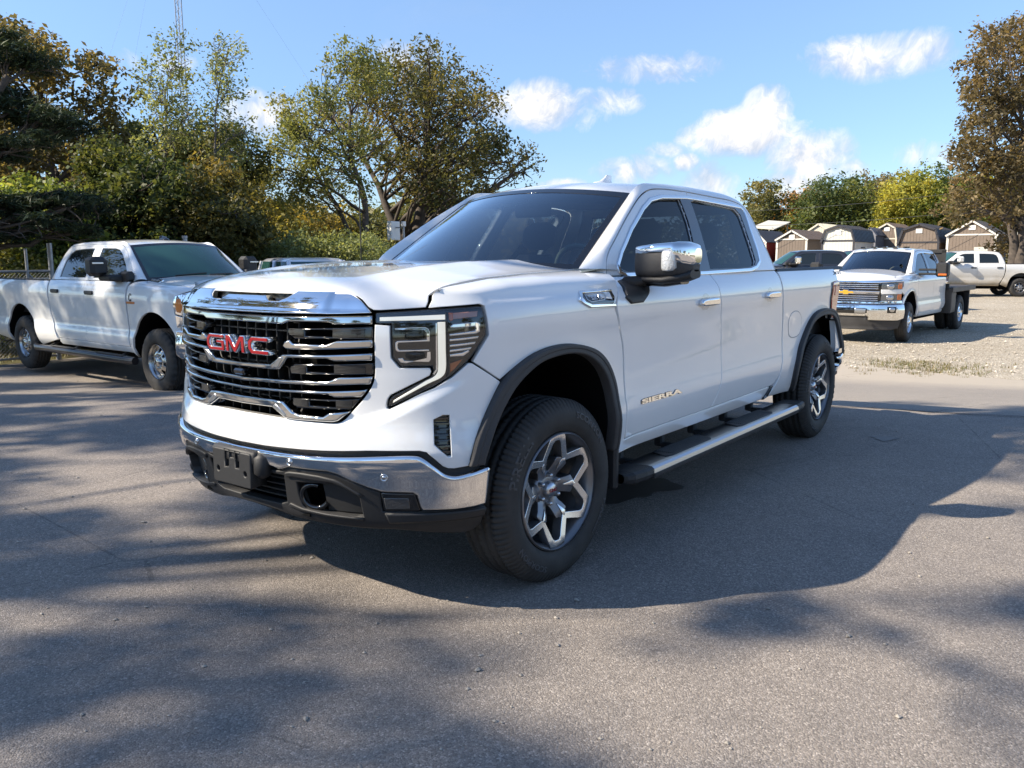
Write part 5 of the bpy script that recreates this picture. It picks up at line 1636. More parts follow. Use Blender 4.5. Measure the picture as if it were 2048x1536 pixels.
        (arm if s > 0 else arm.mirror()).obj('mirror_foot', M_BLACKPL, head)
        A = np.array([[(.975, -.60, 1.30, .05, .05), (1.0, -.66, 1.32, .06, .032), (1.05, -.71, 1.330, .06, .018)]])[0]
        solid(loft([tuple(a) for a in A]), 'mirror_arm', M_BLACKPL, head)
        g = box(-.895, -.888, .96, 1.10, 1.37, 1.44, .002)
        (g if s > 0 else g.mirror()).obj('mirror_glass', M_OPAQUEGLASS, head)
    # ---------------- side steps
    for s in (1, -1):
        k = np.array([1, s, 1.0])
        prof = np.array([(.945,.398),(1.075,.404),(1.098,.402),(1.112,.392),(1.116,.372),(1.108,.352),(1.085,.343),(.96,.345)])
        xs = np.linspace(-.66, -2.86, 23)
        S = np.stack([np.stack([np.full(len(prof), x), prof[:, 0], prof[:, 1]], -1) for x in xs], 0)
        g = gridsurf(S*k, closed_v=True, flip=(s > 0), smooth=False)
        st = g.obj('side_step', M_STEEL, root)
        # dark lower flange
        pr2 = np.array([(1.118,.372),(1.120,.368),(1.112,.346),(1.085,.336),(.96,.339),(.955,.345),(1.085,.341),(1.109,.350)])
        S = np.stack([np.stack([np.full(len(pr2), x), pr2[:, 0], pr2[:, 1]], -1) for x in (-.66, -2.86)], 0)
        gridsurf(S*k, closed_v=True, flip=(s > 0), smooth=False).obj('step_flange', M_TRIM, st)
        for x0, x1, tip in ((-.665, -.47, 1), (-2.855, -3.10, -1)):
            tx = x1-x0
            secs = []
            for q, sc in ((0, 1.0), (.35, 1.0), (.8, .93), (.97, .80), (1.0, .70)):
                secs.append(np.stack([np.full(len(prof), x0+tx*q), .93+(prof[:, 0]-.93)*sc-.01*q, .372+(prof[:, 1]-.372)*(1.06 if q < .9 else .8)-.004*q], -1))
            S = np.array(secs)
            g = gridsurf(S*k, closed_v=True, flip=(s*tip > 0), smooth=False); c = len(prof)
            g.add(S[-1]*k, [tuple(range(c)), tuple(range(c))[::-1]], None, False)
            g.obj('step_end_cap', M_BLACKPL, st)
        for x0, x1 in ((-.93, -1.50), (-1.90, -2.50)):
            def pf2(x, y, d=0.):
                return np.stack([x, y, .4035+.046*(y-1.02)*0+d], -1)
            pp = [(x0, .962), (x0-.03, .955), (x1+.03, .955), (x1, .968), (x1+.05, 1.070), (x1+.07, 1.078), (x0-.01, 1.078), (x0+.04, 1.060)]
            g = panel(pp, pf2, .1, .006, d=.006, bev=.004)
            (g if s > 0 else g.mirror()).obj('step_pad', M_BLACKPL, st)
            g = Geo()
            for y in np.linspace(.968, 1.066, 9):
                g.join(box(x1+.06, x0-.03, y-.003, y+.003, .408, .4125, .001))
            o = (g if s > 0 else g.mirror()).obj('pad_ribs', M_BLACKPL, st)
        for x in (-.80, -1.28, -1.72, -2.20, -2.66):
            g = box(x-.022, x+.022, .84, .97, .352, .385, .008).join(box(x-.022, x+.022, .80, .85, .36, .45, .008))
            (g if s > 0 else g.mirror()).obj('step_bracket', M_TRIM, st)
    # black wedge at the foot of the rear door
    both(panel([(-2.655,.545),(-2.70,.548),(-2.665,.47),(-2.60,.458),(-2.58,.475)], WX, .05, .02, d=.006), 'sill_end', M_BLACKGLOSS, root)
    # ---------------- tail
    def tl(pts): return np.array(pts)
    lamp = [(5.607,.95),(5.592,1.232),(5.775,1.245),(5.80,1.10),(5.765,.94)]
    for s in (1, -1):
        h = panel([(s*a, b) for a, b in lamp], W, .03, .03, d=.012, bev=.006).obj('tail_light', M_REDLENS, root)
        panel([(s*a, b) for a, b in [(5.593,.945),(5.578,1.235),(5.600,1.236),(5.613,.95)]], W, .05, .03, d=.008, bev=.002).obj('lamp_edge', M_BLACKGLOSS, h)
        panel([(s*a, b) for a, b in [(5.65,1.13),(5.645,1.21),(5.73,1.215),(5.74,1.13)]], W, .05, .01, d=.016, bev=.003).obj('lamp_reflector', mat('pale_red_lens', (.50, .16, .15), .12, 0, .8), h)
    rb = [(float(R.sx(-4.40)), .585), (float(R.sx(-4.47)), .650), (5.70, .662), (6.0, .66), (6.62, .66), (6.62, .50), (6.0, .50), (5.70, .50), (float(R.sx(-4.43)), .50)]
    for s in (1, -1):
        panel([(s*a, b) for a, b in rb], W, .06, .06, d=.020, bev=.02).obj('rear_bumper', M_CHROME, root)
        g = box(-4.93, -4.70, .60, .84, .50, .555, .02); (g if s > 0 else g.mirror()).obj('bumper_step', M_BLACKPL, root)
        g = box(-4.55, -4.42, .78, .90, .40, .52, .02); (g if s > 0 else g.mirror()).obj('bumper_bracket', M_BLACKPL, root)
    box(-4.98, -4.6, -.05, .05, .42, .50, .01).obj('tow_receiver', M_BLACKPL, root)
    # ---------------- roof fin, ditch mouldings, wiper
    secs = []
    t = np.linspace(0, 2*np.pi, 13)[:-1]
    for z, x0, x1, w in ((1.905, -1.82, -2.19, .044), (1.930, -1.83, -2.185, .038), (1.945, -1.88, -2.17, .024), (1.955, -1.94, -2.095, .016), (1.982, -2.00, -2.095, .012), (2.0, -2.025, -2.092, .008)):
        secs.append(np.stack([(x0+x1)/2+(x0-x1)/2*np.cos(t), w*np.sin(t), np.full(12, z)], -1))
    S = np.array(secs)
    g = gridsurf(S, closed_v=True); g.add(S[-1], [tuple(range(12))])
    g.obj('roof_fin', M_WHITE, P['roof'])
    # ---------------- wheels
    ms = hero_wheel()
    for x, y, st, sp_ in ((0, .869, RAD(-3.3), 0), (0, -.869, RAD(-3.3), RAD(20)), (-3.745, .869, 0, RAD(13)), (-3.745, -.869, 0, RAD(40))):
        add_wheel(ms, root, x, y, .411, 1 if y > 0 else -1, st, sp_)
    return root
hero = build_hero()
# ------------------------------------------------------------------ the other vehicles
RAM_PL = [(1.0,0),(.985,.3),(.95,.5),(.88,.68),(.79,.82),(.66,.925),(.5,.98),(.2,1.0),(-.5,1.0),(-2,1.0),(-3.2,1.0),(-4.2,1.0),(-5.2,.985),(-5.34,.94),(-5.40,.82),(-5.42,0)]
def bed_rig(wb, tail):
    pl = [p for p in RAM_PL if p[0] > -3.3]+[(-wb, 1.0), (tail+.22, .985), (tail+.08, .94), (tail+.02, .82), (tail, 0)]
    R = Rig(pl, [(.40,-.10),(.50,-.03),(.58,-.0),(.66,.010),(.74,.004),(.78,-.008),(.95,-.004),(1.10,.004),(1.24,.012),(1.33,.002),(1.40,-.016),(1.46,-.045),(1.50,-.08)],
            [(.40,-.03),(.60,.0),(.80,.0),(1.10,.0),(1.25,-.01),(1.36,-.05),(1.42,-.11)], [(0, .48, .56), (-wb, .48, .56)], bulge=.016,
            G=lambda x, z: .955-.20*np.clip((z-1.46)/.54, -.2, 1.2)-.05*np.clip((z-1.46)/.54, -.2, 1.2)**2-.02*((x+1.8)/1.2)**2-.05*np.clip((x+3.0)/2.2, 0, 1.1))
    return R
def arch_pts(cx, cz, r, a0, a1, n=13, sq=1.0):
    t = np.linspace(RAD(a0), RAD(a1), n)
    return [(cx+r*math.cos(a)*sq, cz+r*math.sin(a)) for a in t]

def ram_spec(R, wb, tail, bed=True):
    ARF = arch_pts(0, .52, .56, -8, 188, 15)
    ARR = arch_pts(-wb, .50, .56, 188, -8, 15)
    def fender(R):
        a = seg_sv(R, [(-.64,1.40),(-.66,1.2),(-.665,.84),(-.62,.60),(-.60,.50)])
        fl = seg_sv(R, ARF[::-1], 2)
        fr = [(.74, .62), (.74, .94), (.80, 1.02), (1.02, 1.06), (1.10, 1.16), (1.10, 1.30), (1.04, 1.37), (.90, 1.38)]
        top = [(.92, 1.44), (.95, 1.58)]
        fr = [(float(R.sx(.56)), .48), (float(R.sx(.58)), .90), (float(R.sx(.50)), 1.08), (float(R.sx(.52)), 1.30), (.99, 1.36), (.90, 1.375)]
        back = [(float(R.sx(-.50)), 1.58), (float(R.sx(-.60)), 1.48)]
        return np.vstack([a, fl, fr, top, back])
    def shut(x):
        return np.interp(x, [-.6, 0, .5, .8], [.80, .80, .80, .78]), np.interp(x, [-.6, 0, .5, .8], [1.475, 1.455, 1.425, 1.38])
    sp = dict(vtop=1.38, fender=fender, shut=shut, belt=1.455, zb=.58,
        df=[(-.67,1.462),(-.69,1.40),(-.70,1.2),(-.70,.84),(-.66,.58)], split=[(-1.92,1.462),(-1.92,1.2),(-1.93,.9),(-1.94,.58)],
        dr=[(-3.10,1.462),(-3.10,1.2),(-3.06,.9),(-2.95,.70),(-2.86,.58)],
        gap=[(-.68,1.462),(-.74,1.55),(-.88,1.68),(-1.06,1.83),(-1.22,1.93),(-1.35,1.965),(-1.5,1.975),(-1.95,1.98),(-2.3,1.975),(-2.65,1.965),(-2.84,1.94),(-2.93,1.85),(-3.0,1.72),(-3.06,1.58),(-3.10,1.462)],
        gapsplit=7, splitG=((-1.92,1.462),(-1.97,1.98)),
        inner=[(-.55,.76,1.485),(-.60,.755,1.52),(-.76,.73,1.65),(-.95,.70,1.80),(-1.10,.675,1.92),(-1.16,.665,1.955),(-1.42,.63,2.00),(-1.9,.61,2.02),(-2.3,.61,2.02),(-2.65,.62,2.005),(-2.92,.63,1.955),(-3.02,.66,1.86),(-3.07,.73,1.72),(-3.11,.81,1.58),(-3.14,.88,1.462)],
        roofi=(5, 10), crown=.035, ws=(-.55,.76,1.485,-1.16,.665,1.955),
        win_f=[(-.87,1.50),(-.90,1.57),(-1.02,1.69),(-1.20,1.83),(-1.33,1.895),(-1.45,1.915),(-1.84,1.92),(-1.80,1.50)],
        win_r=[(-2.02,1.50),(-2.06,1.92),(-2.40,1.915),(-2.66,1.90),(-2.78,1.85),(-2.84,1.74),(-2.86,1.60),(-2.86,1.50)],
        trim=[(-.84,1.48),(-3.0,1.48),(-2.7,1.93),(-1.4,1.935)],
        sill=[(-.58,.50),(-.60,.575),(-2.86,.575),(-2.9,.52),(-2.86,.48)],
        under=(tail+.3, .55, .46, .58), cabin=(-.55, -3.05),
        wells=[(R.WX(*np.array(ARF[::-1]).T, -.005)[::-1], .5), (R.WX(*np.array(ARR[::-1]).T, -.005)[::-1], .52)])
    if bed:
        fr = seg_sv(R, [(-3.145,1.44),(-3.145,1.2),(-3.10,.9),(-2.99,.68),(-2.93,.55)])
        fl = seg_sv(R, ARR[::-1], 2)[::-1] if ARR[0][0] < -wb else seg_sv(R, ARR, 2)
        fl = fl if fl[0, 0] < fl[-1, 0] else fl[::-1]
        e = float(R.sx(tail+.10))
        sp['bed'] = np.vstack([fr, fl, [(float(R.sx(tail+.3)), .56), (e, .60), (e, 1.44)]])
        sp['bedbox'] = (-3.15, tail+.10, 1.44); sp['tail'] = tail+.03
    return sp

def simple_wheel(tr, rr, w, chrome, n8=8, style='slots'):
    ms = {'nlug': n8, 'rlug': .080}
    ms['tyre'] = tyre_geo(tr, rr+.004, w, 120, True, 1.5).mesh('tyre', M_RUBBER)
    m = chrome
    ms['wheel'] = lathe_y([(rr-.004, w/2-.010), (rr+.004, w/2-.018), (rr-.006, w/2-.030), (rr-.018, w/2-.05), (rr-.028, -w/2+.03), (rr, -w/2+.02)], 48).mesh('wheel', m)
    def f(x, z, d=0.):
        r = np.hypot(x, z)
        return np.stack([x, w/2-.055+.03*np.exp(-((r-.11)/.05)**2)-.02*sstep(.12, rr, r)+d, z], -1)
    tt = np.linspace(0, 2*np.pi, 49)[:-1]
    outer = np.stack([(rr-.012)*np.cos(tt), (rr-.012)*np.sin(tt)], 1)
    hol = []
    for k in range(n8):
        a = 2*np.pi*k/n8
        h = [(.128, -.10), (rr-.045, -.20), (rr-.034, -.12), (rr-.034, .12), (rr-.045, .20), (.128, .10)]
        if style == 'spoke': h = [(.115, -.16), (rr-.035, -.30), (rr-.026, -.2), (rr-.026, .2), (rr-.035, .30), (.115, .16)]
        hol.append([(r*math.cos(a+q), r*math.sin(a+q)) for r, q in h])
    ms['wheel_face'] = panel(outer, f, .06, .02, bev=.004, holes=hol).mesh('wheel_face', m)
    ms['hub_cap'] = lathe_y([(.0, w/2-.005), (.05, w/2-.008), (.062, w/2-.02), (.066, w/2-.06)], 24).mesh('hub_cap', m)
    ms['lug'] = lathe_y([(.0, w/2-.012), (.010, w/2-.014), (.012, w/2-.05)], 8).mesh('wheel_nut', m)
    ms['brake_disc'] = lathe_y([(.05, .0), (.17, .0), (.17, -.03)], 24).mesh('brake_disc', M_DISC)
    return ms

def bonnet_simple(R, root, m, s1, zf, ztop, zc, xr, yr, zr, x_front):
    """bonnet for the plainer trucks: front lip from the body skin, then straight back to the cowl"""
    def f(s, v, d=0.):
        s = np.asarray(s, float); v = np.asarray(v, float)
        A = R.W(s, np.minimum(v, zf), d); B = R.W(s, np.full_like(v, zf), d)
        t = np.clip((v-zf)/.2, 0, 1)[:, None]; q = np.clip(v-zf-.2, 0, 1)
        k = (s/s1)
        hz = lambda x, kk: np.interp(x, [xr, x_front], [zr, ztop])+(zc)*(1-np.abs(kk)**2.5)
        Tx = B[:, 0]-.22; T = np.stack([Tx, B[:, 1], hz(Tx, k)+d], -1)
        C1 = np.stack([B[:, 0]-.02, B[:, 1], hz(B[:, 0]-.05, k)+d], -1)
        Q = (1-t)**2*B+2*t*(1-t)*C1+t**2*T
        cx = xr+.16*(1-k**2); cy = k*yr
        x = Tx*(1-q)+cx*q; y = B[:, 1]*(1-q)+cy*q
        H = np.stack([x, y, hz(x, k)+d], -1)
        return np.where((v > zf+.2)[:, None], H, np.where((v > zf)[:, None], Q, A))
    return panel(sym([(0, zf-.03), (s1*.6, zf-.03), (s1, zf-.035), (s1, zf), (s1, zf+.1), (s1, zf+.2), (s1, zf+.6), (s1, zf+1.2), (s1*.5, zf+1.2), (0, zf+1.2)]), f, .07, .03).obj('bonnet', m, root), f

def build_ram(name, label, loc, rz, m, wb, tail, wheels, detail=True, group=None, mirror_m=M_BLACKPL, trim=None, tint=M_OPAQUEGLASS, scale=1.0):
    R = bed_rig(wb, tail)
    root = empty(name, loc, rz, label=label, cat='pickup truck', group=group)
    root.scale = (scale,)*3
    sp = ram_spec(R, wb, tail)
    M = dict(body=m, sideglass=tint, surround=None, wintrim=None, glass=M_TEALGLASS, dash=M_DASH)
    P = truck_common(R, sp, root, M, .07 if detail else .12, False)
    bo, bf = bonnet_simple(R, root, m, .90, 1.36, 1.405, .07, -.52, .755, 1.475, .95)
    cy = np.linspace(-.78, .78, 9)
    gridsurf(np.stack([np.stack([-.45+.16*(1-(cy/.78)**2), cy, 1.475+.02*(1-(cy/.78)**2)], -1), np.stack([-.60+.2*(1-(cy/.78)**2), cy, 1.49+.03*(1-(cy/.78)**2)], -1)], 0)).obj('cowl', M_BLACKPL, root)
    W, WX = R.W, R.WX
    # face
    panel(sym([(0,.80),(.60,.80),(.66,.95),(.66,1.30),(.60,1.335),(0,1.335)]), W, .08, .04, d=-.004, bev=.01).obj('grille', M_BLACKGLOSS, root)
    g = bpy.data.objects[-1] if False else None
    for z in (.90, 1.0, 1.1, 1.2):
        panel(sym([(0, z), (.60, z), (.60, z+.035), (0, z+.035)]), W, .1, .04, d=.008, bev=.008).obj('grille_bar', trim or M_CHROME, root)
    panel(sym([(0,1.30),(.66,1.30),(.64,1.345),(0,1.35)]), W, .08, .04, d=.012, bev=.01).obj('grille_surround', trim or M_CHROME, root)
    for s in (1, -1):
        fl = lambda pts: [(s*a, b) for a, b in pts]
        lo = [(.68,1.01),(.68,1.30),(.74,1.335),(.98,1.350),(1.19,1.30),(1.215,1.18),(1.18,1.07),(.95,1.03)]
        h = panel(fl(lo), W, .06, .04, d=.002, bev=.006).obj('headlight', M_CHROME, root)
        panel(fl([(.70,1.04),(.70,1.29),(.76,1.32),(.90,1.325),(.90,1.05)]), W, .08, .01, d=.006, bev=.003).obj('lamp_bowl', mat('lamp_grey', (.16, .17, .18), .12, .5, .6), h)
        for zc in (1.235, 1.12):
            c = W(np.array([s*.80]), np.array([zc]), .01)[0]; x, y, nx, ny = R.plan(np.array([s*.80])); n = np.array([nx[0], ny[0], 0]); a = np.array([-n[1], n[0], 0])
            t = np.linspace(0, 2*np.pi, 21)[:-1]
            S = np.stack([c+n*dd+rr*(np.cos(t)[:, None]*a+np.sin(t)[:, None]*np.array([0, 0, 1])) for rr, dd in ((.05, 0), (.046, .008), (.02, .012), (.001, .014))], 0)
            gridsurf(S, closed_v=True, flip=True).obj('lamp_lens', M_STEEL, h)
        panel(fl(list(map(tuple, catm([(1.10,1.09),(1.075,1.13),(1.07,1.20),(1.09,1.27)], 3)))+[(1.15,1.27),(1.175,1.19),(1.155,1.10)]), W, .05, .012, d=.008, bev=.004).obj('side_marker', mat('amber_marker', (.75, .19, .01), .2, 0, .8), h)
        panel(fl([(.68,.93),(.70,.99),(.94,1.01),(1.19,1.06),(1.17,.90)]), W, .06, .02, d=.004, bev=.006).obj('lamp_trim', trim or M_CHROME, root)
        # bumper
    panel(sym(list(map(tuple, catm([(0,.78),(.6,.78),(.9,.80),(1.0,.86),(1.13,.87)], 4)))+[(1.16,.86),(1.17,.55),(1.10,.50),(.9,.49),(.6,.50),(0,.50)]), lambda s, z, d: W(s, z, d+.02), .05, .06, d=.03, bev=.02).obj('front_bumper', trim or M_CHROME, root)
    panel(sym([(0,.52),(.9,.50),(1.14,.56),(1.14,.40),(.9,.36),(0,.36)]), W, .08, .05, d=.02, bev=.02).obj('bumper_skirt', M_BLACKPL, root)
    for s in (1, -1):
        panel([(s*a, b) for a, b in [(.72,.60),(.88,.60),(.88,.72),(.72,.72)]], lambda s_, z, d: W(s_, z, d+.02), .06, .02, d=.034, bev=.006).obj('fog_lamp', M_BLACKGLOSS, root)
    # wheels
    z0 = wheels['r']-.012
    for x in (0, -wb):
        for s in (1, -1):
            add_wheel(wheels['m'], root, x, s*.86, z0, s, 0, RAD(17*(x != 0)+11*s))
    # handles, mirrors, lamps, fin
    for i, (x0, x1) in enumerate(((-1.62, -1.88), (-2.74, -3.0))):
        g = panel([(x0,1.275),(x0-.02,1.318),(x1+.02,1.318),(x1,1.30),(x1+.03,1.262),(x0-.04,1.262)], WX, .05, .03, d=.025, bev=.010)
        for s, o in ((0, P['doors'][i][0]), (1, P['doors'][i][1])):
            (g if s == 0 else g.mirror()).obj('door_handle', wheels.get('handle', M_BLACKPL), o)
    for s in (1, -1):
        g = box(-1.20, -.97, 1.06, 1.30, 1.535, 1.80, .05)
        q = g if s > 0 else g.mirror()
        mo = q.obj('door_mirror', mirror_m, root)
        g = box(-1.12, -.78, .88, 1.16, 1.47, 1.555, .03); (g if s > 0 else g.mirror()).obj('mirror_arm', M_BLACKPL, mo)
        g = box(-.90, -.66, .86, .98, 1.46, 1.60, .03); (g if s > 0 else g.mirror()).obj('mirror_foot', M_BLACKPL, mo)
        g = box(-.969, -.955, 1.14, 1.29, 1.70, 1.725, .005); (g if s > 0 else g.mirror()).obj('mirror_lamp', M_STEEL, mo)
        g = panel([(float(R.sx(tail+.16)), .95), (float(R.sx(tail+.18)), 1.38), (float(R.sx(tail+.05)), 1.38), (float(R.sx(tail+.05)), .95)], W, .08, .03, d=.01, bev=.01)
        (g if s > 0 else g.mirror()).obj('tail_light', M_REDLENS, root)
        if detail:
            st = tube([(-.50, s*1.03, .40), (-.75, s*1.06, .405), (-2.6, s*1.06, .405), (-3.55, s*1.05, .39), (-3.75, s*.98, .40)], .055, 12).obj('side_step', mat('satin_black', (.03, .03, .034), .25, .2), root)
            for x in (-.95, -2.4, -3.2):
                tube([(x, s*.80, .52), (x, s*1.04, .41)], .022, 6).obj('step_bracket', M_BLACKPL, st)
            for x0 in (-.75, -2.2):
                box(x0-.75, x0, s*1.06-.035, s*1.06+.035, .452, .466, .004).obj('step_pad', M_BLACKPL, st)
            # badges
            T = text_geo('TURBO DIESEL', .022, .004, .001, 1.0); V = np.vstack(T.V); k = .20/V[:, 0].max()
            p0 = np.array([(-.50,1.205),(-.715+.0,1.205),(-.715,1.175),(-.50,1.175)])
            gg = panel([(-.45,1.200),(-.665,1.200),(-.665,1.170),(-.45,1.170)], WX, .1, .01, d=.008, bev=.003)
            b = (gg if s > 0 else gg.mirror()).obj('engine_badge', mat('orange_badge', (.55, .17, .04), .3, 0, .5), root)
            a = np.linspace(RAD(40), RAD(320), 20)
            C2 = np.stack([.045*np.cos(a), .055*np.sin(a)], 1); C1 = np.stack([.026*np.cos(a), .034*np.sin(a)], 1)
            cc = np.vstack([C2, C1[::-1]]); 
            cc[:, 0] = -.557+cc[:, 0]*(-1 if s > 0 else 1); cc[:, 1] += 1.258
            gg = panel(cc, WX, .05, .01, d=.008, bev=.002)
            (gg if s > 0 else gg.mirror()).obj('engine_letter', M_DARKCHROME, b)
            # plaque on the side of the bonnet
            def hb(u, v, d=0.):
                return bf(np.full_like(u, 0)+.80, 1.56+(-u-.05)/ .9, d)
            cx, cz = -.26, 1.462
            def pf(u, v, d=0.):
                return np.stack([u, .80-v*.75-.0*u, 1.462+v*.66-.05*(u+.26)+d], -1)
            gg = panel([(-.14,-.03),(-.42,-.03),(-.36,.035),(-.08,.035)], pf, .1, .015, d=.02, bev=.004)
            b = (gg if s > 0 else gg.mirror()).obj('bonnet_badge', M_CHROME, root)
            gg = panel([(-.17,-.022),(-.39,-.022),(-.345,.027),(-.125,.027)], pf, .1, .004, d=.023, bev=.002)
            (gg if s > 0 else gg.mirror()).obj('badge_plate', M_BLACKGLOSS, b)
            T = text_geo('2500 HD', .042, .003, .001, 1.0); V = np.vstack(T.V); k = .19/V[:, 0].max()
            us = (-.16-V[:, 0]*k) if s > 0 else (-.36+V[:, 0]*k)
            p = pf(us, V[:, 1]-.012, .026+V[:, 2]); p[:, 1] *= s
            Geo().add(p, T.F, None, False).obj('badge_lettering', M_STEEL, b)
    if detail:
        S = []
        t = np.linspace(0, 2*np.pi, 13)[:-1]
        for z, x0, x1, w in ((2.045,-1.30,-1.56,.05),(2.06,-1.32,-1.55,.045),(2.09,-1.40,-1.54,.03),(2.105,-1.46,-1.53,.016)):
            S.append(np.stack([(x0+x1)/2+(x0-x1)/2*np.cos(t), w*np.sin(t), np.full(12, z)], -1))
        g = gridsurf(np.array(S), closed_v=True); g.add(S[-1], [tuple(range(12))]); g.obj('roof_fin', M_BLACKGLOSS, P['roof'])
        wf = windscreen_f(sp)
        for y0, y1 in ((-.55, .05), (.1, .68)):
            u = np.linspace(y0, y1, 8); vv = np.linspace(.035, .075, 8)
            tube(wf(u, vv, .012), .009, 5).obj('wiper', M_BLACKPL, P['ws'])
        for v in (0,):
            g = panel([(-.68,.775),(-3.12,.795),(-3.12,.80),(-.68,.78)], WX, .2, .004, d=.001, bev=.0005)
    # rear
    panel([(a, b) for a, b in [(float(R.sx(tail+.22)), .50), (float(R.sx(tail+.22)), .68), (float(R.sx(tail+.0)), .68), (float(R.sx(tail+.0))+.8, .68), (float(R.sx(tail+.0))+.8, .50)]], W, .1, .06, d=.03, bev=.02).obj('rear_bumper', trim or M_CHROME, root)
    return root, R, P

CHR18 = simple_wheel(.435, .236, .285, M_DULLCHROME, 8)
GRY18 = simple_wheel(.42, .236, .27, mat('steel_grey_wheel', (.30, .30, .31), .35, .8), 8, 'spoke')

def place_ground(x, y): return (x, y, float(ground_z(x, y)))
# left neighbour: nose towards the right of the picture
ramL, _, _ = build_ram('pickup_truck', 'white crew cab pickup with black towing mirrors parked at the left edge', (-3.83, -7.26, -.33), RAD(88.2), M_WHITE2 if False else paint('white_paint_dull', (.80, .81, .81)), 4.2, -5.95, dict(r=.435, m=CHR18))
# dusty one far right
ramR, _, _ = build_ram('pickup_truck', 'dusty white crew cab pickup parked across the gravel at the right edge', (0, 0, 0), RAD(-58), paint('dusty_white', (.70, .69, .66), 1.5, (.36, .29, .19), .35, 1.25), 3.8, -5.35, dict(r=.42, m=GRY18, handle=M_BLACKPL), False, mirror_m=paint('dusty_white', (.7, .69, .66)), trim=paint('dusty_white', (.7, .69, .66)))
p = on_ground(1826, 38); ramR.location = (p[0]-.9, p[1]+.2, p[2])

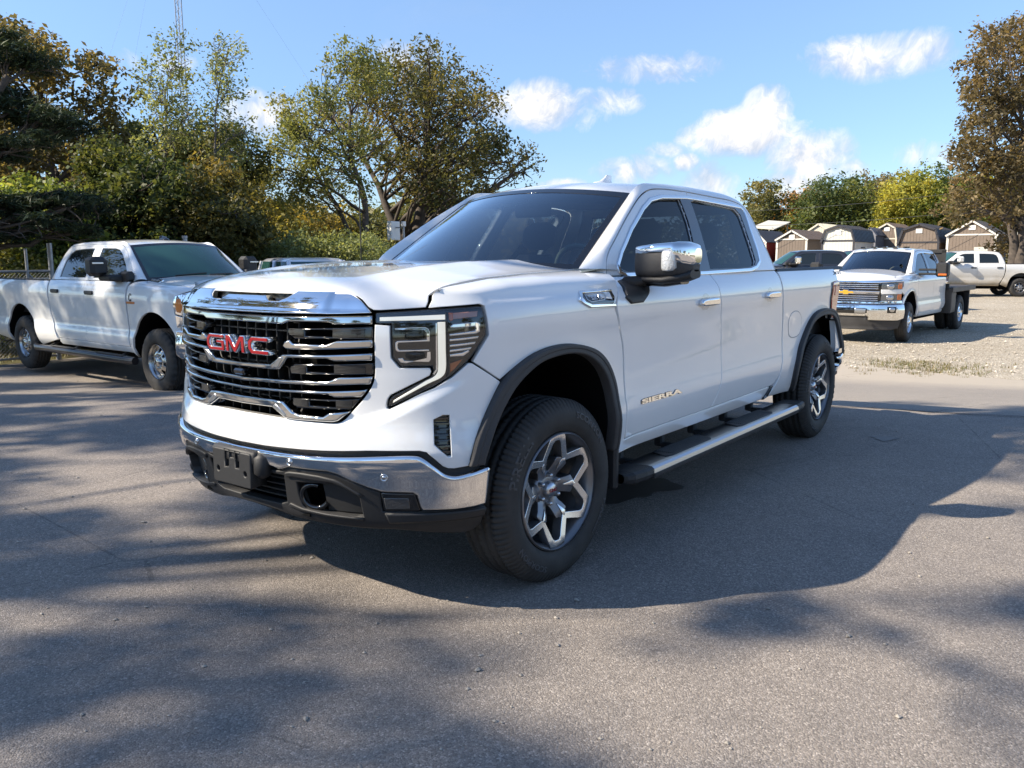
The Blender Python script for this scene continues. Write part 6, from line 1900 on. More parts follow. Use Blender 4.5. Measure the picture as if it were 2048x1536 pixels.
def build_chevy():
    R = HR
    root = empty('flatbed_truck', (0, 0, 0), label='white crew cab dual wheel truck with a dark flatbed and gold emblem on its grille', cat='flatbed truck')
    M = dict(body=paint('white_paint_far', (.78, .78, .77)), sideglass=M_OPAQUEGLASS, surround=M_BLACKGLOSS, wintrim=M_CHROME, glass=M_GLASS, dash=mat('beige_dash', (.20, .17, .13), .7))
    sp = dict(HERO); sp.pop('bed')
    sp['wells'] = [(HR.W(*seg_sv(HR, FLARE_F_IN).T, .02), .52)]
    sp['under'] = (-5.2, .55, .42, .52)
    HR_arch = R.arches; R.arches = [HR_arch[0]]
    P = truck_common(R, sp, root, M, .07, True)
    W, WX = R.W, R.WX
    bo, bf = bonnet_simple(R, root, M['body'], .885, 1.27, 1.31, .085, -.545, .708, 1.388, .85)
    gridsurf(np.stack([np.stack([np.full(9, -.40), np.linspace(-.71, .71, 9), np.full(9, 1.40)], -1), np.stack([np.full(9, -.56), np.linspace(-.71, .71, 9), np.full(9, 1.40)], -1)], 0)).obj('cowl', M_BLACKPL, root)
    g = panel(sym([(0,.70),(1.08,.70),(1.10,1.0),(1.115,1.262),(.88,1.255),(0,1.25)]), W, .06, .03, d=-.03).obj('grille', M_BLACKGLOSS, root)
    C = lambda pts, d=.012, nm='grille_bar', m=M_CHROME: panel(sym(pts), W, .07, .05, d=d, bev=.010).obj(nm, m, g)
    C([(0,1.205),(.60,1.205),(.66,1.21),(.90,1.225),(1.10,1.235),(1.10,1.262),(.66,1.26),(0,1.255)], .02)
    C([(0,.985),(.62,.985),(.62,1.045),(0,1.055)], .022)
    for z in (1.165, 1.125, 1.085, .935, .895, .855):
        C([(0, z), (.60, z), (.60, z+.018), (0, z+.018)], .006)
    C([(0,.795),(.64,.795),(.68,.82),(.68,.86),(.62,.835),(0,.835)], .018)
    for s in (1, -1):
        fl = lambda pts: [(s*a, b) for a, b in pts]
        for z0, z1 in ((1.075, 1.205), (.855, .985)):
            h = panel(fl([(.665, z0), (.665, z1), (1.085, z1+.02), (1.09, z0)]), W, .06, .03, d=.0, bev=.006).obj('headlight', mat('lamp_grey', (.16, .17, .18), .12, .5, .6), root)
            panel(fl([(.985, z0+.012), (.985, z1), (1.078, z1+.008), (1.08, z0+.012)]), W, .06, .01, d=.005, bev=.003).obj('side_marker', M_AMBER, h)
            c = W(np.array([s*.83]), np.array([(z0+z1)/2]), .006)[0]; x, y, nx, ny = R.plan(np.array([s*.83])); n = np.array([nx[0], ny[0], 0]); a = np.array([-n[1], n[0], 0])
            t = np.linspace(0, 2*np.pi, 25)[:-1]
            S = np.stack([c+n*dd+rr*(np.cos(t)[:, None]*a*1.25+np.sin(t)[:, None]*np.array([0, 0, .95])) for rr, dd in ((.058, -.002), (.054, .008), (.040, .004), (.034, .004), (.028, .012), (.001, .018))], 0)
            gridsurf(S, closed_v=True, flip=True).obj('lamp_lens', M_STEEL, h)
        panel(fl([(.66,.985),(.66,1.075),(1.09,1.085),(1.09,.985)]), W, .06, .03, d=.004, bev=.01).obj('lamp_divider', M['body'], root)
        panel(fl([(.66,.80),(.66,.855),(1.10,.86),(1.12,.80)]), W, .06, .03, d=.008, bev=.01).obj('lamp_trim', M_CHROME, root)
    # bow-tie emblem
    bt = [(-.16,.995),(-.05,.995),(-.062,.972),(.05,.972),(.062,.995),(.17,.995),(.145,1.045),(.05,1.045),(.062,1.068),(-.05,1.068),(-.062,1.045),(-.135,1.045)]
    panel(bt, W, .06, .03, d=.034, bev=.004).obj('emblem_border', M_CHROME, g)
    b2 = clean(np.array(bt)); b2 = b2 if area(b2) > 0 else b2[::-1]
    panel(inset(b2, .007), W, .06, .006, d=.038, bev=.002).obj('emblem_face', mat('gold_enamel', (.72, .42, .05), .25, .3, .8), g)
    bm = panel(sym([(0,.775),(.66,.78),(1.11,.79),(1.13,.50),(1.0,.46),(.44,.47),(.44,.53),(.43,.545),(0,.545)]), lambda s, z, d: W(s, z, d+.012), .05, .06, d=.04, bev=.02).obj('front_bumper', M_CHROME, root)
    panel(sym([(0,.60),(.38,.60),(.42,.62),(.42,.70),(.38,.715),(0,.715)]), W, .08, .01, d=.056, bev=.004).obj('bumper_grille', M_BLACKGLOSS, bm)
    for s in (1, -1):
        panel([(s*a, b) for a, b in [(.20,.612),(.39,.612),(.40,.70),(.20,.70)]], W, .08, .01, d=.060, bev=.004).obj('bumper_insert', M_STEEL, bm)
        panel([(s*a, b) for a, b in [(.77,.615),(.93,.615),(.94,.74),(.77,.74)]], W, .08, .01, d=.058, bev=.006).obj('fog_lamp', M_BLACKGLOSS, bm)
        c = W(np.array([s*.855]), np.array([.685]), .064)[0]; x, y, nx, ny = R.plan(np.array([s*.855])); n = np.array([nx[0], ny[0], 0]); a = np.array([-n[1], n[0], 0]); t = np.linspace(0, 2*np.pi, 21)[:-1]
        S = np.stack([c+n*dd+rr*(np.cos(t)[:, None]*a+np.sin(t)[:, None]*np.array([0, 0, .85])) for rr, dd in ((.055, 0), (.05, .006), (.02, .01), (.001, .012))], 0)
        gridsurf(S, closed_v=True, flip=True).obj('fog_lens', M_STEEL, bm)
        tube([(.98, s*.42, .50), (1.03, s*.42, .50)], .03, 10).obj('tow_hook', M_BLACKPL, bm)
    panel(sym([(0,.54),(.43,.54),(.45,.47),(1.0,.455),(1.11,.49),(1.10,.30),(.9,.27),(0,.27)]), W, .08, .05, d=.02, bev=.02).obj('air_dam', M_TRIM, root)
    both(panel(np.vstack([seg_sv(R, FLARE_F_OUT), seg_sv(R, FLARE_F_IN)[::-1]]), W, .06, .03, d=.012, bev=.006), 'wheel_arch_trim', M['body'], root)
    for s in (1, -1):
        g2 = box(-1.08, -.86, 1.20, 1.44, 1.30, 1.60, .04); mo = (g2 if s > 0 else g2.mirror()).obj('door_mirror', M_BLACKPL, root)
        for z in (1.36, 1.45):
            g2 = box(-1.0, -.84, .88, 1.22, z-.022, z+.022, .012); (g2 if s > 0 else g2.mirror()).obj('mirror_arm', M_BLACKPL, mo)
        g2 = box(-.862, -.85, 1.26, 1.42, 1.33, 1.37, .004); (g2 if s > 0 else g2.mirror()).obj('mirror_marker', M_AMBER, mo)
    # cab roof marker lamps
    for y in (-.45, -.22, 0, .22, .45):
        box(-1.52, -1.38, y-.05, y+.05, 1.885+.02*(1-abs(y)), 1.925+.02*(1-abs(y)), .015).obj('roof_marker', M_BLACKGLOSS, P['roof'])
    tube([(-.9, .62, 1.90), (-.9, .62, 1.93)], .05, 10).obj('roof_beacon', M_BLACKGLOSS, P['roof'])
    # flatbed: headboard, deck, skirts and boxes
    dk = mat('flatbed_black', (.028, .027, .026), .5, .2); wd = mat('weathered_steel', (.10, .085, .072), .6, .3, var=(3, .3))
    hb = box(-3.02, -2.94, -1.02, 1.02, .95, 1.10).join(box(-3.02, -2.94, -.9, -.82, 1.1, 1.86)).join(box(-3.02, -2.94, .82, .9, 1.1, 1.86)).join(box(-3.02, -2.94, -.9, .9, 1.80, 1.88)).join(box(-3.0, -2.97, -.82, .82, 1.1, 1.8))
    hb.obj('headboard', dk, root)
    dkk = box(-5.3, -2.94, -1.08, 1.08, .93, .99).obj('deck', wd, root)
    for i in range(12):
        box(-5.3, -3.0, -1.07+i*.1785, -1.07+i*.1785+.165, .99, 1.012, .004).obj('deck_plank', wd, dkk)
    for s in (1, -1):
        g2 = box(-3.55, -2.98, .80, 1.06, .42, .93, .02); bx = (g2 if s > 0 else g2.mirror()).obj('tool_box', dk, root)
        g2 = box(-3.45, -3.08, 1.061, 1.072, .48, .88, .008); (g2 if s > 0 else g2.mirror()).obj('box_lid', wd, bx)
        g2 = box(-2.99, -2.955, .82, 1.09, .42, .98, .01); (g2 if s > 0 else g2.mirror()).obj('box_end', wd, bx)
        g2 = box(-5.3, -2.96, 1.08, 1.11, .90, 1.02, .008); (g2 if s > 0 else g2.mirror()).obj('side_rail', wd, root)
        g2 = box(-4.75, -4.68, .75, 1.10, .30, .93, .01); (g2 if s > 0 else g2.mirror()).obj('mud_flap', M_BLACKPL, root)
        for x, z, w2 in ((-3.98, .80, .3),):
            pass
        q = arch_pts(-3.9, .45, .52, 165, 15, 9)
        S = np.array([[(x, s*y, z) for y in (.60, 1.07)] for x, z in q])
        S = gridsurf(S).join(gridsurf(S, flip=True)); S.obj('mudguard', dk, root)
    CW = simple_wheel(.41, .225, .24, M_CHROME, 8)
    CW2 = dict(CW)
    for s in (1, -1):
        add_wheel(CW, root, 0, s*.88, .40, s, RAD(4), 0)
        add_wheel(CW, root, -3.9, s*.98, .40, s, 0, .3)
        add_wheel(CW, root, -3.9, s*.72, .40, s, 0, .5, names=('tyre',))
    R.arches = HR_arch
    return root
chev = build_chevy(); chev.scale = (1.06,)*3
chev.location = (-16.55, -2.02, float(ground_z(-16.5, -2))-.0); chev.rotation_euler = (0, 0, RAD(-3))

# middle distance, seen over the white pickup's bed
dark, _, _ = build_ram('pickup_truck', 'dark grey crew cab pickup seen over the white pickup\'s bed', (0, 0, 0), RAD(-60), paint('dark_grey_paint', (.018, .019, .024)), 3.8, -5.35, dict(r=.42, m=GRY18, handle=M_BLACKPL), False, mirror_m=M_CHROME)
p = on_ground(1528, 33); dark.location = (p[0]-.3, p[1]-.2, p[2]+.02)
red, _, _ = build_ram('pickup_truck', 'dark red pickup behind the flatbed truck\'s cab', (0, 0, 0), RAD(-45), paint('dark_red_paint', (.16, .012, .02)), 3.8, -5.35, dict(r=.42, m=GRY18), False)
p = on_ground(1652, 37); red.location = (p[0], p[1]-.1, p[2]+.05)

def build_suv(name, label, loc, rz, m, scale=1.0, h=1.78, L=4.7, rails=True, glassm=M_OPAQUEGLASS):
    """five-door estate body: lower skin plus a tapering glasshouse"""
    root = empty(name, loc, rz, label=label, cat='car'); root.scale = (scale,)*3
    hw = .93; bl = h*.56
    t = np.linspace(0, 2*np.pi, 65)[:-1]
    def loop(x0, x1, w, z, ex=5.):
        c, s = np.cos(t), np.sin(t)
        return np.stack([(x0+x1)/2+(x0-x1)/2*np.sign(c)*np.abs(c)**(2/ex), w*np.sign(s)*np.abs(s)**(2/ex), np.full(64, z)], -1)
    S = np.array([loop(.85, -L+.9, hw-.07, .26), loop(.92, -L+.84, hw-.02, .36), loop(.93, -L+.83, hw, .62), loop(.90, -L+.83, hw-.005, .84), loop(.80, -L+.86, hw-.02, bl-.08), loop(.66, -L+.9, hw-.05, bl-.015), loop(.5, -L+.95, hw-.09, bl)])
    g = gridsurf(S, closed_v=True, flip=False); g.add(S[-1], [tuple(range(64))], None, True)
    g.obj('body', m, root)
    r0, r1 = -.62, -L+.95
    G = np.array([loop(.02, -L+.90, hw-.06, bl-.02, 6), loop(-.45, -L+1.02, hw-.16, (bl+h)/2, 6), loop(-.95, -L+1.18, hw-.25, h-.07, 6), loop(-1.15, -L+1.35, hw-.32, h-.015, 5), loop(-1.5, -L+1.7, hw-.5, h+.005, 4)])
    gg = gridsurf(G[2:], closed_v=True); gg.add(G[-1], [tuple(range(64))], None, True)
    roof = gg.obj('roof', m, root)
    gridsurf(G[:3], closed_v=True).obj('glasshouse', glassm, root)
    # pillars
    for k in (4, 60, 14, 50, 20, 44, 27, 37):
        P = G[:3, k]; o = P-np.array([(P[:, 0].mean()), 0, 0])
        c = P.mean(0); off = nrm((P-np.array([(.02-L+.9)/2, 0, 0]))*[0.25, 1, 0])*.006
        tube(np.vstack([P[0]+off[0], P[1]+off[1], P[2]+off[2]]), .045 if k in (4, 60, 27, 37) else .035, 8).obj('pillar', m, root)
    if rails:
        for s in (1, -1):
            tube([(-1.2, s*(hw-.30), h-.01), (-1.35, s*(hw-.30), h+.045), (-L+1.6, s*(hw-.30), h+.045), (-L+1.45, s*(hw-.30), h-.01)], .016, 8).obj('roof_rail', M_STEEL, roof)
    for s in (1, -1):
        box(.62, .9, s*.62-.14, s*.62+.14, bl-.30, bl-.16, .03).obj('headlight', M_STEEL, root)
        box(-.28, -.10, s*(hw+.02)-.10, s*(hw+.02)+.10, bl-.02, bl+.12, .03).obj('door_mirror', m, root)
        for x in (0, -2.75):
            add_wheel(GRY18, root, x, s*.78, .40, s)
    panel_ = box(.9, .945, -.55, .55, .45, .75, .03).obj('grille', M_BLACKGLOSS, root)
    return root
silver = paint('silver_paint', (.42, .43, .45))
s1 = build_suv('estate_car', 'silver car whose roof shows beyond the dark grey pickup', (0, 0, 0), RAD(-60), silver)
p = on_ground(1600, 39); s1.location = (p[0], p[1]+.4, p[2]+.14)
s2 = build_suv('estate_car', 'blue car whose windscreen shows between the dark pickup and the flatbed truck', (0, 0, 0), RAD(-40), paint('blue_paint', (.03, .06, .12)), h=1.5, rails=False, glassm=M_TEALGLASS)
p = on_ground(1668, 28); s2.location = (p[0], p[1], p[2]+.0)
s3 = build_suv('estate_car', 'silver car with a rounded roof behind the white pickup\'s bonnet', (0, 0, 0), RAD(62), paint('silver_blue_paint', (.66, .67, .72)), h=1.84, rails=False, glassm=M_TEALGLASS)
p = on_ground(655, 15.2); s3.location = (p[0], p[1], p[2])
# ------------------------------------------------------------------ trees
BARK = mat('bark', (.075, .060, .048), .9, bump=(30, .6), var=(6, .4))
BARKPALE = mat('pale_bark', (.13, .115, .095), .9, bump=(30, .5), var=(6, .4))
LEAF = leaf_mat('leaves', .42); NEEDLE = leaf_mat('needles', .15)

def leaf_mesh(name, C, D, size, rng, pal, aspect=.55, m=None, clump=None, flat=.3):
    """one small folded face per leaf: C centres, D per-leaf colour selector 0..1"""
    n = len(C)
    nv = rng.normal(0, 1, (n, 3)); nv[:, 2] = np.abs(nv[:, 2])+flat; nv = nrm(nv)
    a = nrm(np.cross(nv, rng.normal(0, 1, (n, 3)))); b = np.cross(nv, a)
    s = (size*np.exp(rng.normal(0, .28, n)))[:, None]
    V = np.stack([C-a*s*.5, C+b*s*aspect*.5+nv*s*.06, C+a*s*.5, C-b*s*aspect*.5+nv*s*.06], 1).reshape(-1, 3)
    me = bpy.data.meshes.new(name)
    me.vertices.add(n*4); me.vertices.foreach_set('co', V.ravel())
    me.loops.add(n*4); me.loops.foreach_set('vertex_index', np.arange(n*4, dtype=np.int32))
    me.polygons.add(n); me.polygons.foreach_set('loop_start', np.arange(0, n*4, 4, dtype=np.int32)); me.polygons.foreach_set('loop_total', np.full(n, 4, np.int32))
    pal = np.array(pal, float)
    x = np.clip(D, 0, .9999)*(len(pal)-1); i = x.astype(int); f = (x-i)[:, None]
    col = pal[i]*(1-f)+pal[np.minimum(i+1, len(pal)-1)]*f
    col = np.minimum(col*1.9*np.exp(rng.normal(0, .22, n))[:, None], .5)
    at = me.attributes.new('tint', 'FLOAT_COLOR', 'POINT')
    at.data.foreach_set('color', np.repeat(np.column_stack([col, np.ones(n)]), 4, 0).ravel())
    me.materials.append(m or LEAF)
    me.update(); me.validate()
    return me

def limb(P0, P1, r0, r1, rng, sag=.0, n=9, wob=.06):
    t = np.linspace(0, 1, n)[:, None]
    L = np.linalg.norm(P1-P0)
    mid = (P0+P1)/2+rng.normal(0, .10*L, 3)+np.array([0, 0, sag*L])
    P = (1-t)**2*P0+2*t*(1-t)*mid+t**2*P1
    P[1:-1] += rng.normal(0, wob*L/n*2.0, (n-2, 3))
    return tube(P, np.linspace(r0, r1, n), 6, False), P

def tree_from(name, label, base, blobs, seed, trunk_r, pal, nleaf, leaf, cat='tree', group=None, bark=BARK, trunk_to=None, trunks=1, m=None, aspect=.55, twigs=5, lsig=.55, flat=.3, zfl=.8, lean=None, tip=.35, fork=.35):
    """base point, foliage clumps (centre, radius) in world space -> a thing with trunk and crown"""
    rng = np.random.default_rng(seed)
    base = np.array(base, float)
    C = np.array([b[0] for b in blobs], float)-base; r = np.array([b[1] for b in blobs], float)
    top = C[:, 2].max()
    g = Geo()
    cen = C.mean(0)
    tops = []
    for k in range(trunks):
        if trunk_to is not None:
            tt = np.array(trunk_to[k % len(trunk_to)], float)-base
        else:
            tt = np.array([cen[0]*.8, cen[1]*.8, top*.86])+rng.normal(0, .05*top, 3)*[1, 1, 0]*(trunks > 1)*3
        n = 14
        t = np.linspace(0, 1, n)[:, None]
        P = tt*t*np.array([1, 1, 1])
        P[:, :2] *= t**.6
        P[1:] += np.cumsum(rng.normal(0, .010*top, (n-1, 3))*[1, 1, .2], 0)*.7
        P = P+(np.array([rng.normal(0, .15), rng.normal(0, .15), 0]) if k else 0)
        R = trunk_r*(1-.82*t[:, 0]**.9)*(1.0 if k == 0 else .8)
        R[0] *= 1.45; P[0, 2] -= .25
        g.join(tube(P, R, 9, False)); tops.append((P, R))
    order = np.argsort(C[:, 2])
    for i in order:
        P, R = tops[i % len(tops)]
        # leave the trunk well below the clump
        zt = np.clip(C[i, 2]-.45*np.linalg.norm(C[i, :2]-np.array([np.interp(C[i, 2], P[:, 2], P[:, 0]), np.interp(C[i, 2], P[:, 2], P[:, 1])]))-.3*r[i], fork*top*.6, P[-2, 2])
        j = np.argmin(np.abs(P[:, 2]-zt))
        L = np.linalg.norm(C[i]-P[j])
        r0 = min(R[j]*.62, .018*L+.02)
        lg, LP = limb(P[j], C[i], r0, max(r0*.3, .008), rng, .10)
        g.join(lg)
        for q in range(twigs):
            s = LP[rng.integers(len(LP)//2, len(LP))]
            e = C[i]+nrm(rng.normal(0, 1, 3))*r[i]*rng.uniform(.5, 1.0)
            g.join(limb(s, e, max(r0*.34, .010), .005, rng, .04, 5)[0])
    root = empty(name, tuple(base), label=label, cat=cat, group=group)
    g.obj('trunk', bark, root)
    w = r**2.2; w = w/w.sum()
    idx = rng.choice(len(C), nleaf, p=w)
    # clusters of leaves around sub-points of each clump
    nsub = 26
    sub = nrm(rng.normal(0, 1, (len(C), nsub, 3)))*(rng.uniform(.15, 1, (len(C), nsub, 1))**.45)*r[:, None, None]*np.array([1, 1, zfl])
    k = rng.integers(0, nsub, nleaf)
    pts = C[idx]+sub[idx, k]+rng.normal(0, 1, (nleaf, 3))*[1, 1, zfl/.8]*(r[idx]*.16*lsig/.55)[:, None]
    tone = np.clip(rng.normal(.5, .16, len(C))[idx]+rng.normal(0, .14, (len(C), nsub))[idx, k]+rng.normal(0, .10, nleaf), 0, 1)
    cr = bpy.data.objects.new('crown', leaf_mesh('crown', pts, tone, leaf, rng, pal, aspect, m, flat=flat))
    COL.objects.link(cr); cr.parent = root
    return root

def blobs_in(poly, depth, dj, n, r, rng, jit=.3):
    """clump centres spread through an outline (pixels) at a depth, with their own spread in depth"""
    P = np.array(poly, float); lo, hi = P.min(0), P.max(0)
    out = []
    pts = []
    tries = 0
    while len(out) < n and tries < 4000:
        tries += 1
        q = lo+(hi-lo)*rng.uniform(0, 1, 2)
        if not inside(P if area(P) > 0 else P[::-1], q[None])[0]:
            continue
        d = depth+rng.uniform(-dj, dj)
        rp = r*rng.uniform(1-jit, 1+jit)
        sep = r*FPX/depth*.72
        if any(abs(q[0]-a)+abs(q[1]-b) < sep*(1-tries/4000.) and abs(d-c) < r for a, b, c in pts):
            continue
        pts.append((q[0], q[1], d)); out.append((at_depth(q[0], q[1], d), rp))
    return out

GREEN = [(.020, .030, .012), (.042, .058, .020), (.072, .085, .028), (.11, .115, .035)]
DKGREEN = [(.012, .020, .010), (.022, .034, .014), (.040, .052, .018), (.065, .070, .022)]
OLIVE = [(.032, .037, .016), (.062, .066, .026), (.095, .090, .034), (.14, .11, .038)]
BROWN = [(.034, .029, .016), (.066, .053, .027), (.098, .074, .036), (.13, .088, .040)]
YELLOW = [(.06, .07, .015), (.13, .135, .028), (.21, .19, .035), (.30, .24, .04)]
ORANGE = [(.07, .045, .015), (.16, .085, .022), (.24, .12, .028), (.30, .17, .04)]
PALE = [(.045, .058, .024), (.085, .10, .042), (.13, .145, .06), (.18, .18, .075)]
PINE = [(.008, .014, .010), (.016, .026, .015), (.026, .038, .020), (.040, .052, .026)]

def T(name, label, base_px, depth, poly, dj, nb, r, seed, tr, pal, nl, leaf, **kw):
    rng = np.random.default_rng(seed)
    b = blobs_in(poly, depth, dj, nb, r, rng)
    return tree_from(name, label, on_ground(base_px, depth), b, seed, tr, pal, nl, leaf, **kw)

# --- left wood, from the front backwards
rng = np.random.default_rng(5)
pb = []
for px, py, d, rr in [(-60,200,14,.6),(0,190,14.5,.55),(40,215,14.2,.5),(75,240,14.6,.5),(115,232,14,.5),(150,255,14.4,.42),(60,280,13.8,.5),(95,262,15,.45),(15,310,14.2,.45),(-40,290,14,.6),
                      (-40,405,13.6,.55),(10,418,13.8,.5),(50,408,14.2,.48),(90,402,14,.45),(130,398,14.3,.45),(165,405,14,.40),(190,418,14.2,.34),(70,440,13.6,.4),(120,432,14.4,.4),(20,470,14,.45),(150,455,14.2,.34),(185,462,14.3,.30),
                      (-120,120,14,.8),(-60,70,14.5,.7),(20,110,14.2,.6),(80,130,14.6,.5),(-140,330,14,.7)]:
    pb.append((at_depth(px, py, d), rr))
tree_from('pine_tree', 'dark pine reaching in from the left edge with flat layered boughs', on_ground(-170, 14), [(np.array([c[0], c[1], c[2]]), q) for c, q in pb], 11, .26, PINE, 30000, .15, m=NEEDLE, aspect=.12, twigs=7, flat=.8, fork=.5, zfl=.28)
T('oak_tree', 'brown leaved oak behind the pine at the left edge', 130, 24, [(-40,60),(60,40),(170,90),(240,190),(250,260),(300,270),(280,330),(200,390),(60,400),(-40,380)], 2.5, 30, .8, 12, .25, [(.03,.031,.015),(.058,.053,.025),(.09,.074,.033),(.12,.088,.038)], 20000, .15, twigs=5)
T('broadleaf_tree', 'dark green tree on the left behind the truck\'s cab', 235, 19, [(180,340),(235,300),(285,330),(330,420),(345,520),(180,520),(170,430)], 1.3, 30, .62, 13, .16, DKGREEN, 26000, .11)
T('broadleaf_tree', 'dark olive tree right of the left truck\'s roof', 420, 19.5, [(325,410),(395,350),(455,385),(498,440),(505,530),(325,530)], 1.3, 34, .6, 14, .16, [(.020,.024,.010),(.040,.043,.016),(.065,.060,.020),(.10,.08,.024)], 28000, .11)
T('broadleaf_tree', 'green tree with lime shoots at the left above the fence', 70, 17.5, [(-60,400),(60,360),(180,390),(205,500),(190,560),(-60,560)], 1.2, 36, .55, 15, .14, [(.022,.034,.012),(.045,.065,.020),(.080,.10,.028),(.20,.24,.05)], 28000, .10)
T('broadleaf_tree', 'olive and orange tree behind the dark left trees', 330, 27, [(205,290),(275,250),(335,300),(395,262),(455,290),(485,340),(470,420),(220,420)], 2.0, 30, .85, 16, .2, OLIVE, 26000, .14)
T('locust_tree', 'tall sparse locust left of the radio mast', 345, 21.5, [(285,150),(345,60),(390,180),(405,290),(380,400),(330,420),(300,300)], .9, 17, .5, 17, .07, PALE, 3800, .085, twigs=8, bark=BARKPALE)
T('locust_tree', 'tall sparse locust right of the radio mast', 440, 22, [(420,110),(450,60),(490,170),(495,290),(478,360),(440,420),(425,290)], .9, 16, .5, 18, .07, PALE, 3600, .085, twigs=8, bark=BARKPALE)
T('broadleaf_tree', 'light olive tree between the left wood and the centre trees', 525, 33, [(485,360),(520,338),(560,400),(585,470),(590,530),(480,530)], 1.8, 26, .85, 19, .16, [(.05,.055,.018),(.10,.10,.032),(.15,.135,.04),(.19,.16,.05)], 20000, .13)
# --- centre
T('locust_tree', 'sparse yellow green locust with open branches left of the centre oak', 740, 27, [(540,265),(590,190),(650,110),(745,100),(775,230),(765,330),(720,400),(620,415),(555,360)], 2.0, 42, .62, 20, .17, [(.05,.060,.022),(.090,.100,.036),(.125,.130,.046),(.16,.145,.05)], 15000, .105, twigs=8, trunk_to=[at_depth(700, 190, 27), at_depth(620, 280, 27.5)], trunks=2, bark=BARK, fork=.3)
T('oak_tree', 'big brown green oak in the middle with a thick dark trunk', 835, 33, [(735,130),(870,90),(965,180),(1025,255),(1068,325),(1062,372),(990,410),(900,425),(820,420),(770,330),(740,240)], 3.4, 74, .92, 21, .36, [(.028,.032,.014),(.052,.054,.022),(.080,.074,.029),(.115,.088,.033)], 22000, .145, twigs=7, trunk_to=[at_depth(862, 190, 33), at_depth(700, 270, 33.5)], trunks=2, fork=.3)
T('broadleaf_tree', 'golden olive tree under the centre locust', 600, 46, [(555,430),(600,425),(700,440),(720,530),(555,530)], 3, 26, 1.3, 22, .2, [(.06,.055,.018),(.13,.11,.03),(.20,.15,.035),(.24,.18,.04)], 16000, .19)
T('broadleaf_tree', 'olive tree beneath the centre oak beside the white box', 880, 48, [(720,440),(800,420),(900,410),(960,420),(900,540),(720,540)], 3, 30, 1.35, 23, .2, OLIVE, 18000, .19)
T('shrub', 'pale green rounded bush behind the silver car', 690, 20.5, [(575,500),(640,478),(720,488),(790,520),(800,560),(560,560)], 1.2, 30, .5, 24, .05, PALE, 22000, .075, cat='shrub', fork=.1)
T('shrub', 'small pale bush right of the left truck\'s windscreen', 515, 21, [(470,515),(520,500),(570,515),(575,560),(470,560)], .8, 16, .42, 25, .04, PALE, 9000, .075, cat='shrub', fork=.1)
T('shrub', 'leafy undergrowth behind the fence at the left', 60, 16.6, [(-120,520),(60,500),(200,520),(240,620),(-120,700)], .8, 30, .5, 26, .05, [(.02,.03,.012),(.05,.06,.02),(.10,.10,.03),(.18,.15,.04)], 20000, .085, cat='shrub', fork=.1)
# --- right
T('oak_tree', 'big red brown oak at the right edge above the dusty truck', 2032, 42, [(1925,150),(1975,60),(2090,40),(2150,200),(2140,400),(2090,510),(2000,500),(1985,470),(1925,448),(1905,405),(1935,345),(1908,300),(1935,262),(1918,215)], 3.2, 78, 1.0, 30, .36, BROWN, 27000, .19, twigs=5, trunk_to=[at_depth(2040, 200, 42), at_depth(2000, 260, 42)], trunks=2)
T('broadleaf_tree', 'olive tree beside the white pickup\'s rear window', 1520, 98, [(1485,400),(1520,375),(1558,395),(1562,480),(1480,480)], 3, 16, 2.1, 31, .25, OLIVE, 9000, .36)
T('broadleaf_tree', 'orange autumn tree over the red shed', 1605, 108, [(1555,415),(1600,395),(1655,402),(1665,470),(1555,470)], 4, 18, 2.2, 32, .25, ORANGE, 10000, .38)
T('broadleaf_tree', 'rounded green tree above the white barn shed', 1672, 94, [(1602,430),(1645,388),(1680,368),(1722,388),(1748,440),(1750,480),(1600,480)], 4.5, 26, 2.2, 33, .3, GREEN, 16000, .34)
T('broadleaf_tree', 'grey olive tree behind the green one over the sheds', 1750, 118, [(1712,395),(1750,362),(1782,385),(1785,470),(1712,470)], 4, 18, 2.4, 34, .3, [(.06,.055,.03),(.10,.085,.045),(.14,.11,.055),(.19,.12,.05)], 9000, .38)
T('broadleaf_tree', 'bright yellow green tree above the big tan barn', 1800, 90, [(1758,440),(1775,395),(1805,358),(1840,350),(1850,470),(1758,470)], 4, 22, 1.9, 35, .3, YELLOW, 16000, .32)
T('broadleaf_tree', 'full green tree beside the yellow one over the sheds', 1880, 92, [(1832,352),(1882,332),(1935,335),(1960,400),(1940,470),(1835,470)], 4, 24, 2.0, 36, .3, [(.03,.045,.014),(.065,.085,.022),(.11,.125,.03),(.19,.18,.04)], 16000, .32)
T('broadleaf_tree', 'yellow tree behind the red brown oak at the right', 1985, 96, [(1930,380),(1990,345),(2080,350),(2100,480),(1930,480)], 4, 22, 2.2, 37, .3, YELLOW, 13000, .36)

# --- far wood closing the view, one mass
def far_wood():
    rng = np.random.default_rng(40)
    pts, tone = [], []
    for px in np.arange(-500, 2500, 9):
        D = (62 if px < 1100 else 135)+rng.uniform(-8, 8)
        top = np.interp(px, [-500, 300, 560, 900, 1100, 1450, 1800, 2400], [330, 390, 455, 440, 455, 430, 425, 420])+18*math.sin(px*.021)+10*math.sin(px*.057+1)
        b = on_ground(px, D); t = at_depth(px, top, D)
        n = 110
        z = b[2]+(t[2]-b[2])*rng.uniform(0, 1, n)**.8
        q = np.stack([np.full(n, b[0]), np.full(n, b[1]), z], -1)+rng.normal(0, 1, (n, 3))*[1.6, 1.6, .5]
        pts.append(q); tone.append(np.clip(rng.normal(.5+.25*math.sin(px*.013), .2, n), 0, 1))
    pts = np.vstack(pts); tone = np.concatenate(tone)
    o = bpy.data.objects.new('far_wood', leaf_mesh('far_wood', pts, tone, .75, rng, [(.025,.034,.014),(.05,.055,.02),(.09,.08,.028),(.15,.105,.035)], .8))
    COL.objects.link(o)
    put(o, None, 'distant mixed autumn wood closing the view behind the lot', 'wood', kind='stuff')
far_wood()

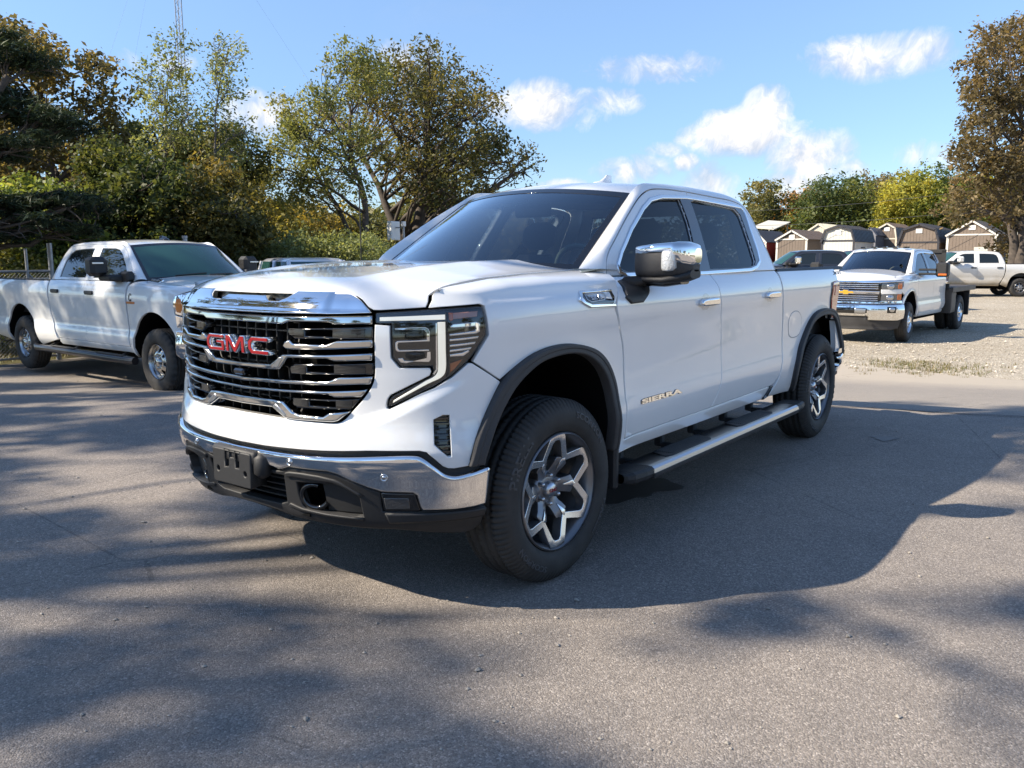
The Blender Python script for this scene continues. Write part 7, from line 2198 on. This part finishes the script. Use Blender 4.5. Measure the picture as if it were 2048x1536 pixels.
# --- trees standing to the left of the picture: they throw the broken shade over the asphalt
def shade_trees():
    rng = np.random.default_rng(50)
    sd = np.array([SUN_DIR.x, SUN_DIR.y, SUN_DIR.z])/SUN_DIR.z
    # sun flecks on the asphalt (pixels: centre and half-size), where the crowns have gaps
    gaps = [(170, 797, 80, 7), (100, 905, 110, 12), (40, 868, 60, 6), (255, 925, 55, 9), (300, 968, 170, 24), (130, 962, 90, 10), (600, 905, 60, 10), (450, 975, 60, 12), (60, 1000, 60, 8), (235, 1010, 80, 8),
            (560, 1128, 170, 16), (700, 1160, 110, 24), (820, 1205, 120, 22), (420, 1155, 120, 12), (640, 1100, 60, 30), (270, 1250, 60, 18), (560, 1200, 90, 10), (380, 1285, 60, 8), (20, 1230, 40, 40), (180, 1330, 120, 10), (920, 1240, 90, 10), (470, 1060, 80, 7),
            (1900, 1120, 190, 62), (1985, 1010, 120, 50), (1800, 1180, 110, 36), (1210, 1246, 150, 13), (1700, 1330, 380, 28), (1500, 1370, 320, 40), (1960, 1300, 140, 16), (1650, 1262, 110, 10), (1880, 1235, 90, 8), (1200, 1420, 260, 40), (1980, 1070, 120, 60), (800, 1330, 100, 10), (1100, 1310, 100, 9)]
    gaps += [(200, 1440, 150, 14), (700, 1470, 180, 12), (1750, 1480, 300, 30)]
    lit = [np.array(q, float) for q in ([(380, 1118), (580, 1050), (660, 1090), (1000, 1230), (1010, 1272), (720, 1270), (540, 1205), (400, 1178)],
                                        [(150, 955), (260, 935), (460, 955), (500, 985), (330, 1005), (160, 990)],
                                        [(2150, 920), (1880, 1005), (1720, 1140), (1640, 1200), (1850, 1250), (2150, 1215)],
                                        [(1290, 1350), (1450, 1275), (1700, 1268), (2150, 1290), (2150, 1650), (1100, 1650)],
                                        [(1040, 1222), (1390, 1220), (1350, 1275), (1060, 1270)])]
    lit = [q if area(q) > 0 else q[::-1] for q in lit]
    C = []
    n = 0
    while n < 2350:
        gx, gy = rng.uniform(-6.5, 3.6), rng.uniform(-13, 3.4)
        k = rng.uniform(8.5, 16.5)
        pix, dep = to_pix(np.array([[gx, gy, 0.0]]))
        px, py = pix[0]
        if dep[0] < 1.0: px, py = 0, 3000
        # keep the sunny back of the lot and the truck's bonnet, roof and lower face open
        far = 1960 < px < 2250 and 800 < py < 955 or 1690 < px < 2250 and 762 < py < 800 and math.sin(px*.02+py*.13) > .2
        if not far:
            if px > 1680 and py < 985: continue
            if dep[0] > 0 and py < 800 and px > 1000: continue
            if gx < -3.2 and gy > -5: continue
        if gy < -5 and math.sin(gx*2.1+1.3*math.sin(gy*1.7))+math.sin(gy*2.6+gx) > rng.normal(.25, .3): continue
        hit = any(inside(q, np.array([[px+rng.normal(0, 8), py+rng.normal(0, 5)]]))[0] for q in lit)
        if hit: continue
        for cx, cy, hx, hy in gaps:
            if ((px-cx)/(hx*1.15))**2+((py-cy)/(hy*1.15+11))**2 < rng.uniform(.9, 1.9): hit = True; break
        if hit: continue
        # sunlit parts of the truck
        def seen(x0, x1, y0, y1, z):
            return x0 < gx+z*sd[0] < x1 and y0 < gy+z*sd[1] < y1
        if seen(-.8, 1.0, -.55, 1.2, 1.37) or seen(-.4, .9, -.2, .9, 1.0) or seen(.66, 1.1, -.85, .40, .76) or seen(-1.3, -.5, .3, .95, 1.6) or seen(.6, 1.0, -.3, .3, 1.0) and rng.uniform() < .4: continue
        if px < 1050 and gy > -5 and math.sin(3.1*gx+1.7*math.sin(2.3*gy))*math.sin(2.7*gy+1.1*math.sin(1.9*gx)) > .5 and rng.uniform() < .85: continue
        C.append((gx+k*sd[0], gy+k*sd[1], k)); n += 1
    C = np.array(C)
    # share the clumps out between four trees by position
    bases = np.array([(9.6, -8.4), (13.4, -11.2), (10.6, -13.2), (15.0, -15.2)])
    own = np.argmin(((C[:, None, :2]-bases[None])**2).sum(2)*np.array([1, 1, 1, 1.]), 1)
    names = ['nearest', 'second', 'third', 'farthest']
    for i, b in enumerate(bases):
        c = C[own == i]
        if len(c) < 10: continue
        root = empty('shade_tree', (b[0], b[1], 0), label='leafy tree left of the picture throwing the '+['dappled shade in the foreground', 'broken shade over the white pickup', 'shade along the left asphalt', 'shade over the far left asphalt'][i], cat='tree', group='trees standing left of the picture')
        g = Geo()
        top = c[:, 2].max()
        P = np.stack([np.zeros(9), np.zeros(9), np.linspace(-.2, top*.8, 9)], -1); P[2:, :2] += np.cumsum(rng.normal(0, .1, (7, 2)), 0)
        g.join(tube(P, np.linspace(.24, .06, 9), 9, False))
        for _ in range(12):
            e = c[rng.integers(len(c))]-np.array([b[0], b[1], 0])
            j = int(np.clip(rng.integers(3, 8), 0, 8))
            g.join(limb(P[j], e, .05, .008, rng, .08)[0])
        g.obj('trunk', BARK, root)
        m = 22
        pts = (np.repeat(c, m, 0)+rng.normal(0, 1, (len(c)*m, 3))*[.13, .13, .11])-np.array([b[0], b[1], 0])
        cr = bpy.data.objects.new('crown', leaf_mesh('crown', pts, np.clip(rng.normal(.5, .2, len(pts)), 0, 1), .15, rng, OLIVE, .6))
        COL.objects.link(cr); cr.parent = root
shade_trees()

# --- trees round the rest of the lot (behind the camera): they show in chrome, glass and paint
def lot_trees():
    rng = np.random.default_rng(60)
    pro = None
    spots = [(34, -22), (40, -8), (44, 6), (40, 20), (30, 34), (14, 42), (24, -34), (-2, 46), (48, 34), (36, 46), (8, -30), (18, -24)]
    for i, (x, y) in enumerate(spots):
        if i < 2:
            bl = []
            for _ in range(34):
                v = nrm(rng.normal(0, 1, 3))*rng.uniform(.3, 1)**.5
                bl.append((np.array([x+v[0]*4.2, y+v[1]*4.2, 6.5+v[2]*4.2]), rng.uniform(.9, 1.4)))
            t = tree_from('lot_tree', 'tree behind the camera mirrored in the chrome and glass', (x, y, 0), bl, 61+i, .3, [GREEN, OLIVE][i], 11000, .26, group='trees round the lot behind the camera', twigs=3)
            pro = (pro or [])+[t]
        else:
            c = copy_tree(pro[i % 2]); c.location = (x, y, 0); c.rotation_euler = (0, 0, rng.uniform(0, 6.28)); k = rng.uniform(.8, 1.25); c.scale = (k, k, k)
lot_trees()

def lot_sheds():
    src = [o for o in bpy.data.objects if o.get('category') == 'shed' and 'white barn' in o.get('label', '') and 'dark metal' in o.get('label', '')][0]
    for i, (x, y) in enumerate(((-9, 25), (-3.5, 26), (3, 25), (9, 26))):
        c = copy_tree(src); c.location = (x, y, 0); c.rotation_euler = (0, 0, RAD(-90)); del c['group']
        c['group'] = 'white sheds right of the picture'
        c['label'] = 'white barn shed outside the picture mirrored in the white pickup\'s doors'
lot_sheds()
